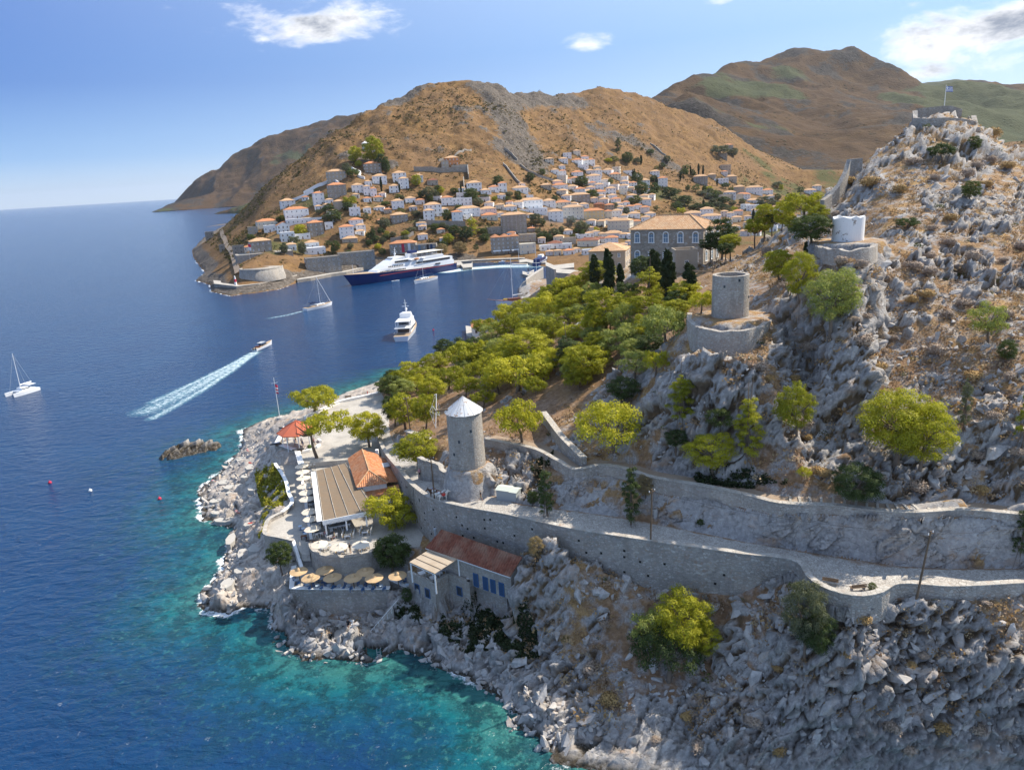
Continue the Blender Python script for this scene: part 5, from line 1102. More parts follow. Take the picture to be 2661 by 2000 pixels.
for (x, y), lab in zip([(830,1410),(881,1417),(937,1411)], ['cream parasol on the left of the curved terrace wall', 'cream parasol in the middle above the curved terrace wall', 'cream parasol on the right end of the curved terrace']): put_parasol(cs, x, y+2, RTZ, lab, 'cream restaurant parasols')
for (x, y), lab in zip([(776,1481),(844,1478),(949,1482),(807,1498),(864,1497),(917,1498),(972,1498),(1033,1492)],
    ['straw parasol at the back left corner of the lower bar terrace', 'half shaded straw parasol against the curved wall', 'small bleached straw parasol in the back row on the right', 'straw parasol at the left end of the front row', 'second straw parasol of the front row', 'third straw parasol of the front row', 'dappled straw parasol at the right end of the front row', 'lone straw parasol next to the stone house']): put_parasol(ss, x, y+2, ST, lab, 'straw parasols of the beach bar')
# tables and chairs
mb = MB(); mb.box((0, 0, .44), (.44, .42, .06)); mb.box((0, .2, .7), (.44, .05, .5))
for a in (-1, 1):
    for b_ in (-1, 1): mb.box((.19*a, .18*b_, .21), (.05, .05, .42))
M_rush = material('rush_seat', None, (.36, .27, .16), .9)
def chair_parts(mat, seat):
    a = MB(); a.box((0, 0, .45), (.44, .42, .06)); s_ = a.data('seat', seat)
    a = MB()
    for z in (.62, .78, .92): a.box((0, .21, z), (.44, .04, .09))
    for k in (-1, 1): a.box((.2*k, .2, .7), (.05, .05, .55))
    bk = a.data('backrest', mat); a = MB(); a.box((0, 0, .22), (.05, .05, .44)); lg = a.data('leg', mat); return s_, bk, lg
wch = chair_parts(M_whitepaint, M_rush); bch = chair_parts(M_bluepaint, M_bluepaint)
def put_chair(parts, x, y, z, rz, label, group):
    o = thing('chair', label, 'chair', (x, y, z), rz, group); obj('seat', parts[0], o); obj('backrest', parts[1], o)
    for a in (-1, 1):
        for b_ in (-1, 1): obj('leg', parts[2], o, (.19*a, .18*b_, 0))
mb = MB(); mb.box((0, 0, .74), (1, .95, .04)); ttop = mb.data('tabletop', M_whitepaint); mb = MB(); mb.box((0, 0, .62), (1.02, .97, .22)); tcl = mb.data('tablecloth', material('white_linen', None, (.72, .74, .76), .9)); mb = MB(); mb.box((0, 0, .35), (.06, .06, .7)); tleg = mb.data('leg', M_whitepaint)
mb = MB(); mb.cyl((0, 0, .72), (0, 0, .76), .36, n=16); rtop = mb.data('tabletop', material('pale_blue_enamel', None, (.45, .55, .66), .4)); mb = MB(); mb.cyl((0, 0, 0), (0, 0, .72), .05, n=6); mb.cyl((0, 0, 0), (0, 0, .04), .25, n=10); rleg = mb.data('pedestal', M_bluepaint)
gar = math.atan2(fr[1], fr[0])
def set_table(p, L, rz, nch, what, group='white restaurant tables', ends=0):
    o = thing('table', 'white clothed table '+what, 'table', (p[0], p[1], p[2]), rz, group); t_ = obj('tabletop', ttop, o); t_.scale = (L, 1, 1)
    c = obj('tablecloth', tcl); c.scale = (L, 1, 1); c.location = (p[0], p[1], p[2]+.03); c.rotation_euler[2] = rz; tag(c, 'white cloth on the table '+what, 'tablecloth', 'white tablecloths')
    for a in (-1, 1):
        for b_ in (-1, 1): obj('leg', tleg, o, (a*(L/2-.1), b_*.4, 0))
    for k in range(nch//2):
        for sgn in (-1, 1):
            dx = -L/2+L*(k+.5)/(nch//2); dy = sgn*.72; sd_ = ('rear', 'front') if abs(rz-gar) < .8 else ('left', 'right')
            put_chair(wch, p[0]+dx*math.cos(rz)-dy*math.sin(rz), p[1]+dx*math.sin(rz)+dy*math.cos(rz), p[2], rz+(0 if sgn > 0 else math.pi)+R.uniform(-.2, .2), f'{ORD[k]} {sd_[0 if sgn > 0 else 1]} white chair at the table '+what, 'chairs at the table '+what)
gar = math.atan2(fr[1], fr[0])
for i, (x, y) in enumerate(col):
    set_table(atz(x+17, y+21, RTZ), 1.5, gar, 4, ['in the tree shade beyond the canopy']+[f'beside the {ORD[k]} parasol of the long row' for k in range(1, 8)]+['beside the last parasol of the long row'][0:1] and (['in the tree shade beyond the canopy']+[f'beside the {ORD[k]} parasol of the long row' for k in range(1, 8)]+['beside the last parasol of the long row'])[i])
set_table(atz(883, 1372, RTZ), 3.6, gar, 10, 'just under the front of the brown canopy')
set_table(atz(862, 1396, RTZ), 1.9, gar+.3, 4, 'in the sun left of the canopy front'); set_table(atz(906, 1393, RTZ), 2.4, gar+1.3, 6, 'in the sun in front of the canopy'); set_table(atz(952, 1384, RTZ), 2.1, gar+1.2, 6, 'at the sunny right front of the canopy')
set_table(atz(845, 1427, RTZ), 1.8, gar+.5, 4, 'under the left parasol of the curved terrace'); set_table(atz(887, 1433, RTZ), 2.3, gar+1.4, 6, 'at the edge of the curved terrace'); set_table(atz(944, 1427, RTZ), 1.9, gar+.1, 6, 'under the right parasol of the curved terrace')
set_table(atz(812, 1212, RTZ), 3.2, gar, 8, 'in shade just above the canopy')
def round_table(x, y, z, what, nch=2):
    p = atz(x, y, z+.74); o = thing('round_table', 'round pale blue bar table '+what, 'table', (p[0], p[1], z), 0, 'round bar tables'); obj('tabletop', rtop, o); obj('pedestal', rleg, o)
    a0 = R.uniform(-1, 1)
    for k in range(nch): a = a0+math.pi*k; put_chair(bch, p[0]+.75*math.cos(a), p[1]+.75*math.sin(a), z, a-math.pi/2, ('right', 'left')[k]+' blue chair at the round bar table '+what, 'chairs at the round bar table '+what)
for x, y, what in ((770,1506,'left of the front row of straw parasols'),(798,1518,'in the front left terrace corner'),(825,1520,'between the first and second straw parasols'),(855,1519,'in shade under the second straw parasol'),(881,1520,'between the second and third straw parasols'),(905,1520,'in front of the third straw parasol'),(937,1521,'between the third and fourth straw parasols'),(960,1521,'in front of the dappled straw parasol'),(990,1520,'in the front right terrace corner'),(836,1502,'behind the second straw parasol'),(900,1490,'near the back wall of the bar terrace')): round_table(x, y, ST, what)
round_table(1041, 1510, ST+.1, 'near the lone straw parasol', 1); round_table(1057, 1518, ST+.1, 'beside the stone house wall', 1)
for x, y, what in ((780,1366,'near the top of the terrace stairs'),(788,1372,'second on the terrace stairs'),(793,1385,'at the foot of the last cream parasol')): round_table(x, y, LT, what, 0)
for x, y, w_ in ((1096,1488,'front left'),(1126,1500,'front right'),(1140,1488,'back right'),(1152,1478,'rear')):
    p = atz(x, y, 8.9); o = thing('table', f'white square table, {w_} one under the pale pergola', 'table', (p[0], p[1], 8.2), .5, 'pergola tables'); obj('tabletop', ttop, o)
    for a in (-1, 1):
        for b_ in (-1, 1): obj('leg', tleg, o, (a*.4, b_*.4, 0))
    for k in (0, 1): put_chair(wch, p[0]+.8*math.cos(.5+math.pi*k), p[1]+.8*math.sin(.5+math.pi*k), 8.2, .5+math.pi*k-math.pi/2, f'{("right", "left")[k]} white chair at the {w_} table under the pale pergola', 'chairs under the pergola')
for k in range(6):
    p = atz(1178+7.2*k, 1490+3.3*k, 8.9); put_chair(wch, p[0], p[1], 8.2, -.6, f'white chair, {ORD[k]} from the left in the line along the parapet', 'chairs along the parapet')
# dark wooden bar tables on the stair
for k, (x, y) in enumerate(((791,1403),(792,1424),(794,1437))):
    p = atz(x, y, 8.2-.7*k); mb = MB(); mb.box((0, 0, .8), (1., .7, .06)); 
    for a in (-1, 1): mb.box((.4*a, 0, .4), (.06, .5, .8))
    tag(mb.build('wooden_table', material('brown_wood', None, (.16, .07, .035), .7) if k == 0 else bpy.data.materials['brown_wood'], None, (p[0], p[1], p[2]), .1), ['brown wooden table at the top of the stairs', 'brown wooden table halfway down the stairs', 'brown wooden table at the bottom of the stairs'][k], 'table', 'brown tables on the stair')
# ------------------------------------------------------------------ trees and shrubs
def m_leaf(c1, c2, tr=.35, name='leaf'):
    def fn(t, b):
        oi = t.new('ShaderNodeObjectInfo').outputs['Random']; p = pos(t); n = t.noise(p, .9, 4, .6); n2 = t.noise(p, 6, 2, .5)
        f = t.math('ADD', t.math('MULTIPLY', n, .6), t.math('ADD', t.math('MULTIPLY', oi, .35), t.math('MULTIPLY', n2, .15)))
        c = t.mix(t.rng(f, .25, .8), c1, c2); t.put(b.inputs['Base Color'], c); b.inputs['Roughness'].default_value = .7
        tl = t.new('ShaderNodeBsdfTranslucent'); t.put(tl.inputs[0], t.mix(1., c, (1.25, 1.3, .8), 'MULTIPLY'))
        mx = t.new('ShaderNodeMixShader'); mx.inputs[0].default_value = tr; t.link(b.outputs[0], mx.inputs[1]); t.link(tl.outputs[0], mx.inputs[2])
        t.link(mx.outputs[0], t.n['Material Output'].inputs[0])
    return material(name, fn, spec=.25)
M_pine = m_leaf((.14, .16, .008), (.47, .435, .035), .36, name='pine_needles'); M_pinepale = m_leaf((.17, .20, .045), (.33, .35, .10), name='pale_pine_needles')
M_darkleaf = m_leaf((.035, .055, .014), (.08, .11, .03), .2, 'dark_leaves'); M_cyp = m_leaf((.018, .032, .012), (.045, .062, .022), .15, 'cypress_scales')
M_shrub = m_leaf((.05, .075, .018), (.11, .135, .035), .3, 'shrub_leaves'); M_olive = m_leaf((.075, .085, .045), (.15, .16, .09), .25, 'olive_leaves')
M_tan = m_leaf((.20, .145, .07), (.33, .25, .13), .3, 'tan_foliage'); M_bark = material('bark', m_plaster((.13, .095, .07), (.22, .17, .13)), rough=.95)
def leaves(centers, radii, per, size, rs, flat=.6, up_bias=.85):
    """leaf-sized faces spread over and through the clumps of a crown"""
    V = []; n = len(centers)
    for c, r in zip(centers, radii):
        k = int(per*(r/np.mean(radii))**1.5); d = rs.normal(size=(k, 3)); d[:, 2] += up_bias; d /= np.linalg.norm(d, axis=1, keepdims=True)
        rad = r*rs.uniform(.6, 1.1, (k, 1))*(1+.18*np.sin(7*d[:, :1]+3*d[:, 1:2]*2)); P_ = np.array(c)+d*rad*np.array([1, 1, flat])
        nn = d+rs.normal(size=(k, 3))*.33; nn /= np.linalg.norm(nn, axis=1, keepdims=True)
        a = np.cross(nn, rs.normal(size=(k, 3))); a /= np.linalg.norm(a, axis=1, keepdims=True)+1e-9; b_ = np.cross(nn, a)
        s_ = size*rs.uniform(.6, 1.35, (k, 1)); V.append(np.stack([P_-a*s_, P_-b_*s_*.55, P_+a*s_+nn*s_*.3, P_+b_*s_*.55], 1))
    V = np.concatenate(V).reshape(-1, 3); return V
def mesh_q(name, V, mat):
    o = mesh_from(name, V, np.arange(len(V)).reshape(-1, 4), mat); me = o.data; bpy.data.objects.remove(o); return me
def pine_variant(kind, seed, fine=False):
    """unit crown: radius about 1, centre at the origin; returns crown mesh, trunk mesh for height 1 crown"""
    rs = np.random.RandomState(seed); cs_ = []; rd = []
    if kind == 'umbrella': n, zf, lo = 34, .42, -.35
    elif kind == 'round': n, zf, lo = 40, .8, -.75
    elif kind == 'tall': n, zf, lo = 38, 1.5, -1.3
    else: n, zf, lo = 22, .55, -.5
    tries = 0
    while len(cs_) < n and tries < 4000:
        tries += 1; d = rs.normal(size=3); d /= np.linalg.norm(d); r = rs.uniform(.45, 1)**.6; p_ = d*r*np.array([.78, .78, zf*.82])
        if kind == 'tall':
            p_[2] = rs.uniform(-zf*.9, zf*.9); w_ = (1-.75*(p_[2]/zf*.5+.5))*.8+.1; a = rs.uniform(0, 6.28); p_[0], p_[1] = w_*math.cos(a)*rs.uniform(.3, 1), w_*math.sin(a)*rs.uniform(.3, 1)
        if p_[2] < lo*zf: continue
        if any(np.linalg.norm((p_-q_)*np.array([1, 1, 1.5])) < (.37 if kind != 'sparse' else .42) for q_ in cs_): continue
        cs_.append(p_); rd.append(rs.uniform(.15, .33))
    crown = mesh_q('crown', leaves(cs_, rd, 420 if fine else (260 if kind != 'sparse' else 190), .023 if fine else .034, rs), M_pine)
    mb = MB(); base = Vector((rs.uniform(-.15, .15), rs.uniform(-.15, .15), -1.)); fork = Vector((0, 0, -.25 if kind != 'tall' else .1))
    mb.tube([base-Vector((0, 0, .4)), base, (base+fork)/2+Vector((rs.uniform(-.08, .08), rs.uniform(-.08, .08), 0)), fork], [.1, .085, .065, .055], 7)
    for q_ in sorted(range(len(cs_)), key=lambda i: -np.linalg.norm(cs_[i]))[:9]:
        e_ = Vector(cs_[q_]); mb.tube([fork, (fork+e_)/2+Vector((0, 0, -.06)), e_], [.045, .03, .012], 5)
    me = mb.data('trunk', M_bark); return crown, me
PINES = {k: [pine_variant(k, 10*i+j) for j in range(3 if k != 'sparse' else 2)] for i, k in enumerate(('umbrella', 'round', 'tall', 'sparse'))}
FINE = {k: [pine_variant(k, 50+i*7+j, True) for j in range(2)] for i, k in enumerate(('umbrella', 'round'))}
PALS = [M_pine, M_darkleaf, M_pinepale, M_shrub, M_olive, M_tan]
def scr(p):
    d = np.asarray(p)-np.array([0, 0, HZ]); k = d@fw; return W/2+F*(d@rt)/k, H/2-F*(d@up)/k
def place(fld, x, y, h, foot=.55):
    g = fld.hit(x, min(1995, y+h*foot))
    if g is None: g = fld.hit(x, y+h*1.2)
    return g
def tree(x, y, w_, h, kind, label, pal=M_pine, name='pine_tree', cat='pine tree', fld=None, foot=.62, group='pines of the headland', base=None, lean=0.):
    fld = fld or near; g = base if base is not None else place(fld, x, y, h, foot)
    if g is None: return None
    lo, hi = g[2]-3, g[2]+25
    for _ in range(30):
        m = (lo+hi)/2
        if scr((g[0], g[1], m))[1] > y: lo = m
        else: hi = m
    sc_ = depth((g[0], g[1], m))/F; zc = m-g[2]; rw_ = w_*sc_/2; rh = h*sc_/2*1.06; px_ = scr((g[0], g[1], m))[0]
    zc = max(zc, rh*.45)
    nat = {'umbrella': .45, 'round': .85, 'tall': 1.5, 'sparse': .6}[kind]
    o = thing(name, label, cat, (g[0], g[1], g[2]), 0, group); v = R.choice(PINES[kind]); a = R.uniform(0, 6.28)
    if depth(g) < 112 and kind in FINE:
        v = R.choice(FINE[kind])
    c = obj('crown', v[0], o, (lean, 0, zc), a, (rw_*1.02, rw_*1.02, rh/nat*.98))
    if pal is not M_pine: c.material_slots[0].link = 'OBJECT'; c.material_slots[0].material = pal
    tr = obj('trunk', v[1], o, (0, 0, zc), a); s_ = (zc+.1); tr.scale = (min(rw_, 3.2), min(rw_, 3.2), s_)
    tr.scale = (rw_*.8, rw_*.8, s_); return o
def c4(L, sx=2.212, ox=1100, oy=600): return [(ox+a/sx, oy+b_/sx, c_/sx, d/sx)+tuple(r) for a, b_, c_, d, *r in L]
U, RO_, T_, SP = 'umbrella', 'round', 'tall', 'sparse'
grove = c4([
 (880,300,150,80,U,'flat topped pine on the cliff edge below the two roofed villa',0),(755,350,150,90,U,'low pine at the grove edge above the red gulet',0),(865,395,160,140,RO_,'rounded pine left of the big dark crowned pine',0),(1010,235,190,120,RO_,'bright pine behind the row of cypresses',0),(1260,205,140,110,RO_,'olive toned pine between cypresses and mansion',1),
 (1050,435,240,200,RO_,'big rounded pine with dark underside in the grove centre',0),(700,430,200,120,U,'umbrella pine with visible bent trunk near the sea edge',0),(575,495,140,100,U,'small pine nearest the cliff over the harbour',0),(1300,305,160,160,T_,'bright yellow green pine between two cypresses',0),(1295,425,200,100,U,'wide low pine just right of the cypresses',0),(1150,500,150,150,SP,'greyish airy pine in the middle of the grove',2),(1385,540,240,170,U,'broad pale pine above the mill cliff',2),
 (1500,350,170,110,RO_,'pine left of the roofless mill, upper one',0),(1600,405,130,90,U,'pine touching the roofless mill on its left',0),(1455,440,140,90,RO_,'pine left of the roofless mill, lower one',0),(1195,590,180,110,U,'pale layered pine over the buttress wall',2),(1125,640,220,110,U,'layered pine right of the dry stone hut',2),(1310,650,150,100,RO_,'deep green low pine under the broad pale pine',1),
 (650,565,190,120,U,'pine above the harbour house path',0),(590,655,260,170,RO_,'large dense pine left of the buttress wall',0),(400,600,150,120,SP,'greyish feathery pine beside the harbour house',2),(430,670,150,90,U,'thin pine with forked trunk above the plaza slope',2),(250,715,220,130,U,'wide pine on the seaward corner of the grove',0),(75,755,150,110,RO_,'leftmost large pine over the sea',0),(155,835,170,100,U,'spreading pine above the plaza shrubs',0),(255,890,140,90,U,'small umbrella pine behind the roofed windmill',0),
 (560,800,350,150,U,'huge umbrella pine on several bare trunks',0),(430,850,170,110,U,'pine leaning out of the huge umbrella pine',0),(930,745,230,170,RO_,'bright pine beside the narrow upright wall',0),(890,850,150,90,U,'low pine at the foot of the narrow wall',0),(1230,760,190,120,SP,'pine on the soil bank below the pale grove',2),(1345,745,140,100,U,'pine at the cliff end of the grove',0),(640,890,120,80,U,'small pine between trunks above the path',0),(55,905,150,130,RO_,'pine standing above the plaza on the right',0),(25,1020,130,150,RO_,'pine overhanging the plaza corner wall',0),(350,960,130,70,U,'small pine crown just over the conical roof',0),(835,690,170,150,T_,'dark pine beside the upright wall',1),(1150,905,160,130,RO_,'dark shrubby pine under the cliff edge',1),(495,560,140,110,U,'pine on the slope above the harbour house roof',0),(1000,640,120,120,RO_,'pine hidden behind the bright wall side pine',0),(740,560,150,120,RO_,'pine between the umbrella pine and the buttress',0),(330,800,140,100,U,'pine behind the huge umbrella pine',0),(470,745,160,100,U,'pine at the back of the wide seaward pine',0),(1210,680,140,110,RO_,'pine filling the middle of the pale grove',2),(980,540,130,110,U,'pine under the big rounded pine',0),
 (550,1090,230,170,U,'single windswept pine on the bare soil right of the windmill',0),(1080,1125,400,230,U,'very wide flat pine on the slope over the upper path',0),(1480,940,150,200,T_,'tall cone shaped pine against the dark cliff',0),(1455,1190,130,90,RO_,'dark bush pine below the cone shaped pine',1),(1860,1115,170,260,T_,'tall dark pine in the cliff gully',0),(1655,1260,250,180,RO_,'rounded pine at the gully foot above the path',0),(1700,1080,140,120,SP,'dull brown green shrub high in the gully',3),(2130,1010,200,240,RO_,'solitary bushy pine on the cliff right of the gully',0)])
for x, y, a, b_, k, lab, pi_ in grove: tree(x, y, a*1.3, b_*1.22, k, lab, PALS[pi_])
for x, y, a, b_, k, lab, pi_ in c4([
 (100,805,130,120,RO_,'pine at the top left of the stack beside the white stump',0),(190,855,150,190,RO_,'middle pine of the trio below the white stump',0),(330,945,230,230,RO_,'large pine lowest of the trio below the white stump',2),(620,1485,330,260,RO_,'large double pine on the right hillside, left half',0),(725,1540,240,260,RO_,'right half of the large double pine on the hillside',0),(1000,1050,150,150,SP,'sparse yellowish tree among the right hand rocks',2),(930,485,80,75,RO_,'compact bright bush on the hill below the fort',3),(800,322,110,60,U,'dark bush under the fort wall',1),(945,285,60,60,RO_,'small bush on the right shoulder of the fort rock',3),(1085,1180,80,90,RO_,'green shrub beside the sparse yellowish tree',3),(900,1400,60,190,T_,'slim airy young cypress on the right slope',4),(1158,1440,70,220,T_,'pine cut by the right picture edge halfway up',0),(660,630,100,40,U,'dark low bush under the grey boulders near the stump',1)], 1.663, 1961, 200): tree(x, y, a*1.15, b_*1.1, k, lab, PALS[pi_], group='trees on the rocky right hill')
for x, y, a, b_, k, lab, pi_ in c4([(1800,715,340,200,U,'broad golden pine at the shoulder under the fort wall',0),(1600,790,160,210,RO_,'pine left of the broad golden pine',0),(1560,660,190,110,U,'upper pine of the group behind the golden pine',0),(1420,800,170,180,RO_,'pine above the path left of the shoulder group',0),(1190,870,190,170,RO_,'pine right of the mansion with a bare trunk',0),(1330,930,190,130,U,'low pine before the shoulder group',0),(1860,930,310,230,RO_,'big dull green bush under the broad golden pine',3),(1010,1000,260,300,RO_,'dark fir beside the right wall of the mansion',1),(1090,1060,170,130,RO_,'green tree at the foot of the dark fir',0),(900,1075,180,120,RO_,'dark tree in front of the mansion annex',1),(75,1045,130,130,RO_,'bright round tree left of the mansion',0),(1500,830,150,120,RO_,'dark pine between the shoulder group and the mansion',1),(1260,800,130,110,RO_,'yellow pine crown behind the bare trunked pine',0),(1700,880,170,120,RO_,'pine under the left half of the golden pine',0),(1130,960,120,120,T_,'slender pine beside the dark fir',0),(1420,900,150,120,U,'pine rising over the path by the shoulder',0),(1930,790,170,150,RO_,'pine at the right end of the shoulder group',0),(1050,1130,150,100,RO_,'dark shrub at the annex corner',1)], 3.687, 1600, 340): tree(x, y, a*1.35, b_*1.25, k, lab, PALS[pi_], group='trees around the mansion')
for x, y, a, b_, k, lab, pi_ in [(1775,1605,180,150,RO_,'large bright pine shrub on the slope below the retaining wall',0),(1692,1640,120,130,SP,'paler grey green shrub left of the large bright pine shrub',2),(1730,1690,210,110,U,'dark low shrub at the foot of the large bright pine shrub',1),(1830,1660,100,90,RO_,'small pine shrub at the right foot of the large bright one',0),(2085,1590,130,190,RO_,'grey green bush growing over the pale rock ridge',4),(2120,1640,110,140,RO_,'dusky bush hanging lower on the rock ridge',1),(1010,1318,140,80,U,'bright pine behind the brown canopy corner',0),(1075,1345,110,70,U,'pine branch spreading to the retaining wall',0),(1025,1432,110,90,RO_,'leafy tree between curved terrace and stone house',3),(822,1036,135,66,U,'umbrella pine behind the pavilion on the plaza edge',0),(868,1104,140,66,U,'leaning pine with bare trunk over the plaza',0),(960,1108,110,90,RO_,'dense round pine above the tiled house',0),(1088,1162,130,90,RO_,'pine by the walkway left of the windmill podium',0),(1028,1058,70,80,RO_,'dark round shrub tree at the plaza corner',1),(1055,1060,110,90,RO_,'bright pine right of the dark round shrub tree',0),(1020,1000,90,60,RO_,'brown green bush at the corner of the plaza',3),(735,1440,75,80,RO_,'bushy olive below the pointed terrace',3),(2265,1524,26,26,RO_,'tiny round tree on the road bend',3),(1820,1358,26,20,U,'small green bush at the cliff foot beside the road',3),(1420,1275,60,110,T_,'dark ivy like tree on the rock behind the utility hut',1),(1385,1292,40,40,RO_,'bright little bush right of the utility hut',3),(1640,1280,70,140,T_,'tall dark bush hanging under the upper path',1),(1675,1262,60,60,RO_,'rusty dry bush under the upper path wall',5),(2220,1255,150,120,RO_,'dark green tree above the end of the path steps',1),(2090,1228,40,30,U,'small yellow bush on the slope above the path',0),(2650,1380,60,120,T_,'dark tree cut by the right edge at the path end',1),(1395,1420,50,60,RO_,'orange dry bush on top of the retaining wall rock',5),(1045,1508,10,10,RO_,'tiny plant by the lone straw parasol',3),(1060,1545,34,46,RO_,'dark green plant at the stone house corner',1)]:  # the dark low crown paints the bright pine shrub's shaded underside
    if lab.startswith('leaning pine with'):
        g = atz(818, 1197, RTZ+.7); tree(x, y, a, b_, k, lab, PALS[pi_], base=np.array([g[0], g[1], g[2]]), group='trees around the restaurants', lean=4.0); continue
    b0 = None
    if y > 1300 and 980 < x < 1080 and y < 1400: b0 = np.array([*atz(1035 if x > 1050 else 1015, 1370, RTZ)[:2], RTZ])
    if x in (818, 960): b0 = np.array([*atz(x, 1075 if x == 818 else 1160, GZ)[:2], GZ])
    tree(x, y, a, b_, k, lab, PALS[pi_], 'pine_tree' if pi_ in (0, 2) else 'shrub', 'pine tree' if pi_ in (0, 2) else 'shrub', base=b0, group='trees around the restaurants')
def cypress_variant(seed):
    rs = np.random.RandomState(seed); cs_ = []; rd = []
    for k in range(30):
        f = (k+.5)/30; r = .85*math.sin(math.pi*min(1, .15+.85*(1-f)))**.8*(1-f*.35); a = rs.uniform(0, 6.28); cs_.append((r*.45*math.cos(a), r*.45*math.sin(a), f)); rd.append(max(.12, r*.55))
    V = leaves([(0, 0, 0)], [1], 10, .1, rs); V = []
    for c, r in zip(cs_, rd):
        k = 90; d = rs.normal(size=(k, 3)); d /= np.linalg.norm(d, axis=1, keepdims=True); P_ = np.array(c)+d*np.array([r, r, .07]); a = rs.normal(size=(k, 3))*.13; b_ = rs.normal(size=(k, 3))*.07; a[:, 2] *= .25; b_[:, 2] = .03
        V.append(np.stack([P_-a, P_-b_, P_+a, P_+b_], 1))
    mb = MB(); mb.tube([(0, 0, -.06), (0, 0, .2)], [.12, .1], 6); return mesh_q('crown', np.concatenate(V).reshape(-1, 3), M_cyp), mb.data('trunk', M_bark)
CYP = [cypress_variant(s) for s in range(3)]
def cypress(x, ytop, ybase, w_, label, fld=None, group='cypress trees', base=None):
    g = base if base is not None else (fld or near).hit(x, ybase)
    if g is None: return
    sc_ = depth(g)/F; lo, hi = g[2], g[2]+40
    for _ in range(30):
        m = (lo+hi)/2
        if scr((g[0], g[1], m))[1] > ytop: lo = m
        else: hi = m
    o = thing('cypress_tree', label, 'cypress tree', tuple(g), R.uniform(0, 6), group); v = R.choice(CYP); s_ = (w_*sc_/1.5, w_*sc_/1.5, m-g[2]); obj('crown', v[0], o, scale=s_); obj('trunk', v[1], o, scale=s_)
for x, y0, y1, w_, lab in [(1547,668,760,30,'leftmost cypress of the pair left of the twin cypresses'),(1582,655,780,34,'tallest cypress in the row below the mansion'),(1612,690,770,24,'thin cypress between the tall and the dark cypress'),(1737,660,790,42,'broad dark cypress in front of the mansion annex'),(1700,655,760,40,'dark cypress tree before the mansion windows'),(1790,690,790,40,'dark conifer right of the mansion annex'),(1355,842,870,10,'small young cypress on the harbour cliff'),(1368,790,815,9,'tiny cypress under the stone terrace'),(1467,860,890,12,'short dark cypress by the buttress wall'),(1476,856,888,11,'second short cypress by the buttress wall'),(2093,630,665,12,'little dark cypress on the ridge near the white stump')]: cypress(x, y0, y1, w_, lab)

# more pines filling the grove between the named ones
gp = [tuple(p) for p in [(1260,1010),(1190,960),(1120,985),(1040,1020),(1000,1035),(990,985),(1100,930),(1200,880),(1330,810),(1450,745),(1600,730),(1800,760),(1790,800),(1640,880),(1560,960),(1480,985),(1400,1000)]]
rg = random.Random(4); k = 0; tr_ = 0; done = [(g_[0], g_[1]) for g_ in grove]
GL = [(g_[0], g_[1], g_[5]) for g_ in grove]; seen_g = set()
while k < 64 and tr_ < 3000:
    tr_ += 1; x, y = rg.uniform(985, 1800), rg.uniform(730, 1030)
    if not in_poly(np.array([x]), np.array([y]), gp)[0] or any(math.hypot(x-a, (y-b)*1.4) < 22 for a, b in done): continue
    done.append((x, y)); L_ = sorted(GL, key=lambda l: math.hypot(l[0]-x, l[1]-y))
    for gx_, gy_, gl in L_[:9]:
        dx, dy = x-gx_, y-gy_; d_ = ('right of' if dx > 0 else 'left of') if abs(dx) > abs(dy)*1.3 else ('in front of' if dy > 0 else 'behind'); s_ = f'{rg.choice(["filling", "lesser", "smaller"])} pine {d_} the {gl}'
        if (d_, gl) not in seen_g and len(s_.split()) <= 16: break
    seen_g.add((d_, gl)); pal_ = rg.choice([M_pine, M_pine, M_pine, M_pinepale, M_darkleaf]); tree(x, y, rg.uniform(50, 92), rg.uniform(38, 58), rg.choice([U, U, RO_, SP]), s_, pal_); k += 1
# ------------------------------------------------------------------ the town
def unit_window(kind):
    """a unit window seen from -Y: frame proud of the wall, pane set back inside it"""
    mb = MB(); t_ = .13
    if kind == 'arch':
        n = 8; a = [math.pi*i/n for i in range(n+1)]
        O = [(.5*math.cos(x), .5+.32*math.sin(x)) for x in a]; I = [(.36*math.cos(x), .47+.24*math.sin(x)) for x in a]
        for i in range(n): mb.add([(O[i][0], -.1, O[i][1]), (O[i+1][0], -.1, O[i+1][1]), (I[i+1][0], -.1, I[i+1][1]), (I[i][0], -.1, I[i][1])], [(0, 3, 2, 1)]); mb.add([(O[i][0], -.1, O[i][1]), (O[i+1][0], -.1, O[i+1][1]), (O[i+1][0], .02, O[i+1][1]), (O[i][0], .02, O[i][1])], [(0, 1, 2, 3)])
        mb.box((0, -.06, .32), (.76, .06, .2), 0, 1)
    mb.box((-.43, -.04, 0), (t_, .14, 1)); mb.box((.43, -.04, 0), (t_, .14, 1)); mb.box((0, -.05, -.5), (1.1, .18, .1))
    if kind != 'arch': mb.box((0, -.04, .47), (.98, .14, .08))
    mb.box((0, 0, 0), (.76, .04, .96), 0, 1); mb.box((0, -.025, 0), (.05, .03, .96)); mb.box((0, -.025, .1), (.76, .03, .04))
    return mb
M_frame = M_whitepaint; M_shutd = material('dark_shutter', None, (.05, .035, .03), .6); M_shutb = material('blue_grey_shutter', None, (.16, .24, .32), .6); M_shutg = material('green_shutter', None, (.03, .09, .05), .6); M_brown = material('brown_shutter', None, (.14, .06, .03), .6)
WIN = {}
for k in ('rect', 'arch'):
    for nm, fm, pm in (('g', M_frame, M_glass), ('d', M_stone2, M_shutd), ('b', M_frame, M_shutb), ('n', M_frame, M_shutg), ('r', M_frame, M_brown), ('u', M_frame, M_bluepane)): WIN[k+nm] = unit_window(k).data('window', [fm, pm])
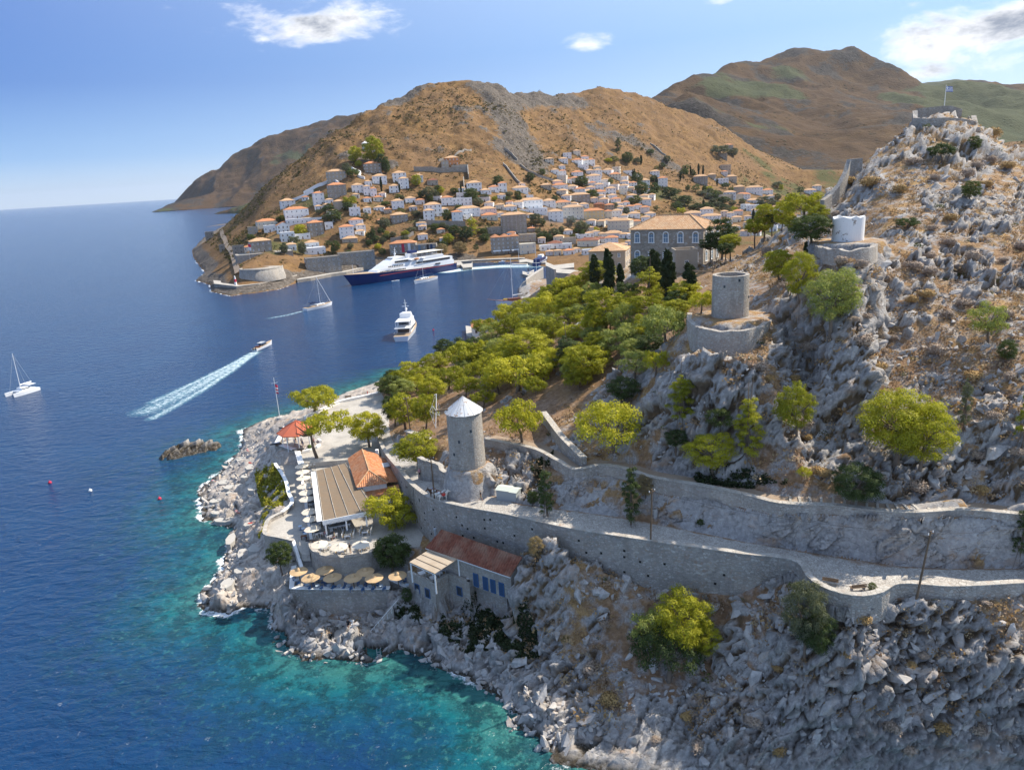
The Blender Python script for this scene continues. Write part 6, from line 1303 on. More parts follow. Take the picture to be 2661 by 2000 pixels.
door_mb = MB(); door_mb.box((0, 0, .5), (.8, .06, 1), 0, 1); door_mb.box((-.45, -.02, .5), (.1, .12, 1.05)); door_mb.box((.45, -.02, .5), (.1, .12, 1.05)); door_mb.box((0, -.02, 1.04), (1, .12, .08)); DOOR = door_mb.data('door', [M_frame, M_brown])
chm = MB(); chm.box((0, 0, .5), (.7, .5, 1.4)); chm.box((0, 0, 1.25), (.9, .7, .12)); CHIM = chm.data('chimney', M_white)
MW = {'w': M_white, 's': M_stonebig, 'p': M_cream, 'y': M_yellow, 'o': M_orange, 't': material('tan_plaster', m_plaster((.40, .33, .25), (.50, .43, .34)), rough=.9), 'g': material('pink_white_plaster', m_plaster((.68, .60, .56), (.74, .68, .64)), rough=.9)}
LAND = []      # landmarks in the photo, for wording
def house_at(p, wm, hm, dm, rz, col='w', roof='t', label='', win='rectb', floors=None, cols=None, name='house', cat='house', group=None, door=True, below=5., sides=True, chim=False):
    o = thing(name, label, cat, tuple(p), rz, group); mat = MW[col]; hw, hd = wm/2, dm/2
    mb = MB(); mb.box((0, hd, (hm-below)/2), (wm, dm, hm+below)); mb.build('wall', mat, o)
    ov = .35
    if roof in ('t', 'p', 'd'):
        rm = {'t': M_tile if R.random() < .45 or depth(p) < 420 else M_tilepale, 'p': M_tilepale, 'd': M_tiledark}[roof]; rh = min(wm, dm)*.20; mb = MB(); L_ = max(0, (wm-dm)/2) if wm > dm else 0; M_ = max(0, (dm-wm)/2) if dm > wm else 0
        b4 = [(-hw-ov, -ov, hm), (hw+ov, -ov, hm), (hw+ov, dm+ov, hm), (-hw-ov, dm+ov, hm)]; tp = [(-L_, hd-M_, hm+rh), (L_, hd+M_, hm+rh)]
        if wm >= dm: Fc = [(0, 1, 5, 4), (1, 2, 5), (2, 3, 4, 5), (3, 0, 4)]
        else: Fc = [(0, 1, 4), (1, 2, 5, 4), (2, 3, 5), (3, 0, 4, 5)]
        mb.add(b4+tp, Fc); mb.add([(x, y, z-.12) for x, y, z in b4]+b4, [(3, 2, 1, 0), (0, 1, 5, 4), (1, 2, 6, 5), (2, 3, 7, 6), (3, 0, 4, 7)]); ro_ = mb.build('roof', rm, o)
        if chim: obj('chimney', CHIM, ro_, (hw*.4, hd*1.2, hm+rh*.5))
    elif roof == 'x':     # gable to the front
        mb = MB(); rh = wm*.26; mb.add([(-hw-ov, -ov, hm), (0, -ov, hm+rh), (hw+ov, -ov, hm), (-hw-ov, dm+ov, hm), (0, dm+ov, hm+rh), (hw+ov, dm+ov, hm)], [(0, 1, 4, 3), (1, 2, 5, 4)]); mb.build('roof', M_tile, o); mb = MB(); mb.add([(-hw, 0, hm), (hw, 0, hm), (0, 0, hm+rh-.1)], [(0, 1, 2)]); mb.build('gable', mat, o)
    elif roof == 'f':
        mb = MB()
        for c_, d_ in (((0, .12, hm+.3), (wm, .24, .6)), ((0, dm-.12, hm+.3), (wm, .24, .6)), ((-hw+.12, hd, hm+.3), (.24, dm-.48, .6)), ((hw-.12, hd, hm+.3), (.24, dm-.48, .6))): mb.box(c_, d_)
        mb.build('parapet', mat, o)
    nf = floors if floors is not None else max(1, int(round(hm/3.6))); nc = cols if cols is not None else max(1, int(round(wm/3.9)))
    fh = hm/max(nf, 1)
    for f in range(nf):
        for c in range(nc):
            x = -hw+wm*(c+.5)/nc; z = fh*(f+.52); me = WIN[win]
            if f == 0 and door and nc > 1 and c == nc//2: obj('door', DOOR, o, (x, -.04, .05), 0, (1.1, 1, min(2.1, fh*.75))); continue
            obj('window', me, o, (x, -.05, z), 0, (min(.95, wm/nc*.45), 1, min(1.35, fh*.45)))
        if sides:
            for sgn in (-1, 1):
                for c in range(max(1, int(dm/3.6))): y = dm*(c+.5)/max(1, int(dm/3.6)); obj('window', WIN[win], o, (sgn*(hw+.05), y, fh*(f+.52)), sgn*math.pi/2, (1., 1, min(1.5, fh*.5)))
    return o
def town_house(x, y, w_, h, col='w', roof='t', label='', win='rectb', yaw=0., dr=.8, fld=None, **kw):
    f_ = fld or town; g = f_.hit(x, y)
    if g is None: return None
    s_ = depth(g)/F; wm, hm = w_*s_, max(2.6, h*s_*1.02); dm = max(4., min(wm*dr, 11.)); rz = math.atan2(-g[0], g[1])+yaw
    LAND.append((x, y-h/2, label)); return house_at((g[0], g[1], g[2]), wm, hm, dm, rz, col, roof, label, win, **kw)
B_ = lambda L, s_=5.53, ox=700, oy=340: [(ox+a/s_, oy+b/s_, c/s_, d/s_)+tuple(r) for a, b, c, d, *r in L]
rows = B_([
 (1500,612,235,135,'s','t','grey stone mansion just below the white hilltop mill','rectb',.15),(985,735,265,145,'t','t','tan stone mansion at the end of the zigzag wall','rectb',.15),(990,962,255,175,'s','t','dark stone mansion with white arched windows on the left hillside','archg',.1),(1280,892,165,108,'w','t','white house with navy windows right of the arched stone mansion','rectu',.1),(1412,930,98,128,'w','t','narrow white house joined to the navy windowed house','rectu',.1),(1505,945,90,112,'w','t','lower white house with single navy windows and chimney','rectu',.15),
 (1590,765,205,110,'w','t','white house with a stone ground floor and two cypresses','rectb',0),(1880,742,190,130,'w','t','tall white house with dark shutters under the stone mansion','rectd',.1),(1940,832,140,140,'w','t','white wing with teal windows beside the dark shuttered house','rectu',.1),(1798,890,140,95,'w','t','small white tiled house below the dark shuttered house','rectd',0),(2140,742,145,95,'w','t','white house beside the bright green tree high on the left','rectb',0),
 (725,1062,150,160,'w','t','tall white house with pale blue shutters on the left slope','rectu',.15),(275,1092,205,85,'w','t','low white house at the foot of the white zigzag steps','rectg',.1),(405,1262,335,130,'w','t','large white villa with a walled white terrace','rectg',.1),(510,1332,500,62,'w','f','long white terrace wall under the large white villa','rectg',.1),(1015,1132,150,115,'t','t','small tan two storey house with brown windows','rectr',.1),(1200,1110,110,60,'w','t','small tiled white house draped with bougainvillea','rectg',0),(1235,1232,155,115,'w','f','white stepped house under the bougainvillea','rectg',0),
 (1855,1122,170,112,'w','t','white house with curved gable on the bare slope','rectb',.1),(1705,1190,110,60,'t','t','tiny tan house with orange roof beside olive bushes','rectg',0),(1885,1322,232,112,'s','t','two storey stone house at the top of the rocky gully','rectb',.15),(690,1512,212,185,'s','t','tall narrow stone house with white windows in the lower left town','rectb',.15),(862,1412,115,85,'w','f','white terrace house right of the tall stone house','rectd',0),(1262,1402,192,120,'w','t','white house with blue windows above the balcony house','rectu',.1),(1322,1452,135,95,'w','t','little white wing with a tiled porch near the gully','rectu',.1),(1122,1545,205,160,'w','t','white balcony house above the warehouse quay','rectb',0),(1160,1605,215,55,'t','t','long tiled porch under the white balcony house','rectr',0)])
rows += B_([
 (1090,380,290,75,'p','t','pale house with long orange roof on the left edge of town','rectu',.15),(880,502,135,105,'t','f','blue grey flat house at the foot of the brown slope','rectu',0),(1120,462,165,85,'w','f','white flat house left of the gabled chapel house','rectu',0),(1315,472,175,105,'w','x','white gabled house with two dark upper windows','rectd',.1),(1380,602,195,125,'w','f','plain white block below the gabled house','rectd',.1),(1590,562,215,70,'w','f','low white terrace house beside the round green tree','rectd',.1),(1000,752,295,160,'s','p','grey stone mansion with two rows of white windows over the bastion','rectb',.1),(1420,716,155,75,'w','t','small white house on a stone base near the warehouse','rectb',0),(1730,690,190,80,'w','p','white house with dark arched openings above the warehouse','archg',.1),(1770,782,300,85,'w','f','long blank white terrace above the warehouse roof','rectg',.1),(800,737,110,62,'w','t','little white house squeezed left of the bastion mansion','rectu',0),(680,832,155,165,'s','f','roofless dark stone building left of the bastion mansion','rectd',0),
 (1905,1040,490,205,'s','f','long stone warehouse on the quay with small square windows','rectg',.12),(255,562,115,95,'s','f','small square stone hut at the tip of the cape','rectd',0),(435,742,78,92,'s','f','tiny stone lookout tower above the cape path','rectd',0)],5.53,500,520)
rows += [(931,694,92,36,'s','f','second stone warehouse with a white doorway behind the ship bow','rectg',.12)]
rows += B_([
 (968,278,205,105,'o','t','orange plastered mansion high on the brown hillside','rectb',.1),(875,332,100,110,'t','f','stone annex on the left of the orange mansion','rectb',.1),(1080,336,230,58,'t','f','stone terrace block under the orange mansion','rectb',.1),(690,562,155,70,'t','d','half ruined stone cottage on the dry slope','rectd',0),(1290,642,215,110,'w','p','white house with a row of dark upper windows on the hillside','rectd',.1),(1572,662,145,75,'w','t','white cottage with yellow awning strip','rectu',.1),(1697,660,122,125,'w','t','upright white house with a wrought balcony','rectd',.1),(1945,660,235,60,'w','t','white bungalow under a long orange roof','rectu',.1),(1975,610,95,70,'w','t','small red tiled upper storey behind the white bungalow','rectd',.1),
 (900,852,165,110,'w','t','white house with corner chimney above the long white school','rectb',0),(1115,852,285,95,'w','f','white flat building with two arched openings','archg',.1),(705,1012,245,165,'w','t','white three storey house with few dark windows','rectd',.1),(640,1080,155,150,'w','t','white house with climbing plant left of the tall tower house','rectd',0),(1210,1002,330,105,'w','t','long white school with a broad orange roof','rectb',.1),(1490,992,240,90,'g','t','pinkish end building of the long white school','rectu',.1),(1052,1132,152,180,'w','t','white tower house with two stacked windows','rectb',.1),(1510,1062,232,70,'p','t','low ochre house with four green shutters','rectn',.1),(1870,1262,355,265,'s','t','great stone mansion with white arched windows above the harbour','archr',.1),(1600,1262,230,85,'s','f','walled stone courtyard left of the great stone mansion','rectd',.1),(2105,1232,108,52,'s','t','tiny stone shed with orange roof right of the great mansion','rectg',0),(1745,1545,395,235,'s','','harbour stone house under three small orange roofs','rectb',.1),(2060,1545,232,130,'p','f','flat pale harbour building with white awnings','rectb',.1),(2060,1372,240,95,'t','f','blank tan block above the pale harbour building','rectg',.1),(265,1550,375,150,'s','t','museum building with red and white banners behind the ship','rectb',-.15),(575,1550,345,125,'s','f','flat museum wing with tall banners behind the ship','rectb',-.1),(1800,932,205,62,'w','t','low white annex left of the big white villa','rectb',.1)],5.53,1000,380)
rows += B_([
 (450,905,330,125,'w','p','big white villa with dark loggia and pale tiled roof','rectb',.1),(480,962,400,55,'w','f','white terrace wall under the big white villa','rectg',.1),(705,872,185,85,'w','p','white house behind the right side of the big villa','rectb',.1),(910,905,225,95,'p','t','cream house with three tall dark windows','rectd',.1),(1055,1042,295,160,'p','t','cream arcaded house with rows of small arches','archg',.1),(805,1082,205,140,'w','p','white house with arched door above the blue smoke','rectg',.1),(1350,1082,292,150,'y','t','yellow neoclassical house with pale blue shutters','rectb',.1),(1150,812,285,110,'s','p','grey stone mansion in the shade of the upper town','archb',.1),(660,622,155,62,'t','t','stone cottage with three arches beside white bungalow','archd',.1),(860,622,225,62,'w','t','white bungalow with brown doors and pergola','rectr',.1),
 (1310,282,105,85,'w','t','white house alone on the hillside, right block','rectg',.1),(1205,272,115,65,'w','t','white house alone on the hillside, left block','rectg',.1),(785,402,115,60,'w','t','white chapel like house with bougainvillea high in town','rectg',0),(900,442,100,85,'w','t','small cubic white house near the diagonal field wall','rectb',.1),(1110,452,165,75,'w','t','wide white house high in the upper town','rectb',.1),(1080,532,130,75,'p','t','cream tiled house with brown openings in the upper town','rectr',.1),(1350,542,205,110,'w','p','tall plain white house with a column of windows at its right','rectb',.1),(1400,432,125,85,'w','t','white house with pergola at the top of the town','rectg',0),(1320,592,115,65,'w','t','white house below the tall plain white one','rectb',0),(1650,470,175,65,'p','t','cream house with dark verandah','rectd',0),(1420,622,135,70,'w','t','white tiled house in the middle of the dense quarter','rectb',0),(1300,642,130,52,'w','t','low white house with small blue windows','rectu',0),(1430,722,175,65,'w','t','white house with shaded porch above the hazy gardens','rectd',0),(1590,692,145,85,'w','t','white tiled house with one dark window','rectd',0),(1660,832,145,72,'w','t','white house with brown balcony doors','rectr',0),(1830,812,112,55,'t','f','ruined brick coloured block in the dense quarter','rectd',0),(1420,932,155,95,'o','d','brown orange brick house behind the yellow one','rectd',0),(1570,932,135,85,'t','t','tan house with deep verandah','rectd',0),(1550,1052,110,115,'p','t','narrow cream house right of the yellow one','rectg',0),(1680,1042,145,112,'w','p','white house with brown porch right of the narrow cream one','rectr',0),(1700,1232,335,155,'p','p','large cream house with broad weathered roof near the mansion','rectr',-.35),
 (1900,592,130,65,'w','t','white house with a round tree on its left','rectd',0),(2060,582,175,88,'w','t','wide white house in the upper right quarter','rectd',0),(1970,692,125,62,'w','t','white house facing the hazy tree row','rectb',0),(2090,692,120,70,'w','t','white house right of the hazy tree row','rectb',0),(2030,832,275,60,'w','t','long white row house in the lower quarter','rectb',0),(1860,952,130,85,'w','t','white square house in the lower quarter','rectb',0),(1970,912,130,62,'w','t','white house with a lilac tree','rectb',0),(2080,972,130,92,'g','t','pinkish house in the lower quarter','rectb',0),(1920,1032,175,62,'w','t','long low white house behind the cream one','rectg',0),(1950,1152,135,72,'p','t','small cream house tucked right of the large cream one','rectg',0),(2090,1092,125,72,'w','t','white gable house behind the mansion roof','rectg',0),
 (1260,1442,305,85,'p','d','long pale harbour house with a reddish hipped roof','rectb',-.1),(1000,1402,180,75,'t','f','square tan flat house near the smoke','rectg',0),(790,1472,205,75,'w','d','white harbour house with rose coloured roof','rectb',0),(955,1472,150,60,'w','f','white flat harbour annex','rectg',0),(1440,1392,175,60,'w','d','white harbour house with dark tiles','rectb',0),(1600,1412,185,95,'w','t','white harbour house left of the bright round tree','rectb',0),(1620,1312,255,60,'g','t','pink tiled row behind the harbour houses','rectb',0)],5.53,1300,380)
rows += B_([
 (375,432,88,42,'w','t','white villa with dark windows above the dense quarter','rectd',0),(450,542,92,85,'w','t','three storey white house beside the big poplar clump','rectb',0),(812,512,132,72,'s','p','stone mansion among cypresses in the right of town','archg',0),(1050,392,100,58,'t','f','roofless tan ruin with tall openings on the right slope','rectd',0),(1040,432,62,40,'g','t','pink house below the roofless ruin','rectg',0),(920,457,80,35,'t','p','small stone house behind the cypress pair','rectg',0),(1105,482,105,42,'t','p','tan house at the edge of the rocky slope','rectg',0),(1010,512,135,48,'w','f','white stepped house below the tan house','rectd',0),(1180,602,102,62,'t','p','tan block of the long white house group','rectg',0),(1325,607,155,62,'w','p','white block with broad roof near the rocky slope','rectb',0),(1450,612,105,42,'w','t','low white house at the right end of the group','rectb',0),(1090,652,115,60,'w','t','white villa above the sports ground wall','rectd',0),(1220,652,132,42,'w','t','white row house above the sports ground','rectd',0),(1480,662,75,36,'w','t','small white house by the golden pine','rectb',0),(870,817,122,65,'w','t','white house left of the green sports ground','rectg',0),(1240,762,85,50,'w','f','white cube right of the sports ground','rectg',0),(1335,697,155,32,'w','p','long white house behind the sports ground','rectg',0),(1310,772,115,52,'w','f','white flat houses beside the sports ground','rectg',0),(1170,812,92,42,'g','t','pink tiled house below the sports ground','rectg',0),(1345,802,92,42,'w','t','white house with palm on its left','rectg',0),(1025,262,82,42,'s','f','stone farmhouse on the terraced slope','rectd',0),(1078,165,92,26,'t','t','small red roofed farm on the ridge terraces','rectg',0),(1925,572,82,42,'w','p','white house in the valley left of the fort wall','rectd',0),(1860,612,112,42,'w','p','row of white houses in the valley','rectg',0),(910,872,185,55,'w','t','white tiled row just above the mansion roof','rectg',0),(735,832,155,42,'g','p','pinkish row behind the mansion roof','rectg',0)],3.687,1600,340)
for r in rows:
    x, y, w_, h, col_, rf, lab, win, yaw = r
    town_house(x, y, w_, h, col_, rf, lab, win, yaw, chim=(int(x) % 3 == 0))
# three little hipped roofs on the harbour stone house
for o in list(C.objects):
    if o.get('label') == 'harbour stone house under three small orange roofs':
        wl_ = [c for c in o.children if c.name.startswith('wall')][0]; xs_ = [v.co for v in wl_.data.vertices]; x0, x1 = min(v.x for v in xs_), max(v.x for v in xs_); y1 = max(v.y for v in xs_); z1 = max(v.z for v in xs_)
        for k in range(3):
            a, b = x0-.3+(x1-x0+.6)*k/3, x0-.3+(x1-x0+.6)*(k+1)/3; c_ = (a+b)/2; mb = MB(); mb.add([(a, -.4, z1), (b, -.4, z1), (b, y1+.4, z1), (a, y1+.4, z1), (c_, 2.4, z1+2.2), (c_, y1-2, z1+2.2)], [(0, 1, 4), (1, 2, 5, 4), (2, 3, 5), (3, 0, 4, 5)]); mb.build('roof', M_tile, o)
        for k in range(3): mb = MB(); mb.add([(x0+(x1-x0)*(k+.08)/3, -.1, 3.4), (x0+(x1-x0)*(k+.92)/3, -.1, 3.4), (x0+(x1-x0)*(k+.92)/3, -2.6, 2.5), (x0+(x1-x0)*(k+.08)/3, -2.6, 2.5)], [(0, 1, 2, 3)]); mb.build('awning', M_whitepaint, o)
    if o.get('label') == 'museum building with red and white banners behind the ship':
        for k, m_ in ((.02, M_fred), (.28, M_whitepaint)): mb = MB(); mb.box((k*20, -.2, 5), (2.2, .1, 7)); mb.build('banner', m_, o)
    if o.get('label') == 'flat museum wing with tall banners behind the ship':
        for k, m_ in ((-4, M_shutb), (3, M_shutd), (6, M_bluepane)): mb = MB(); mb.box((k, -.2, 4.5), (1.8, .1, 7)); mb.build('banner', m_, o)
# filler houses of the packed quarters
used = [(r[0], r[1]-r[3]/2, r[2], r[3]) for r in rows]
zones = [([(1440,470),(1560,440),(1660,455),(1690,500),(1700,560),(1640,600),(1560,600),(1480,560)], 72), ([(1640,560),(1760,570),(1850,560),(1960,570),(1950,600),(1700,620)], 18), ([(1870,560),(2060,545),(2060,600),(1890,625)], 14), ([(1400,632),(1560,640),(1620,662),(1420,670)], 9), ([(1400,420),(1500,400),(1560,440),(1480,480)], 8), ([(1480,600),(1640,610),(1640,650),(1420,650)], 12), ([(760,520),(1000,470),(1050,560),(860,650),(720,610)], 16), ([(1050,500),(1380,500),(1400,610),(1100,640)], 20), ([(1180,500),(1330,490),(1330,540),(1200,540)], 4)]
rr = random.Random(21); DIRS = lambda dx, dy: ('right of' if dx > 0 else 'left of') if abs(dx) > abs(dy)*1.4 else ('below' if dy > 0 else 'above')
seen = set()
SHORT = lambda s: ' '.join(s.split()[:7]) if len(s.split()) > 7 else s
def near_label(kind, x, y, extra=('small', 'little', 'compact', 'plain', 'lesser', 'modest', 'slight', 'tiny')):
    L_ = sorted(LAND, key=lambda l: (l[0]-x)**2+((l[1]-y)*1.5)**2)[:22]
    for q_ in range(6):
        for lx, ly, ll in L_:
            for d_ in (DIRS(x-lx, y-ly),):
                s_ = f"{kind} {'' if q_ == 0 else ORD[q_]+' '}{d_} the {ll}"
                if q_: s_ = f"{kind}, {ORD[q_]} one {d_} the {ll}"
                if s_ not in seen and len(s_.replace(',', '').split()) <= 16: seen.add(s_); return s_
    return f'{kind} in the town'
for poly, n in zones:
    k = 0; tries = 0; xs_ = [p[0] for p in poly]; ys_ = [p[1] for p in poly]
    while k < n and tries < 900:
        tries += 1; x, y = rr.uniform(min(xs_), max(xs_)), rr.uniform(min(ys_), max(ys_))
        if not in_poly(np.array([x]), np.array([y]), poly)[0]: continue
        w_, h = rr.uniform(17, 28), rr.uniform(9, 14)
        if any(abs(x-a) < (w_+c)*.38 and abs(y-h/2-b) < (h+d)*.42 for a, b, c, d in used): continue
        used.append((x, y-h/2, w_, h)); k += 1; cc = rr.choice('wwwwgp'); rf = rr.choice('ttppf')
        nm = {'w': 'white', 'g': 'pinkish', 'p': 'cream'}[cc]+{'t': ' tiled house', 'p': ' pale roofed house', 'f': ' flat roofed house'}[rf]
        town_house(x, y, w_, h, cc, rf, near_label(nm, x, y), rr.choice(['rectb', 'rectg', 'rectd', 'rectr']), rr.uniform(-.3, .3), group='packed houses of the town valley')
# white hilltop mill of the town
g = town.hit(951, 392); o = thing('windmill', 'small white windmill on the hilltop among pines above the town', 'windmill', tuple(g)); s_ = depth(g)/F
mb = MB(); mb.lathe([(10*s_, -3), (9.3*s_, 0), (9*s_, 18*s_)], 20); mb.build('tower', M_white, o); mb = MB(); mb.lathe([(9.8*s_, 18*s_), (0, 24*s_)], 20); mb.build('roof', M_white, o); mb = MB(); mb.box((12*s_, -1, 0), (26*s_, 3, 7*s_)); mb.build('terrace_wall', M_white, o)
# quays, warehouse wharf, bastion
def quay(name, L, z, depth_, label, mat=M_stonebig, z0=-2.5):
    P_ = [atz(x, y, z)[:2] for x, y in L]; Q_ = [p*(1+depth_/np.linalg.norm(p)) for p in P_]
    mb = MB(); mb.prism([tuple(p) for p in P_]+[tuple(p) for p in Q_[::-1]], z0, z, 0, 1); tag(mb.build(name, [mat, M_pave]), label, 'quay'); return P_
quay('quay', [(772,727),(807,722),(860,712),(900,706),(963,690),(1020,683)], 2.2, 9, 'stone wharf along the warehouses behind the big ship')
quay('quay', [(1172,682),(1235,676),(1300,673),(1364,671)], 2.0, 26, 'paved harbour quay in front of the awning cafes')
quay('mole', [(1183,690),(1197,688),(1204,696),(1226,694),(1228,688)], 1.8, 26, 'short pale jetty at the ship stern')
quay('mole', [(1350,682),(1368,680),(1386,684),(1420,682)], 1.8, 20, 'landing stage with people at the right end of the harbour')
quay('mole', [(1358,712),(1372,716),(1388,708)], 2.0, 16, 'little stone mole with a statue below the headland')
quay('bastion_quay', [(556,737),(600,742),(614,744),(672,737),(735,725),(772,714)], 4.6, 24, 'low stone bastion quay around the left point of the harbour', z0=-2)
bt = town.hit(680, 703); bt = bt+np.array([0, 0, 1.5]); mb = MB(); mb.lathe([(16.5, -8), (15, 0), (0, .02)], 30); tag(mb.build('bastion_terrace', M_stone, None, tuple(bt)), 'upper round terrace on the orange bastion rock', 'terrace')
mb = MB(); mb.lathe([(15, 0), (15, 1.), (14.4, 1.), (14.4, 0)], 30, a0=math.pi*.95, a1=math.pi*2.1); mb.build('parapet', M_stone, [o for o in C.objects if o.name == 'bastion_terrace'][0])
for o in list(C.objects):
    if o.get('label') == 'grey stone mansion with two rows of white windows over the bastion':
        at_ = thing('arched_terrace', 'terrace wall with two blind arches under the grey bastion mansion', 'terrace wall', tuple(o.location), o.rotation_euler[2]); mb = MB(); mb.box((1.5, 2, -5.2), (42, 16, 10)); mb.build('wall', M_stone, at_)
        for k in (-9, 8):
            mb = MB(); n = 10; mb.add([(k+3*math.cos(math.pi*i/n), -6.06, -8+4.2*math.sin(math.pi*i/n)) for i in range(n+1)]+[(k-3, -6.06, -10), (k+3, -6.06, -10)], [tuple(range(n+3))]); mb.build('arch', M_shutd, at_)
def soft(a, b, dz): pass
t_ = town.hit(613, 742)
g = atz(613, 741, 4.6); o = thing('harbour_light', 'small red and white harbour light on the bastion corner', 'beacon', tuple(g)); mb = MB(); mb.cyl((0, 0, 0), (0, 0, 2.2), .9, .8, 12); mb.build('base', M_whitepaint, o); mb = MB(); mb.cyl((0, 0, 2.2), (0, 0, 4.2), .8, .7, 12); mb.build('band', M_fred, o); mb = MB(); mb.cyl((0, 0, 4.2), (0, 0, 5.6), .6, .5, 12); mb.ball((0, 0, 5.9), .5); mb.build('lantern', M_whitepaint, o)
g = atz(653, 692, 11.5); flag('flagpole', 'flagpole with red white flag on the bastion terrace', g, 17, 2.2, 4.5, [0, 0, 1, 1], [M_fred, M_fwhite])
g = atz(1373, 712, 2.0); o = thing('statue', 'dark statue on a white plinth at the end of the little mole', 'statue', tuple(g)); mb = MB(); mb.box((0, 0, .9), (1.2, 1.2, 1.8)); mb.build('plinth', M_whitepaint, o); mb = MB(); mb.lathe([(.45, 1.8), (.4, 2.4), (.3, 2.9), (.42, 3.4), (.12, 3.7), (.2, 3.9), (.16, 4.1), (0, 4.2)], 10); mb.build('figure', M_dark, o)
# field walls on the hill and the white zigzag steps
def twall(L, h, label, mat=M_stone, th=.9, fld=None, cat='field wall'):
    P_ = [(fld or town).hit(x, y) for x, y in L]; P_ = np.array([p for p in P_ if p is not None])
    if len(P_) < 2: return
    n = 8*len(P_); Q_ = np.stack([np.interp(np.linspace(0, len(P_)-1, n), np.arange(len(P_)), P_[:, k]) for k in range(3)], 1)
    zz = np.array([float((fld or town).z(a, b)) for a, b in Q_[:, :2]]); Q_[:, 2] = zz+h; wall('field_wall', Q_, zz-2, th, label, mat=mat, cap=None, cat=cat)
for L, h, lab, m_ in [([(1308,430),(1325,450),(1345,475),(1378,500)], 3, 'dark diagonal field wall climbing left of the upper town', M_stone),([(1352,430),(1370,445),(1400,460),(1440,472)], 2.5, 'thin field wall slanting down to the upper town', M_stone),([(1310,388),(1330,402),(1345,418)], 2.5, 'upper field wall on the bare brown hill', M_stone),([(1140,420),(1175,412),(1190,400),(1225,392)], 2, 'crooked dry stone wall above the orange mansion', M_stone),([(1076,444),(1128,446),(1150,448),(1215,448)], 4.5, 'long brown terrace wall below the orange mansion', M_stonebig),([(1216,440),(1218,466)], 5, 'tall wall running down from the orange mansion corner', M_stone),([(1205,470),(1208,505),(1218,512)], 4, 'steep garden wall left of the dark windowed white house', M_stonebig),([(1090,583),(1120,586),(1165,588),(1210,588)], 4.5, 'curved stone retaining wall above the rocky gully', M_stonebig),([(790,506),(840,482),(862,472),(880,480)], 3, 'white zigzag wall climbing to the tan mansion', M_white),([(905,440),(925,446),(938,452),(930,460),(948,466)], 2.4, 'white zigzag path wall between the two stone mansions', M_white),([(760,524),(790,512),(815,500)], 2.5, 'white stair wall above the low white house', M_white),([(1015,628),(1050,622),(1075,610)], 3, 'stone wall at the foot of the rocky gully', M_stone),([(1836,516),(1870,520),(1930,518)], 7, 'dark retaining wall behind the sports ground', M_stonebig),([(1690,375),(1715,395),(1730,405)], 2, 'field wall below the stone farmhouse', M_stone)]: twall(L, h, lab, m_)
P_ = [atz(x, y, 0) for x, y in [(1840,538),(1920,542),(1918,553),(1850,549)]]
g = [town.hit(x, y) for x, y in [(1838,546),(1925,548),(1920,556),(1850,553)]]
if all(p is not None for p in g):
    zf = min(p[2] for p in g)+1.; mb = MB(); Q_ = [atz(x, y, zf)[:2] for x, y in [(1832,537),(1924,541),(1920,554),(1848,551)]]; mb.prism([tuple(p) for p in Q_], zf-6, zf); so_ = mb.build('sports_ground', material('sports_turf', m_plaster((.10, .17, .06), (.14, .21, .08)), rough=.95)); so_['kind'] = 'structure'
def ribbon(name, L, wd_, mat, fld=town, lift=.5):
    P_ = np.array([p for p in (fld.hit(x, y) for x, y in L) if p is not None]); Q_ = smooth_line(P_, 40)
    A_, B2 = offset(Q_, wd_/2), offset(Q_, -wd_/2)
    for X_ in (A_, B2): X_[:, 2] = [float(fld.z(a, b))+lift for a, b in X_[:, :2]]
    strip(name, A_, B2, 3, mat)
ribbon('cape_path', [(575,600),(580,618),(590,640),(604,662),(612,690),(618,712)], 4, M_path, lift=1.2)
# main mansion of the headland and its neighbour
def corner_house(A_, Bc, D_, hm, o_name, label, col, rf, win, wins, depth_m=None):
    """A_, Bc: front base corners, D_: direction of depth"""
    d = Bc-A_; wm = np.linalg.norm(d[:2]); rz = math.atan2(d[1], d[0]); c_ = (A_+Bc)/2
    return house_at((c_[0], c_[1], c_[2]), wm, hm, depth_m, rz, col, rf, label, win, **wins)
Am, Bm = atz(1640, 738, 33.6), atz(1826, 744, 33.6); s_ = depth((Am+Bm)/2)/F
man = corner_house(Am, Bm, None, 138*s_*1.03, 'mansion', 'massive stone mansion with white arched windows behind the pine grove', 's', 'p', 'archb', dict(floors=3, cols=5, name='mansion', cat='mansion', door=False), 13.5)
for c in list(man.children):
    if c.name.startswith('window'): c.scale = (1.75, 1.3, 2.3)
    if c.name.startswith('roof'):
        bb = [Vector(v.co) for v in c.data.vertices]; hw = max(v.x for v in bb); y1 = max(v.y for v in bb); y0 = min(v.y for v in bb); z1 = bb[0].z; L_ = (2*hw-(y1-y0))/2; rh = 3.3; yc = (y0+y1)/2
        mb = MB(); a, b, cc, dd = [np.array(p) for p in ((-hw, y0, z1), (hw, y0, z1), (hw, y1, z1), (-hw, y1, z1))]; e_, f_ = np.array([-L_-1.5, yc, z1+rh]), np.array([L_+.5, yc, z1+rh])
        mb.ribs([a, b, f_, e_], a, b, .5, .1); mb.ribs([b, cc, f_], b, cc, .5, .1); mb.ribs([cc, dd, e_, f_], cc, dd, .5, .1); mb.ribs([dd, a, e_], dd, a, .5, .1); c.data = mb.data('roof', M_tilepale)
        for p, q_ in ((e_, f_), (a, e_), (b, f_), (cc, f_)): m2_ = MB(); m2_.cyl(p+[0, 0, .12], q_+[0, 0, .12], .16, n=6); m2_.build('ridge_cap', M_tilepale, man)
LAND.append((1740, 660, 'massive stone mansion'))
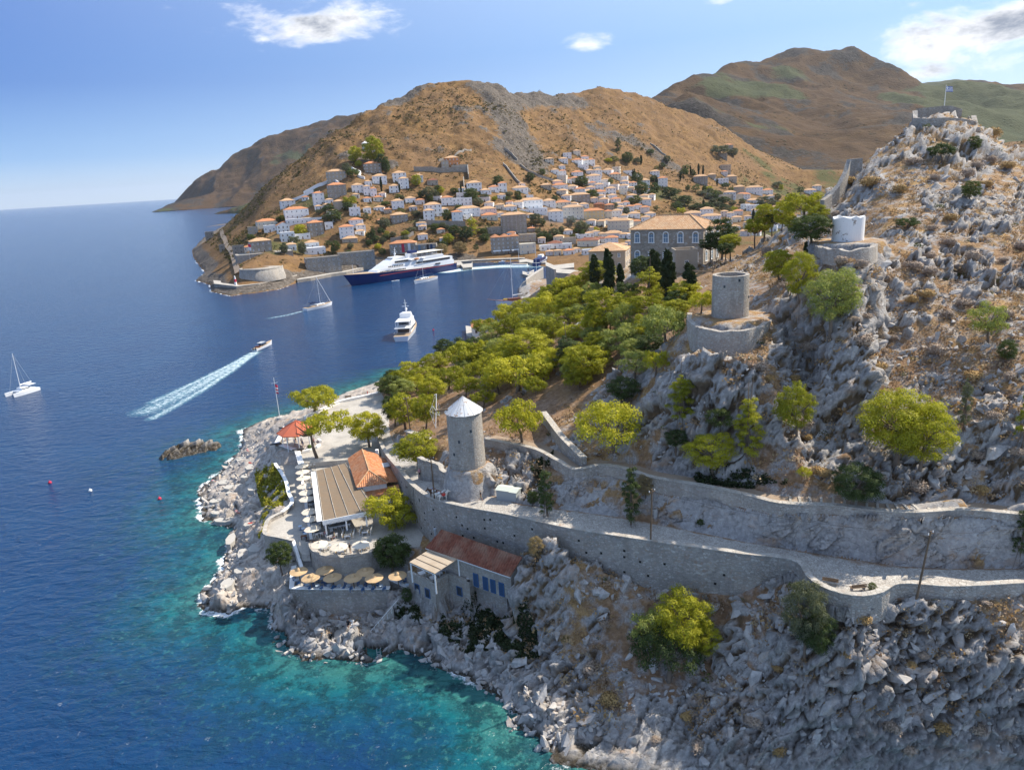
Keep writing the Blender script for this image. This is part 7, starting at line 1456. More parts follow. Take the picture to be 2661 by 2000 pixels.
pA, pB = atz(1755, 775, 33), atz(1812, 772, 33); corner_house(pA, pB, None, 11.5, '', 'flat roofed cream annex in front of the massive mansion', 't', 'f', 'rectg', dict(floors=2, cols=1, name='annex', cat='annex', door=True), 6.)
pA, pB = atz(1531, 702, 32.6), atz(1625, 700, 32.6); s_ = depth(pA)/F; corner_house(pA, pB, None, 46*s_*1.05, '', 'grey plastered villa with two roofed hips left of the massive mansion', 't', 'p', 'rectb', dict(floors=2, cols=3, door=False), 12.)
quay('terrace_wall', [(1445,708),(1492,712),(1531,722),(1560,740)], 30., 12, 'stone terrace below the grey plastered villa', M_stone, 18.)
quay('terrace_wall', [(1418,690),(1440,700),(1492,694)], 24., 16, 'round walled garden terrace at the harbour edge of the headland', M_stone, 8.)
quay('harbour_wall', [(1367,728),(1390,712),(1412,698)], 6., 10, 'sloping harbour wall at the tip of the headland', M_stone, -2.)
# boathouse at the water, left of the grove
g = atz(1250, 876, 2.2); quay('pier', [(1212,872),(1246,878),(1285,872)], 2.2, 22, 'stone pier under the orange roofed boathouse', M_stone)
s_ = depth(g)/F; house_at((g[0]+1.5, g[1]+2, 2.2), 64*s_, 26*s_, 9, .05, 'w', 't', 'white boathouse with orange roof on the small pier', 'rectd', floors=1, cols=3)
# ------------------------------------------------------------------ boats
M_hullw = material('white_hull', None, (.78, .79, .80), .3, .5); M_navy = material('navy_hull', m_plaster((.006, .022, .12), (.008, .03, .14)), rough=.35, spec=.5); M_redline = material('red_boot_line', None, (.40, .06, .04), .5)
M_deck = material('teak_deck', m_plaster((.36, .26, .17), (.44, .33, .22)), rough=.8); M_varn = material('varnished_wood', None, (.17, .055, .025), .35, .5); M_canvas = material('canvas_awning', None, (.66, .60, .50), .8); M_teal = material('sea_boot', None, (.05, .25, .33), .6); M_win = M_glass; M_navyc = material('navy_canvas', None, (.02, .04, .12), .8)
def hull(mb, L, B, h0, h1, z0=-.6, bow=.34, n=14, mi=0, mdeck=1, stern=.8, rake=.06):
    """a boat hull along +X: sheer line rising to the bow, flared sides, transom stern"""
    st = []
    for i in range(n+1):
        f = i/n; x = -L/2+L*f; w_ = B/2*(stern+(1-stern)*min(1, f/.35)) if f < .35 else B/2*(1-max(0, (f-(1-bow))/bow)**2.1 if f > 1-bow else 1)
        w_ = max(w_, .02*B); sh_ = h0+(h1-h0)*f**2.2; fl = .80-.25*max(0, f-.6); st.append((x, w_, sh_, fl))
    V = []
    for x, w_, s_, fl in st:
        xr = x+rake*L*max(0, (x/L+.5-.7)/.3); V += [(x, -w_*fl*.75, z0), (x, -w_*fl, 0), (xr, -w_, s_), (xr, w_, s_), (x, w_*fl, 0), (x, w_*fl*.75, z0)]
    for i in range(n):
        a, b = 6*i, 6*i+6
        mb.add([V[a+k] for k in range(6)]+[V[b+k] for k in range(6)], [(0, 6, 7, 1), (1, 7, 8, 2), (3, 9, 10, 4), (4, 10, 11, 5), (0, 5, 11, 6)], mi)
        mb.add([V[a+2], V[a+3], V[b+3], V[b+2]], [(0, 3, 2, 1)], mdeck)
    mb.add(V[:6], [(0, 1, 2, 3, 4, 5)], mi); return st
def row(o, nm, me, xs, y, z, rz=0, sc_=None):
    for x in xs: obj(nm, me, o, (x, y, z), rz, sc_)
def boat(name, label, cat, p, rz, group=None): return thing(name, label, cat, tuple(p), rz, group)
def bearing(a, b): d = np.array(b)-np.array(a); return math.atan2(d[1], d[0])
# the ship at the quay
bw, sn_ = atz(918, 742, 0), atz(1172, 700, 0); L = float(np.linalg.norm(bw-sn_))*1.03; cen = (bw+sn_)/2
ship = boat('cruise_ship', 'large white cruise ship with navy blue hull along the quay', 'ship', (cen[0], cen[1], 0), bearing(sn_, bw))
mb = MB(); hull(mb, L, 14.5, 5.2, 8.2, -1, .3, 20, 0, 1, .85, .06); mb.build('hull', [M_navy, M_deck], ship)
u = L/100
def tier(x0, x1, wd_, z0, z1, name='deck_house', slant=4., mat=M_hullw):
    mb = MB(); w_ = wd_/2; V = [(x0, -w_, z0), (x1, -w_*.8, z0), (x1, w_*.8, z0), (x0, w_, z0), (x0, -w_, z1), (x1-slant, -w_*.75, z1), (x1-slant, w_*.75, z1), (x0, w_, z1)]
    mb.add(V, [(0, 1, 5, 4), (1, 2, 6, 5), (2, 3, 7, 6), (3, 0, 4, 7), (4, 5, 6, 7)]); return mb.build(name, mat, ship)
tier(-46*u, 33*u, 14.2, 5.2, 8.3); tier(-45*u, 27*u, 13.6, 8.3, 11, slant=5); tier(-36*u, 21*u, 12.6, 11, 13.4, slant=5); tier(2*u, 15*u, 10, 13.4, 15.4, 'bridge', 3)
wb = MB(); wb.box((0, 0, 0), (.9, .12, 1.0)); wme = wb.data('window', M_win); wb = MB(); wb.box((0, 0, 0), (1.5, .12, 1.4)); wme2 = wb.data('window', M_win)
for sd in (-1, 1):
    rz = 0
    for k in range(22): obj('window', wme, ship, ((27-k*1.5)*u if k < 16 else (-12-k*.9)*u, sd*(7.12-(.55*(k < 6))-.2*(k < 3)), 6.9), 0)
    for k in range(9): obj('window', wme, ship, ((19-k*1.6)*u, sd*(6.75-.4*(k < 3)), 9.7), 0)
    for k in range(24): obj('window', wme2, ship, ((-8-k*1.45)*u, sd*6.85, 9.7), 0)
    for k in range(10): obj('window', wme2, ship, ((12-k*1.8)*u, sd*6.0, 12.3), 0)
for k in range(5): mb = MB(); mb.box((13.2*u, -3.2+1.6*k, 14.5), (.15, 1.2, .9)); mb.build('bridge_window', M_win, ship)
mb = MB(); mb.box((-22*u, 0, 16.2), (30*u, 12.4, .18)); mb.build('sun_awning', M_canvas, ship)
for k in range(6):
    for sd in (-1, 1): mb = MB(); mb.cyl((-35*u+k*5.2*u, sd*5.6, 13.4), (-35*u+k*5.2*u, sd*5.6, 16.1), .1, n=5); mb.build('awning_post', M_hullw, ship)
mb = MB(); mb.prism([(-12*u, -2.4), (-4*u, -2), (-4*u, 2), (-12*u, 2.4)], 13.4, 16.4); mb.prism([(-12.5*u, -2.6), (-6*u, -2.2), (-6*u, 2.2), (-12.5*u, 2.6)], 16.4, 18.2, 1); mb.build('funnel', [M_hullw, M_navy], ship)
mb = MB(); mb.cyl((8*u, 0, 15.4), (7*u, 0, 22), .35, .15, 8); mb.box((7.4*u, 0, 18.6), (.3, 4, .2)); mb.box((7.4*u, 0, 20.2), (.3, 2.4, .2)); mb.ball((7.6*u, 0, 17.4), .8); mb.build('mast', M_hullw, ship)
for k, sd in enumerate((-1, 1)):
    for j in range(3): mb = MB(); mb.ball((-2*u-j*6*u, sd*6.6, 12.5), .9, sq=(2.6, .9, .8)); mb.build('lifeboat', [M_orange if j == 1 else M_hullw], ship)
mb = MB(); mb.cyl((47*u, 0, 8), (47.5*u, 0, 14), .12, n=6); mb.build('jack_staff', M_hullw, ship)
for sd in (-1, 1): mb = MB(); mb.box((-8*u, sd*7.27, 4.75), (74*u, .06, .35)); mb.build('red_line', M_redline, ship)
# monohull sailing boat builder
def sailboat(label, p, rz, L, mast, hullm=M_hullw, cover=M_navyc, genoa=True):
    o = boat('sailing_boat', label, 'sailing boat', p, rz); mb = MB(); hull(mb, L, L*.27, L*.075, L*.1, -.4, .5, 14, 0, 1, .75, .03); mb.build('hull', [hullm, M_deck], o)
    mb = MB(); mb.prism([(-L*.1, -L*.07), (L*.22, -L*.035), (L*.22, L*.035), (-L*.1, L*.07)], L*.07, L*.115); mb.build('cabin', M_hullw, o)
    for sd in (-1, 1):
        for k in range(3): mb = MB(); mb.box((-L*.03+k*L*.08, sd*(L*.068-k*L*.008), L*.094), (L*.045, .06, L*.018)); mb.build('window', M_win, o)
    mb = MB(); mb.cyl((L*.08, 0, L*.09), (L*.06, 0, mast), .11, .07, 8); mb.build('mast', M_hullw, o)
    mb = MB(); mb.cyl((L*.07, 0, L*.17), (-L*.3, 0, L*.165), .22, .16, 8); mb.build('boom', cover, o)
    mb = MB(); mb.box((L*.068, 0, mast*.45), (.08, L*.16, .06)); mb.box((L*.065, 0, mast*.72), (.08, L*.12, .06)); mb.build('spreader', M_hullw, o)
    mb = MB(); mb.cyl((L*.47, 0, L*.1), (L*.065, 0, mast*.97), .13 if genoa else .03, n=6); mb.build('furled_genoa', M_hullw, o)
    for q_ in ((-L*.47, 0, L*.08), (L*.07, L*.12, L*.08), (L*.07, -L*.12, L*.08)): mb = MB(); mb.cyl(q_, (L*.06, 0, mast*.98), .025, n=4); mb.build('stay', M_grey, o)
    mb = MB(); mb.add([(-L*.1, -L*.08, L*.19), (-L*.32, -L*.09, L*.185), (-L*.32, L*.09, L*.185), (-L*.1, L*.08, L*.19)], [(0, 1, 2, 3), (3, 2, 1, 0)]); mb.build('bimini', cover, o)
    for sd in (-1, 1): mb = MB(); mb.tube([(L*.48, 0, L*.16), (L*.2, sd*L*.12, L*.15), (-L*.2, sd*L*.13, L*.14), (-L*.46, sd*L*.09, L*.14)], .025, 4); mb.build('guard_rail', M_grey, o)
    return o
def fit(a, b): pa, pb = atz(*a, 0), atz(*b, 0); return (pa+pb)/2, bearing(pa, pb), float(np.linalg.norm(pb-pa))
c_, rz, L = fit((793,808),(862,792)); sailboat('white sailing yacht under way in front of the bastion', c_, rz, L, 17.5, genoa=True)
c_, rz, L = fit((1131,724),(1078,738)); sailboat('white sailing boat with navy covers anchored beside the ship', c_, rz, L, 17, genoa=False)
# catamaran far left
c_, rz, L = fit((92,1012),(26,1032)); o = boat('catamaran', 'white sailing catamaran at the left picture edge', 'catamaran', c_, rz)
for sd in (-1, 1): mb = MB(); hull(mb, L, 1.5, 1.1, 1.4, -.3, .5, 12, 0, 0, .8, .02); mb.v = [(x, y+sd*2.2, z) for x, y, z in mb.v]; mb.build('hull', M_hullw, o)
mb = MB(); mb.box((-L*.1, 0, 1.1), (L*.62, 4.2, .5)); mb.build('bridge_deck', M_hullw, o); mb = MB(); mb.box((-L*.05, 0, 1.8), (L*.34, 3.2, 1.), taper=.8); mb.build('cabin', M_hullw, o)
for k in range(4): mb = MB(); mb.box((-L*.05-L*.12+L*.08*k, -1.55, 1.9), (L*.06, .1, .4)); mb.build('window', M_win, o); mb = MB(); mb.box((-L*.05-L*.12+L*.08*k, 1.55, 1.9), (L*.06, .1, .4)); mb.build('window', M_win, o)
mb = MB(); mb.cyl((.4, 0, 2), (.2, 0, 15), .12, .07, 8); mb.build('mast', M_hullw, o); mb = MB(); mb.cyl((.3, 0, 3.3), (-L*.42, 0, 3.4), .24, .18, 8); mb.build('boom', M_hullw, o)
for q_ in ((L*.48, 0, 1.4), (-L*.35, 2.2, 1.4), (-L*.35, -2.2, 1.4)): mb = MB(); mb.cyl(q_, (.2, 0, 14.6), .03, n=4); mb.build('stay', M_grey, o)
mb = MB(); mb.box((-L*.32, 0, 2.7), (L*.26, 3.4, .1)); mb.build('bimini', M_hullw, o)
# motor yacht leaving the bay, seen from astern
g = atz(1044, 886, 0); o = boat('motor_yacht', 'white passenger motor yacht heading into the harbour, seen from astern', 'motor yacht', (g[0]+.8, g[1]+15, 0), math.atan2(1, .05)); L = 32
mb = MB(); hull(mb, L, 7.2, 2.2, 3.6, -.5, .45, 14, 0, 1, .92, .05); mb.build('hull', [M_hullw, M_deck], o)
def tier2(par, x0, x1, w_, z0, z1, nm, sl=2., mat=M_hullw):
    mb = MB(); w_ /= 2; mb.add([(x0, -w_, z0), (x1, -w_*.8, z0), (x1, w_*.8, z0), (x0, w_, z0), (x0, -w_, z1), (x1-sl, -w_*.75, z1), (x1-sl, w_*.75, z1), (x0, w_, z1)], [(0, 1, 5, 4), (1, 2, 6, 5), (2, 3, 7, 6), (3, 0, 4, 7), (4, 5, 6, 7)]); mb.build(nm, mat, par)
tier2(o, -9, 9, 6.4, 2.2, 4.8, 'lower_deck_house'); tier2(o, -6, 7, 6., 5., 7.4, 'upper_deck_house'); tier2(o, -2, 5, 5., 7.6, 9.6, 'wheelhouse')
for x0, z, w_ in ((-11, 4.9, 6.8), (-9, 7.5, 6.2)): mb = MB(); mb.box((x0+5, 0, z), (13, w_, .18)); mb.build('deck', M_hullw, o)
mb = MB(); mb.box((-9.06, 0, 3.5), (.1, 5, 2)); mb.build('stern_opening', M_win, o); mb = MB(); mb.box((-6.06, 0, 6.1), (.1, 4.6, 1.6)); mb.build('stern_opening', M_win, o)
for sd in (-1, 1):
    for k in range(6): mb = MB(); mb.box((-7+k*2.4, sd*(3.14-.05*k), 3.6), (1.3, .1, .8)); mb.build('window', M_win, o)
    mb = MB(); mb.tube([(-15, sd*3.2, 3.3), (-10, sd*3.4, 3.3)], .05, 4); mb.tube([(-10.6, sd*3.1, 6), (-6, sd*3.1, 6)], .05, 4); mb.build('guard_rail', M_hullw, o)
    for x_ in (-10.6, -6): mb = MB(); mb.cyl((x_, sd*3, 2.2), (x_, sd*3, 7.5), .1, n=5); mb.build('post', M_hullw, o)
mb = MB(); mb.cyl((1, 0, 9.6), (.4, 0, 15.5), .28, .1, 8); mb.box((.7, 0, 12.4), (.2, 3., .2)); mb.box((.6, 0, 13.8), (.2, 1.8, .15)); mb.ball((1.6, 0, 11), .6); mb.build('mast', M_hullw, o)
# speedboat at the head of the long wake
c_, rz, L = fit((662,914),(706,894)); o = boat('speedboat', 'grey and white speedboat at the head of the long wake', 'speedboat', (c_[0], c_[1], .25), rz); mb = MB(); hull(mb, L, 2.9, 1.0, 1.6, -.4, .5, 12, 0, 1, .9, .04); mb.build('hull', [M_hullw, M_deck], o); tier2(o, -L*.12, L*.18, 1.9, 1.1, 1.9, 'windscreen', 1.2, M_win)
mb = MB(); mb.box((-L*.08, 0, 2.5), (L*.26, 2.1, .1)); mb.build('hardtop', M_grey, o)
for sd in (-1, 1): mb = MB(); mb.cyl((-L*.18, sd*.9, 1), (-L*.18, sd*.9, 2.5), .05, n=5); mb.build('post', M_grey, o); mb = MB(); mb.box((-L*.5, sd*.5, .9), (.5, .4, 1.1)); mb.build('outboard_engine', M_dark, o)
for k in range(3): mb = MB(); mb.box((-L*.3+k*.0, -.8+.8*k, 1.25), (.7, .6, .5)); mb.build('seat', M_varn, o)
# gulet behind the trees
c_, rz, L = fit((1360,786),(1297,794)); o = boat('gulet', 'two toned wooden gulet with tall masts anchored off the headland', 'gulet', (c_[0], c_[1], 0), rz); L *= 1.15; mb = MB(); hull(mb, L, L*.26, 1.8, 2.9, -.5, .45, 14, 0, 1, .8, .06); mb.build('hull', [M_hullw, M_varn], o)
mb = MB(); mb.cyl((L*.48, 0, 2.8), (L*.85, 0, 4.2), .18, .1, 7); mb.build('bowsprit', M_varn, o)
for sd in (-1, 1): mb = MB(); mb.tube([(-L*.5, sd*L*.105, 1.75), (0, sd*L*.132, 2.0), (L*.3, sd*L*.09, 2.45), (L*.53, 0, 2.95)], .16, 5); mb.build('rubbing_strake', M_varn, o)
mb = MB(); mb.prism([(-L*.3, -1.6), (L*.1, -1.4), (L*.1, 1.4), (-L*.3, 1.6)], 1.8, 3.1); mb.build('cabin', M_varn, o); mb = MB(); mb.box((L*.2, 0, 3.0), (2.2, 1.4, .5)); mb.build('cushion', material('yellow_cushion', None, (.62, .40, .05), .8), o)
mb = MB(); mb.cyl((-L*.06, 0, 2), (-L*.06, 0, 24), .2, .1, 8); mb.box((-L*.06, 0, 13), (.1, 3, .1)); mb.build('mast', M_hullw, o); mb = MB(); mb.cyl((-L*.06, 0, 4.6), (-L*.42, 0, 4.8), .26, .2, 7); mb.build('boom', M_hullw, o)
for q_ in ((L*.84, 0, 4.2), (L*.45, 0, 2.8), (-L*.5, 0, 2)): mb = MB(); mb.cyl(q_, (-L*.06, 0, 23.5), .03, n=4); mb.build('stay', M_grey, o)
# small craft
def skiff(x, y, Lp, rz, label, m_=M_hullw, cab=True):
    g = atz(x, y, 0); s_ = depth(g)/F; L = Lp*s_; o = boat('motorboat', label, 'motorboat', g, rz, 'small boats of the harbour'); mb = MB(); hull(mb, L, L*.34, L*.1, L*.16, -.3, .5, 10, 0, 1, .85, .04); mb.build('hull', [m_, M_hullw], o)
    if cab: mb = MB(); mb.prism([(-L*.1, -L*.1), (L*.2, -L*.06), (L*.2, L*.06), (-L*.1, L*.1)], L*.08, L*.24); mb.build('cabin', M_hullw, o)
    else: mb = MB(); mb.box((-L*.1, 0, L*.13), (L*.12, L*.24, .1)); mb.build('seat', M_deck, o)
for a in ((1236,682,17,2.9,'white motorboat at the quay, left of the dark topped one',M_hullw,True),(1248,681,12,2.6,'small dark topped motorboat beside the quay',M_dark,True),(1288,683,11,.3,'little yellow rowing boat at the quay',material('yellow_hull', None, (.65, .38, .03), .5),False),(1305,681,18,.2,'white motorboat right of the yellow rowing boat',M_hullw,True),(1028,731,20,.3,'white tender boat alongside the ship hull',M_hullw,False),(1180,671,14,.2,'grey boat hidden at the ship stern jetty',M_grey,True),(1262,862,16,1.2,'white boat moored at the boathouse pier',M_hullw,True)): skiff(*a)
c_, rz, L = fit((1392,692),(1420,678)); o = boat('ferry', 'blue passenger ferry at the landing stage', 'ferry', (c_[0], c_[1], 0), rz); L = max(L, 18); mb = MB(); hull(mb, L, 6, 2.4, 3.2, -.4, .4, 12, 0, 1, .9); mb.build('hull', [M_navy, M_grey], o); tier2(o, -L*.4, L*.25, 5, 2.4, 5, 'cabin', 1.5, M_navy); tier2(o, -L*.1, L*.15, 3.6, 5, 6.8, 'wheelhouse', 1.2)
for k in range(5):
    for sd in (-1, 1): mb = MB(); mb.box((-L*.35+k*L*.11, sd*2.52, 3.9), (1.2, .08, .8)); mb.build('window', M_win, o)
c_ = atz(1383, 716, 0); o = boat('sailing_boat', 'sailing boat mast rising behind the headland mole', 'sailing boat', (c_[0]+3, c_[1]+6, 0), .8); mb = MB(); hull(mb, 13, 3.6, 1.1, 1.5, -.3, .5, 10, 0, 1, .8); mb.build('hull', [M_hullw, M_deck], o); mb = MB(); mb.cyl((.5, 0, 1), (.5, 0, 19), .13, .08, 8); mb.build('mast', M_hullw, o); mb = MB(); mb.cyl((.5, 0, 2), (-4.5, 0, 2), .2, n=7); mb.build('boom', M_navyc, o)
c_ = atz(1351, 690, 0); o = boat('sailing_boat', 'sailing boat with tall thin mast before the awning cafes', 'sailing boat', (c_[0], c_[1]+2, 0), 2.8); mb = MB(); hull(mb, 12, 3.4, 1.1, 1.5, -.3, .5, 10, 0, 1, .8); mb.build('hull', [M_hullw, M_deck], o); mb = MB(); mb.cyl((.5, 0, 1), (.5, 0, 18), .13, .08, 8); mb.build('mast', M_hullw, o)
for x, y, lab in ((1126,858,'red buoy floating off the boathouse'),(130,1255,'red buoy alone in the deep water at the left'),(235,1276,'small pale buoy in the left water'),(415,1297,'orange buoy nearest the left rocks')): g = atz(x, y, 0); mb = MB(); mb.ball((0, 0, .15), .42); mb.cyl((0, 0, .3), (0, 0, .8), .06, n=5); tag(mb.build('buoy', M_fred if 'red' in lab or 'orange' in lab else M_whitepaint, None, tuple(g)), lab, 'buoy')
# reef off the point
rp = [atz(x, y, 0)[:2] for x, y in [(415,1190),(440,1170),(470,1160),(520,1157),(560,1152),(575,1160),(560,1170),(510,1178),(470,1188),(435,1198)]]
gx, gy = np.meshgrid(np.linspace(min(p[0] for p in rp)-2, max(p[0] for p in rp)+2, 110), np.linspace(min(p[1] for p in rp)-2, max(p[1] for p in rp)+2, 90)); di = dist_line(gx, gy, rp, True); ii = in_poly(gx, gy, rp); zz = np.where(ii, np.minimum(di*.55, 1.1), -di*.6)
P3 = np.stack([gx.ravel(), gy.ravel(), zz.ravel()], 1); d1, d2, ic, vv = worley(P3*np.array([.45, .35, .5]), 3); zz = zz+(1.5*(_h(ic[:, 0], ic[:, 1], ic[:, 2], 4)-.35)+1.2*vv[:, 0]).reshape(zz.shape)*np.clip(zz+.6, 0, 1)
o = mesh_from('reef_rock', np.stack([gx, gy, zz], -1).reshape(-1, 3), grid_faces(*zz.shape), M_ground, attrs=dict(rock=np.ones(zz.size), crack=np.zeros(zz.size), dry=np.zeros(zz.size), hollow=np.zeros(zz.size), pine=np.zeros(zz.size), pale=np.zeros(zz.size), wet=np.clip(1.3-zz.ravel()*.45, 0, 1))); o['kind'] = 'structure'
# ------------------------------------------------------------------ trees of the town
rt2 = random.Random(9)
for x, y, w_, h, k_, lab, pi_ in [(925,398,40,40,RO_,'dark pine left of the white hilltop mill',0),(975,388,62,75,RO_,'tall pine mass right of the white hilltop mill',0),(995,420,40,45,RO_,'pine below the tall mass by the hilltop mill',1),(962,408,44,26,U,'pine in front of the hilltop mill terrace',0),(918,412,26,20,RO_,'little round pine on the rocks left of the mill',0),(932,425,22,18,RO_,'small bush below the hilltop mill',0),(903,440,30,36,RO_,'olive tree right of the tan stone mansion',4),(918,450,40,24,U,'bushes behind the tan stone mansion',3),(1005,432,24,40,RO_,'bush right of the grey stone mansion',3),(1083,468,30,32,RO_,'bright green tree high on the left beside white house',0),(910,523,46,26,U,'bright tree in front of the arched stone mansion',0),(905,535,28,22,RO_,'dark tree left of the tiny bougainvillea house',1),(855,542,34,30,RO_,'tree below the tall blue shuttered house',3),(870,560,46,36,RO_,'round tree under the small tan house',3),(783,598,38,34,RO_,'round golden green tree beside the white gabled house',0),(653,617,26,18,U,'flat dark green tree behind the bastion mansion',3),(740,645,24,34,RO_,'olive right of the bastion mansion',4),(765,625,34,24,U,'tree between white block and small hip house',4),(787,645,26,36,RO_,'dark olive behind the small hip house',4),(874,640,28,34,RO_,'bush left of the long tiled porch',3),(907,660,30,20,U,'bush right of the warehouse roofs',3),(970,608,26,40,T_,'cypress like tree over the rocky gully',1),(1000,580,36,34,RO_,'trees left of the two storey stone house',4),(1115,500,40,34,RO_,'trees left of the white house with corner chimney',4),(1138,492,24,24,RO_,'dark tree above the long white school',3),(1225,505,44,36,RO_,'large green tree above the flat arched house',3),(1242,525,32,26,RO_,'round grey tree right of the flat arched house',4),(1163,560,30,36,RO_,'tree between the tower house and the chimney house',3),(1228,585,40,46,T_,'pine at the right of the tower house',0),(1180,598,40,30,RO_,'dark pine below the tower house',1),(1212,605,44,40,RO_,'dark pine thicket below the pine at the tower house',1),(1165,620,34,30,RO_,'lower pine over the rocky gully',0),(1150,648,38,34,RO_,'tan tamarisk left on the quay',5),(1197,644,44,38,RO_,'tan tamarisk right on the quay',5),(1260,618,34,24,RO_,'bush left of the harbour stone house',3),(1295,470,34,30,RO_,'dark tree by the field wall',1),(1378,460,26,28,RO_,'round dark tree right of the field wall',1),(1392,570,40,34,RO_,'dark trees right of the great stone mansion',4),(1485,572,30,26,RO_,'olive trees left of the yellow house',4),(1512,588,46,32,RO_,'olive trees in front of the yellow house',4),(1440,605,34,28,RO_,'bright agave bush by the smoke',4),(1512,470,40,30,RO_,'hazy trees in the upper gardens',3),(1540,505,40,26,U,'hazy garden trees right of the grey upper mansion',3),(1655,465,34,40,RO_,'big poplar clump, left',3),(1668,490,40,40,RO_,'big poplar clump, front',3),(1650,520,40,28,RO_,'hazy tree row under the white houses',3),(1700,490,34,34,RO_,'dark tree clump left of the cypress mansion',1),(1740,500,44,30,RO_,'wood below the cypress mansion',1),(1780,520,44,28,RO_,'wood above the sports ground',1),(1855,505,34,24,RO_,'wood left of the tan block',3),(1880,520,40,22,RO_,'green garden before the white row above the sports field',3),(1630,410,34,34,RO_,'dark carob tree on the brown hillside',1),(1606,375,26,34,T_,'dark tree standing high on the brown hillside',1),(1690,395,24,16,U,'bushes on the terraced fields',1),(1870,390,60,26,U,'dense olive grove round the stone farmhouse',4),(1905,395,30,24,RO_,'olive right of the stone farmhouse',4),(1990,525,60,34,RO_,'grey green eucalyptus grove in the valley',4),(2020,480,30,16,U,'bushes in the valley mouth',4),(2060,520,50,34,RO_,'trees in the valley right of the golden pine',4),(2120,565,24,22,RO_,'bright tree near the fort shoulder',0),(1628,548,22,22,RO_,'hazy tree among the packed houses',4),(1595,535,26,20,RO_,'tree beside the ruined block',4),(1560,560,26,18,RO_,'tree in the white quarter',4)]:
    tree(x, y, w_, h, k_, lab, PALS[pi_], 'tree', 'tree', fld=town, group='trees of the town', foot=.5)
for x, y0, y1, w_, lab in [(992,463,498,7,'left cypress below the white stone based house'),(1039,478,500,6,'thin cypress left of the teal windowed wing'),(1199,482,512,6,'cypress left of the steep garden wall'),(1645,442,470,6,'pair of cypresses in the upper town, left one'),(1649,440,472,5,'pair of cypresses in the upper town, right one'),(1666,405,428,7,'dark cypress alone on the terraced fields'),(1706,462,490,9,'broad cypress left of the poplar clump'),(1815,427,455,6,'left tall cypress behind the cypress mansion'),(1827,430,458,6,'right tall cypress behind the cypress mansion'),(1781,432,450,5,'thin cypress on the slope edge'),(1863,464,484,5,'cypress before the white stepped house'),(1828,520,545,8,'cypress on the corner of the sports ground'),(1957,546,578,9,'dark cypress in the lower right quarter'),(1837,570,590,7,'small dark cypress just behind the mansion roof'),(1768,448,470,5,'short cypress left of the cypress mansion'),(1794,432,455,5,'middle cypress behind the cypress mansion')]: cypress(x, y0, y1, w_, lab, fld=town, group='cypresses of the town')
zone_t = [[(720,560),(1000,480),(1400,500),(1460,560),(1300,640),(1000,660),(760,660)], [(1400,430),(1700,400),(1900,470),(1960,560),(1700,600),(1460,560)], [(1380,600),(1560,590),(1560,640),(1420,640)], [(1850,500),(2120,480),(2120,600),(1880,625)]]
seen_t = set(); kt = 0; tt = 0
while kt < 136 and tt < 4000:
    tt += 1; zt = zone_t[0 if kt < 52 else (1 if kt < 98 else (2 if kt < 110 else 3))]; x = rt2.uniform(min(p[0] for p in zt), max(p[0] for p in zt)); y = rt2.uniform(min(p[1] for p in zt), max(p[1] for p in zt))
    if not in_poly(np.array([x]), np.array([y]), zt)[0] or any(abs(x-a) < c*.5+5 and abs(y-b) < d*.5+3 for a, b, c, d in used): continue
    used.append((x, y, 8, 6)); kt += 1; pi_ = rt2.choice([3, 3, 4, 4, 1, 1, 0]); nm = {3: 'green garden tree', 4: 'olive tree', 1: 'dark garden tree', 0: 'yellow green pine'}[pi_]
    tree(x, y, rt2.uniform(14, 30), rt2.uniform(12, 22), rt2.choice([RO_, RO_, U, SP]), near_label(nm, x, y), PALS[pi_], 'tree', 'tree', fld=town, group='trees of the town', foot=.5)
# ------------------------------------------------------------------ scrub, boulders and loose stones
def scatter(name, fld, n, test, rmin, rmax, per, leaf, mat, seed, label=None, hfac=.7, xr=None):
    rs = np.random.RandomState(seed); out = []; tot = 0; tries = 0
    while tot < n and tries < 60:
        tries += 1; m = 20000; y = np.exp(rs.uniform(math.log(fld.Ys[0]), math.log(fld.Ys[-1]), m)); u = rs.uniform(fld.us[0], fld.us[-1], m); x = u*y; z = fld.z(x, y); ok = test(x, y, z, rs)
        out.append(np.stack([x, y, z], 1)[ok]); tot += ok.sum()
    P_ = np.concatenate(out)[:n]; k = len(P_); r = rs.uniform(rmin, rmax, k)*np.clip(rs.lognormal(0, .35, k), .5, 2)
    d = rs.normal(size=(k, per, 3)); d[..., 2] = np.abs(d[..., 2])*.9; d /= np.linalg.norm(d, axis=2, keepdims=True)
    Q_ = P_[:, None, :]+d*(r[:, None, None]*rs.uniform(.55, 1.05, (k, per, 1)))*np.array([1, 1, hfac]); nn = d+.5*rs.normal(size=d.shape); nn /= np.linalg.norm(nn, axis=2, keepdims=True)
    a = np.cross(nn, rs.normal(size=nn.shape)); a /= np.linalg.norm(a, axis=2, keepdims=True)+1e-9; b = np.cross(nn, a); s_ = (leaf*r)[:, None, None]*rs.uniform(.6, 1.3, (k, per, 1))
    V = np.stack([Q_-a*s_, Q_-b*s_*.6, Q_+a*s_, Q_+b*s_*.6], 2).reshape(-1, 3); rnd = np.repeat(rs.uniform(0, 1, k), per*4)
    o = mesh_from(name, V, np.arange(len(V)).reshape(-1, 4), mat, attrs=dict(tone=rnd)); o['kind'] = 'stuff'
    if label: o['label'] = label
    return o
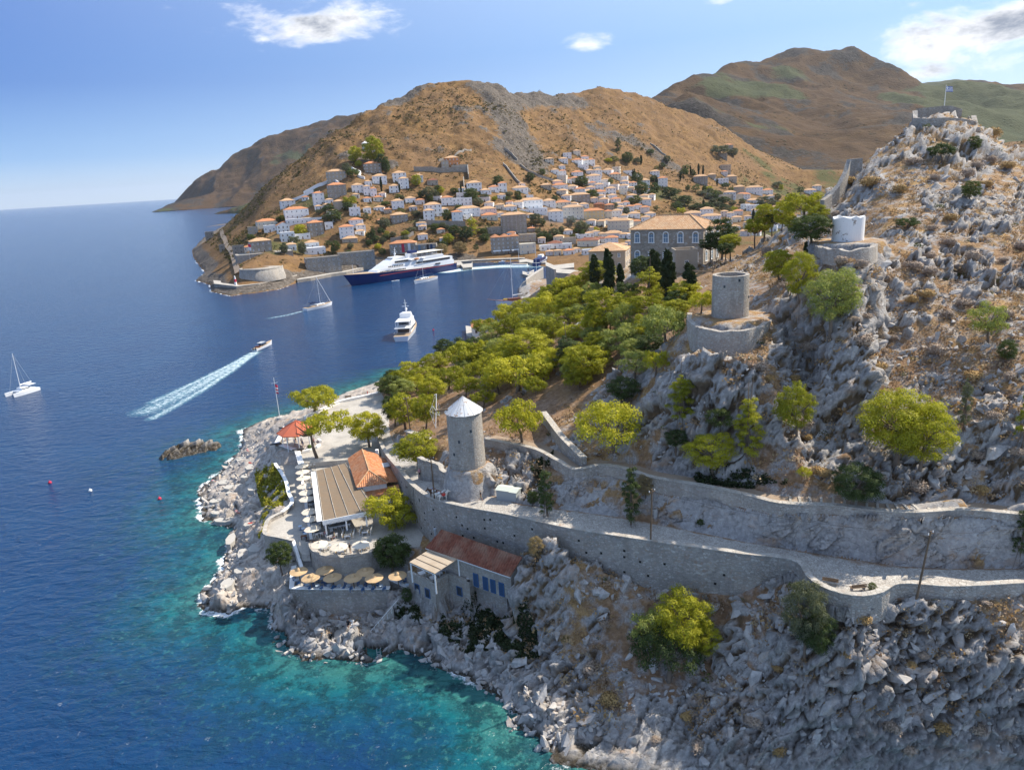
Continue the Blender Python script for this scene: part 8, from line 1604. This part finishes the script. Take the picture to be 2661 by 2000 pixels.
def m_scrub(cols):
    def fn(t, b):
        f = t.math('ADD', t.math('MULTIPLY', t.attr('tone'), .8), t.math('MULTIPLY', t.noise(pos(t), 3, 3), .3)); c = t.ramp(f, [(i/(len(cols)-1)*.9+.05, c_) for i, c_ in enumerate(cols)]); t.put(b.inputs['Base Color'], c)
        tl = t.new('ShaderNodeBsdfTranslucent'); t.put(tl.inputs[0], c); mx = t.new('ShaderNodeMixShader'); mx.inputs[0].default_value = .25; t.link(b.outputs[0], mx.inputs[1]); t.link(tl.outputs[0], mx.inputs[2]); t.link(mx.outputs[0], t.n['Material Output'].inputs[0])
    return fn
M_dry = material('dry_scrub', m_scrub([(.17, .10, .06), (.30, .20, .11), (.42, .27, .12), (.34, .25, .18), (.46, .35, .20)]), rough=.95, spec=.1)
M_gsc = material('green_scrub', m_scrub([(.04, .055, .018), (.08, .095, .03), (.13, .14, .04)]), rough=.9, spec=.1)
M_hsc = material('hill_scrub', m_scrub([(.05, .05, .02), (.09, .085, .03), (.15, .11, .045), (.07, .075, .03)]), rough=.95, spec=.1)
class Mask:
    def __init__(s, fld, A): s.f = fld; s.A = A
    def __call__(s, x, y):
        Z0 = s.f.Z; s.f.Z = s.A; r = s.f.z(x, y); s.f.Z = Z0; return r
u_in = lambda x, y: (x/y < .86) & (y < 185)
rock_m = Mask(near, rock_at); flat_m = Mask(near, blur(flat, 1)); dry_m = Mask(near, grassm); pine_m = Mask(near, blur(pine*1., 3)); ins_m = Mask(near, inside*np.clip(dsh/4, 0, 1)); left_m = Mask(near, leftsh*1.)
scatter('dry_scrub', near, 7500, lambda x, y, z, rs: (flat_m(x, y) < .02) & (ins_m(x, y) > .9) & (z > 1.6) & (left_m(x, y) < .5) & (rs.uniform(size=len(x)) < np.clip(1.1-rock_m(x, y)*.6, 0, 1)*(1-.75*pine_m(x, y))*np.where(u_in(x, y), 1, 0)) & (vnoise(np.stack([x, y, z], 1)/7, 61) > -.25-.4*(x > 45)), .2, .8, 26, .19, M_dry, 3)
scatter('green_scrub', near, 420, lambda x, y, z, rs: (flat_m(x, y) < .02) & (ins_m(x, y) > .9) & (z > 3) & (left_m(x, y) < .5) & (rs.uniform(size=len(x)) < .06), .25, .6, 60, .15, M_gsc, 5)

tin_ = in_poly(town.X, town.Y, SHORET); tin_m = Mask(town, tin_*np.clip(dist_line(town.X, town.Y, SHORET, True)/14, 0, 1))
scatter('hillside_scrub', town, 21000, lambda x, y, z, rs: (tin_m(x, y) > .9) & (z > 12) & (rs.uniform(size=len(x)) < np.clip(.25+.9*vnoise(np.stack([x, y, z], 1)/45, 71), .06, 1)), .7, 1.7, 9, .45, M_hsc, 7, hfac=.8)
scatter('hillside_grass_tufts', town, 12000, lambda x, y, z, rs: (tin_m(x, y) > .9) & (z > 40) & (rs.uniform(size=len(x)) < np.clip(.3+.9*vnoise(np.stack([x, y, z], 1)/30, 75), .1, 1)), .5, 1.3, 6, .45, M_dry, 8, hfac=.5)
# creeping green cover in patches
def cover(name, P_, z0, n, leaf, mat, label, seed, lift=.35):
    pl_ = [tuple(p[:2]) for p in PZ(P_)] if len(P_[0]) == 3 else P2(P_, z0); xs_ = [p[0] for p in pl_]; ys_ = [p[1] for p in pl_]; rs = np.random.RandomState(seed); x = rs.uniform(min(xs_), max(xs_), n*3); y = rs.uniform(min(ys_), max(ys_), n*3)
    ok = in_poly(x, y, pl_) & (vnoise(np.stack([x, y, 0*x], 1)/2.2, seed) > -.45); x, y = x[ok][:n], y[ok][:n]; z = near.z(x, y)+np.abs(rs.normal(size=len(x)))*lift*(.6+vnoise(np.stack([x, y, 0*x], 1)/1.3, 2)); k = len(x)
    c_ = np.stack([x, y, z], 1); nn = rs.normal(size=(k, 3))+[0, 0, 1.]; nn /= np.linalg.norm(nn, axis=1, keepdims=True); a = np.cross(nn, rs.normal(size=(k, 3))); a /= np.linalg.norm(a, axis=1, keepdims=True); b = np.cross(nn, a); s_ = leaf*rs.uniform(.6, 1.4, (k, 1))
    V = np.stack([c_-a*s_, c_-b*s_*.6, c_+a*s_, c_+b*s_*.6], 1).reshape(-1, 3); o = mesh_from(name, V, np.arange(len(V)).reshape(-1, 4), mat, attrs=dict(tone=np.repeat(rs.uniform(0, 1, k), 4))); o['kind'] = 'stuff'; o['label'] = label
M_succ = material('yellow_green_groundcover', m_scrub([(.13, .14, .012), (.27, .27, .02), (.36, .33, .03), (.22, .17, .03)]), rough=.8); M_ivy = material('dark_ivy', m_scrub([(.012, .022, .008), (.03, .045, .014), (.05, .065, .02)]), rough=.7)
cover('ground_cover', [(662,1235,5),(690,1222,6.5),(716,1218,7.8),(742,1250,8),(750,1310,7.8),(720,1336,7),(696,1350,6),(676,1400,5),(668,1390,4.5),(690,1330,5),(672,1290,4.6)], 0, 17000, .2, M_succ, 'yellow green creeping shrubs on the slope below the curved white wall', 3, .5)
cover('ivy', [(1142,1640,2),(1150,1600,3),(1166,1585,3.4),(1222,1592,3.6),(1240,1575,4),(1316,1602,4.6),(1350,1640,4),(1395,1660,5),(1400,1700,4.5),(1340,1712,3.5),(1290,1690,3),(1200,1690,2),(1140,1660,1.5)], 0, 16000, .2, M_ivy, 'dark green creeper covering the rocks under the stone house', 5, .45)
cover('ivy', [(1035,1585,3.6),(1060,1575,4),(1090,1590,3.5),(1098,1625,2.2),(1060,1625,2),(1030,1610,2.6)], 0, 2200, .18, M_ivy, 'small dark creeper patch left of the stone house corner', 6, .4)
cover('ivy', [(1380,1235,20),(1415,1200,21),(1440,1195,21.5),(1432,1230,20.5),(1410,1270,19),(1385,1290,18.2)], 0, 2600, .18, M_ivy, 'ivy hanging on the cliff behind the utility hut', 7, .5)
cover('ivy', [(1800,1300,20.5),(1900,1310,20.5),(2040,1335,21),(2040,1350,20),(1900,1345,19.6),(1810,1330,19.6)], 0, 3200, .2, M_ivy, 'dusky creeper strip hanging below the upper path wall', 8, .5)
# boulders: the largest ones lie on the ground one by one
def boulder_mesh(seed):
    rs = np.random.RandomState(seed); bm = bmesh.new(); P_ = rs.normal(size=(13, 3)); P_ /= np.linalg.norm(P_, axis=1, keepdims=True); P_ *= rs.uniform(.75, 1.05, (13, 1))*np.array([1.25, .8, .62])
    for q_ in P_: bm.verts.new(q_)
    r = bmesh.ops.convex_hull(bm, input=bm.verts); bmesh.ops.delete(bm, geom=[g for g in r['geom_interior'] if isinstance(g, bmesh.types.BMVert)], context='VERTS')
    me = bpy.data.meshes.new('boulder'); bm.to_mesh(me); bm.free(); me.materials.append(M_rock); return me
def m_rock(t, b):
    p = pos(t); n2 = t.noise(p, 1.7, 6, .65); n3 = t.noise(p, 7, 5, .7); oi = t.new('ShaderNodeObjectInfo').outputs['Random']
    c = t.ramp(n2, [(.25, (.26, .245, .23)), (.5, (.42, .395, .37)), (.75, (.58, .55, .51))]); c = t.mix(t.rng(t.noise(p, .5, 4, .65), .5, .7, 0, .6), c, (.44, .29, .17)); c = t.mix(t.rng(oi, 0, 1, 0, .3), c, (.30, .29, .29))
    t.put(b.inputs['Base Color'], c); t.put(b.inputs['Normal'], t.bump(t.math('ADD', n2, t.math('MULTIPLY', n3, .5)), .7, .12))
M_rock = material('grey_limestone', m_rock, rough=.92, spec=.2)
BM_ = [boulder_mesh(s) for s in range(10)]; rs = np.random.RandomState(17); nb = 0; tb = 0
while nb < 295 and tb < 60000:
    tb += 1; px, py = rs.uniform(560, 2650), rs.uniform(420, 1990); g = None
    if rs.uniform() < .35: px, py = rs.uniform(1400, 2650), rs.uniform(1500, 1990)
    elif rs.uniform() < .5: px, py = rs.uniform(1900, 2650), rs.uniform(330, 1250)
    g = near.hit(px, py)
    if g is None or g[1] > 190 or g[2] < .4: continue
    a = np.array([g[0]]), np.array([g[1]])
    if flat_m(*a)[0] > .01 or pine_m(*a)[0] > .3 or ins_m(*a)[0] < .3: continue
    s_ = rs.uniform(.4, 1.25)*(1.25 if rs.uniform() < .15 else 1); o = obj('boulder', BM_[rs.randint(10)], headland, (g[0], g[1], g[2]-.12*s_)); o.scale = (s_*rs.uniform(.8, 1.4), s_, s_*rs.uniform(.7, 1.1)); o.rotation_euler = (rs.normal()*.25, math.radians(-38)+rs.normal()*.3, rs.normal()*.7); nb += 1
# loose stones and small blocks, joined
tmpl = []
for me in BM_[:4]: tmpl.append((np.array([v.co[:] for v in me.vertices]), [tuple(p.vertices) for p in me.polygons]))
def stones(name, n, seed, test, smin, smax, label, par=None):
    rs = np.random.RandomState(seed); V = []; Fc = []; k = 0; cnt = 0; tries = 0
    while cnt < n and tries < 40:
        tries += 1; m = 20000; y = np.exp(rs.uniform(math.log(45), math.log(190), m)); x = rs.uniform(-.5, .95, m)*y; z = near.z(x, y); ok = np.nonzero(test(x, y, z, rs))[0]
        for i in ok:
            if cnt >= n: break
            tv, tf = tmpl[rs.randint(4)]; s_ = rs.uniform(smin, smax)*rs.lognormal(0, .3); A = Matrix.Rotation(rs.uniform(0, 6.28), 3, 'Z') @ Matrix.Rotation(-.6+rs.normal()*.4, 3, 'Y'); q_ = (tv*s_*rs.uniform(.7, 1.3, 3)) @ np.array(A).T+[x[i], y[i], z[i]+.1*s_]
            V.append(q_); Fc += [tuple(k+j for j in f) for f in tf]; k += len(tv); cnt += 1
    me = bpy.data.meshes.new(name); me.from_pydata(np.concatenate(V).tolist(), [], Fc); me.materials.append(M_rock); o = bpy.data.objects.new(name, me); C.objects.link(o); o['kind'] = 'stuff'; o['label'] = label
stones('loose_stones', 5200, 23, lambda x, y, z, rs: (flat_m(x, y) < .01) & (ins_m(x, y) > .5) & (z > .8) & (rs.uniform(size=len(x)) < .25*(1-.9*pine_m(x, y))) & (vnoise(np.stack([x, y, z], 1)/8, 91) > -.2), .12, .42, 'loose grey stones scattered over the slopes')
stones('shore_blocks', 900, 29, lambda x, y, z, rs: (flat_m(x, y) < .01) & (z > -.3) & (z < 3.2) & (x < 8) & (y > 70), .25, .75, 'broken blocks along the water line')
# round dry thorn bushes, one by one
DRY = []
for sd in range(3):
    rs = np.random.RandomState(40+sd); c_ = [(rs.normal()*.3, rs.normal()*.3, rs.uniform(-.1, .3)) for _ in range(7)]
    DRY.append(mesh_q('foliage', leaves(c_, [.62]*7, 170, .095, rs, .8, .3), M_dry))
M_thorn = material('dry_thorn', m_plaster((.30, .23, .18), (.50, .39, .29)), rough=.95); M_gold = material('golden_dry_bush', m_plaster((.36, .22, .08), (.50, .34, .15)), rough=.95)
for me in DRY: me.materials.clear(); me.materials.append(M_thorn)
NL = [(2203,600,'white mill stump'),(1897,760,'roofless mill tower'),(2450,300,'ruined fort wall'),(2360,1110,'large double pine'),(2560,840,'sparse yellowish tree'),(2070,1060,'solitary bushy pine'),(1770,1030,'cone shaped pine'),(2502,1050,'slim young cypress'),(2381,1480,'leaning utility pole'),(2157,1530,'curved road parapet'),(1775,1605,'large bright pine shrub'),(2085,1590,'grey green ridge bush'),(2100,1300,'footpath steps'),(1900,880,'mill tower podium'),(2160,770,'pine trio'),(2520,490,'compact bright bush'),(2440,400,'dark fort bush'),(1441,1400,'retaining wall rock'),(2000,1640,'pale rock ridge'),(2600,1330,'right end of the footpath'),(1940,1080,'tall gully pine')]
L0 = LAND; LAND = NL; rb = random.Random(12); nbush = 0; tb = 0; pts_ = []
while nbush < 95 and tb < 6000:
    tb += 1; px, py = (rb.uniform(1950, 2655), rb.uniform(330, 1290)) if nbush < 66 else (rb.uniform(1480, 2655), rb.uniform(1560, 1960))
    g = near.hit(px, py)
    if g is None or g[1] > 190 or any(math.hypot(px-a, py-b) < 34 for a, b in pts_): continue
    a = np.array([g[0]]), np.array([g[1]])
    if flat_m(*a)[0] > .01: continue
    pts_.append((px, py)); nbush += 1; r = rb.uniform(13, 28)*depth(g)/F; gold = rb.random() < .3
    o = thing('dry_bush', near_label('golden dry bush' if gold else 'round brown thorn bush', px, py), 'dry bush', (g[0], g[1], g[2]+r*.35), rb.uniform(0, 6), 'dry bushes on the rocks')
    c = obj('foliage', rb.choice(DRY), o, scale=(r, r, r*rb.uniform(.7, 1)))
    if gold: c.material_slots[0].link = 'OBJECT'; c.material_slots[0].material = M_gold
LAND = L0
# ------------------------------------------------------------------ people and donkeys
def skinned(edges, verts, radii, name, mats, zones, sub=2):
    me = bpy.data.meshes.new(name); me.from_pydata(verts, edges, []); o = bpy.data.objects.new(name, me); C.objects.link(o)
    m = o.modifiers.new('s', 'SKIN'); me.skin_vertices.new() if not me.skin_vertices else None
    for v, r in zip(me.skin_vertices[0].data, radii): v.radius = (r, r)
    me.skin_vertices[0].data[0].use_root = True; o.modifiers.new('u', 'SUBSURF').levels = sub
    dg = bpy.context.evaluated_depsgraph_get(); ev = o.evaluated_get(dg); nm = bpy.data.meshes.new_from_object(ev); bpy.data.objects.remove(o)
    for mt in mats: nm.materials.append(mt)
    for p in nm.polygons: p.material_index = zones(p.center); p.use_smooth = True
    nm.name = name; return nm
M_skin = material('skin', None, (.45, .26, .17), .6); M_hair = material('dark_hair', None, (.035, .022, .015), .7)
cloth = {k: material(k+'_cloth', None, c, .85) for k, c in dict(white=(.70, .70, .68), black=(.02, .02, .022), red=(.45, .05, .04), blue=(.08, .16, .35), pink=(.55, .28, .30), yellow=(.55, .40, .08), teal=(.2, .42, .45), khaki=(.30, .25, .16)).items()}
def person_mesh(pose, shirt, shorts, name='person'):
    if pose == 'sit': hip = (0, 0, .48); kn = [(-.1, -.42, .5), (.1, -.42, .5)]; ft = [(-.1, -.44, .06), (.1, -.44, .06)]; toe = [(-.1, -.6, .03), (.1, -.6, .03)]
    elif pose == 'walk': hip = (0, 0, .92); kn = [(-.1, -.16, .5), (.1, .08, .5)]; ft = [(-.1, -.22, .08), (.1, .36, .14)]; toe = [(-.1, -.4, .04), (.1, .24, .04)]
    elif pose == 'lie': hip = (0, 0, .12); kn = [(-.1, -.42, .2), (.1, -.42, .12)]; ft = [(-.1, -.85, .08), (.1, -.85, .08)]; toe = [(-.1, -.9, .2), (.1, -.9, .2)]
    else: hip = (0, 0, .92); kn = [(-.1, -.02, .5), (.11, -.02, .5)]; ft = [(-.1, .02, .08), (.12, .02, .08)]; toe = [(-.1, -.16, .04), (.13, -.16, .04)]
    h = Vector(hip); upv = Vector((0, .04, 1)) if pose != 'lie' else Vector((0, 1, .12)); upv.normalize()
    ch = h+upv*.38; nk = h+upv*.56; hd = h+upv*.72; tp = h+upv*.82; V = [h, ch, nk, hd, tp]; E_ = [(0, 1), (1, 2), (2, 3), (3, 4)]; Rr = [.14, .16, .06, .10, .07]
    for i, sd in enumerate((-1, 1)):
        k = len(V); V += [h+Vector((sd*.09, 0, -.02)), Vector(kn[i]), Vector(ft[i]), Vector(toe[i])]; E_ += [(0, k), (k, k+1), (k+1, k+2), (k+2, k+3)]; Rr += [.1, .065, .045, .04]
        sh_ = ch+upv*.12+Vector((sd*.19, 0, 0)); el = sh_+Vector((sd*.06, -.06 if pose == 'sit' else .02, 0))-upv*.27; ha = el+Vector((0, -.16, 0))-upv*.18; k = len(V); V += [sh_, el, ha]; E_ += [(1, k), (k, k+1), (k+1, k+2)]; Rr += [.065, .045, .035]
    ax_ = upv; hh = h
    def zone(c):
        d = (Vector(c)-hh).dot(ax_); lat = abs(c[0])
        if d > .76: return 3
        if d > .57: return 0
        if d > .03 and (lat < .2 or d > .28): return 1
        if d > .03: return 0
        low = (Vector(c)-hh).length
        return 2 if low < (.42 if pose != 'stand' else .38) else 0
    return skinned(E_, [tuple(v) for v in V], Rr, name, [M_skin, cloth[shirt], cloth[shorts], M_hair], zone, 1)
def person(x, y, z, pose, shirt, shorts, rz, label):
    p = atz(x, y, z); g = p[2]; o = obj('person', person_mesh(pose, shirt, shorts), None, (p[0], p[1], g), rz); tag(o, label, 'person', 'people on the headland')
for a in [(1091,1240,16.2,'walk','pink','black',.6,'person in a pink top and dark shorts walking up the road'),(1103,1236,16.4,'walk','pink','blue',.6,'person in a pale pink top and blue shorts beside the road wall'),(1250,1301,17.7,'walk','black','khaki',1.6,'person in a black top striding past the mill podium'),(956,1030,GZ,'stand','red','pink',2,'person in red standing by the plaza sea wall'),(742,1146,GZ,'stand','teal','white',1,'person in a pale teal dress under the pavilion'),(741,1135,GZ,'stand','black','black',0,'person in black at the left pavilion wall'),(750,1143,GZ,'stand','white','blue',2,'person in white leaning by the pavilion post'),(763,1140,GZ,'stand','black','khaki',.4,'person in a black shirt in the middle of the pavilion'),(769,1148,GZ,'stand','yellow','black',1.2,'person in a yellow top in front of the pavilion'),(767,1158,GZ,'stand','white','white',3,'person in white at the pavilion step'),(785,1156,GZ,'walk','white','black',1,'person with a white shirt walking to the planter'),(789,1163,GZ,'walk','blue','white',2,'person in blue beside the planter path'),(817,1156,GZ,'walk','pink','black',-1,'person with a red bag crossing the plaza'),(862,1045,GZ,'stand','white','white',2,'person in white under the umbrella pine'),
          (911,1436,RTZ,'stand','black','khaki',1,'waiter in black at the edge of the curved terrace'),(846,1396,RTZ+.02,'sit','pink','red',2.4,'diner with bare shoulders at the left sunny table'),(870,1400,RTZ+.02,'sit','khaki','pink',-1,'diner facing the bare shouldered guest'),(818,1424,RTZ,'sit','red','red',1.5,'guest in red under the left curved terrace parasol'),(906,1628,1.7,'sit','black','black',0,'person in black with a white cap on the round platform bench'),(917,1626,1.7,'sit','white','blue',0,'person in white with a straw hat on the round platform bench'),
          (1080+18,1240-30,16,'walk','blue','black',0,'person in blue far up the walkway'),(644,1176,3.8,'sit','pink','pink',1,'sunbather in pink at the head of the lower stairs'),(651,1204,4.6,'lie','red','red',1,'sunbather on a red towel on the stepped decks'),(615,1330,2,'lie','pink','pink',.5,'sunbather lying above the long jetty'),(618,1338,1.9,'sit','pink','red',2,'sunbather sitting above the long jetty'),(653,1360,4,'lie','red','red',2,'sunbather in red below the pointed terrace'),(555,1250,1.4,'lie','pink','white',1,'sunbather on the pale slab at the water')]:
    if len(a) == 8: person(*a)
def donkey(x, y, z, rz, coat, label, loads):
    V = [(0, .55, 1.0), (0, .1, .98), (0, -.5, 1.02), (0, -.72, 1.3), (0, -.9, 1.5), (0, -1.12, 1.38), (0, -1.3, 1.22)]; E_ = [(0, 1), (1, 2), (2, 3), (3, 4), (4, 5), (5, 6)]; Rr = [.25, .27, .25, .15, .13, .11, .08]
    for sx_ in (-.15, .15):
        k = len(V); V += [(sx_, -.48, .72), (sx_, -.5, .42), (sx_, -.48, .08)]; E_ += [(2, k), (k, k+1), (k+1, k+2)]; Rr += [.1, .065, .055]
        k = len(V); V += [(sx_, .5, .78), (sx_, .62, .45), (sx_, .58, .08)]; E_ += [(0, k), (k, k+1), (k+1, k+2)]; Rr += [.14, .065, .055]
        k = len(V); V += [(sx_*.5, -.86, 1.68), (sx_*.8, -.84, 1.88)]; E_ += [(4, k), (k, k+1)]; Rr += [.045, .02]
    k = len(V); V += [(0, .82, .95), (0, .9, .5)]; E_ += [(0, k), (k, k+1)]; Rr += [.04, .035]
    p = atz(x, y, z); me = skinned(E_, V, Rr, 'donkey', [material(coat+'_coat', None, {'white': (.62, .58, .52), 'brown': (.10, .055, .035)}[coat], .9)], lambda c: 0, 1); o = obj('donkey', me, None, tuple(p), rz); tag(o, label, 'donkey', 'pack animals on the road')
    mb = MB(); mb.box((0, 0, 1.26), (.62, .75, .1)); mb.build('saddle', M_varn, o)
    for k, c_ in enumerate(loads): mb = MB(); mb.ball((.34*(k % 2*2-1), -.05, 1.12+.22*(k//2)), .3, sq=(.8, 1.15, .8)); mb.build('pack', cloth[c_], o)
donkey(1128, 1290, 17.3, -1.2, 'brown', 'brown donkey with blue and white packs at the road pole', ['blue', 'white']); donkey(1152, 1300, 17.5, 1.9, 'white', 'white donkey with red saddle cloths beside the road wall', ['red', 'white']); donkey(1143, 1296, 17.4, 1.5, 'white', 'pale mule between the brown donkey and the white one', ['white', 'khaki'])
# thin smoke drifting over the harbour houses
g = atz(1452, 605, 12); mb = MB(); mb.ball((0, 0, 0), 1, n=20, m=12); smk = mb.build('smoke', None, None, (g[0], g[1], 24)); smk.scale = (34, 16, 20); smk['kind'] = 'stuff'; smk['label'] = 'thin blue smoke drifting over the harbour houses'
def m_smoke(t, b):
    v = t.new('ShaderNodeVolumePrincipled'); p = objco(t); n = t.noise(t.mapping(p, (1.2, 1.2, 1.6)), 2., 3, .6); r = t.vmath('LENGTH', p)
    v.inputs['Color'].default_value = (.75, .84, 1, 1); t.put(v.inputs['Density'], t.math('MULTIPLY', t.rng(r, .1, 1, .028, 0), t.rng(n, .4, .7))); t.link(v.outputs[0], t.n['Material Output'].inputs['Volume'])
    for l in list(t.n['Material Output'].inputs['Surface'].links): t.t.links.remove(l)
smk.data.materials.clear(); smk.data.materials.append(material('smoke', m_smoke))
# ------------------------------------------------------------------ air
mb = MB(); mb.box((0, 3000, 334), (72000, 72000, 684)); hz = mb.build('haze', None); hz['kind'] = 'stuff'
def m_haze(t, b):
    v = t.new('ShaderNodeVolumePrincipled'); v.inputs['Color'].default_value = (.78, .86, 1, 1); v.inputs['Density'].default_value = 2.2e-5; v.inputs['Anisotropy'].default_value = .3
    o_ = t.n['Material Output']
    for l in list(o_.inputs['Surface'].links): t.t.links.remove(l)
    t.link(v.outputs[0], o_.inputs['Volume'])
hz.data.materials.clear(); hz.data.materials.append(material('haze', m_haze))
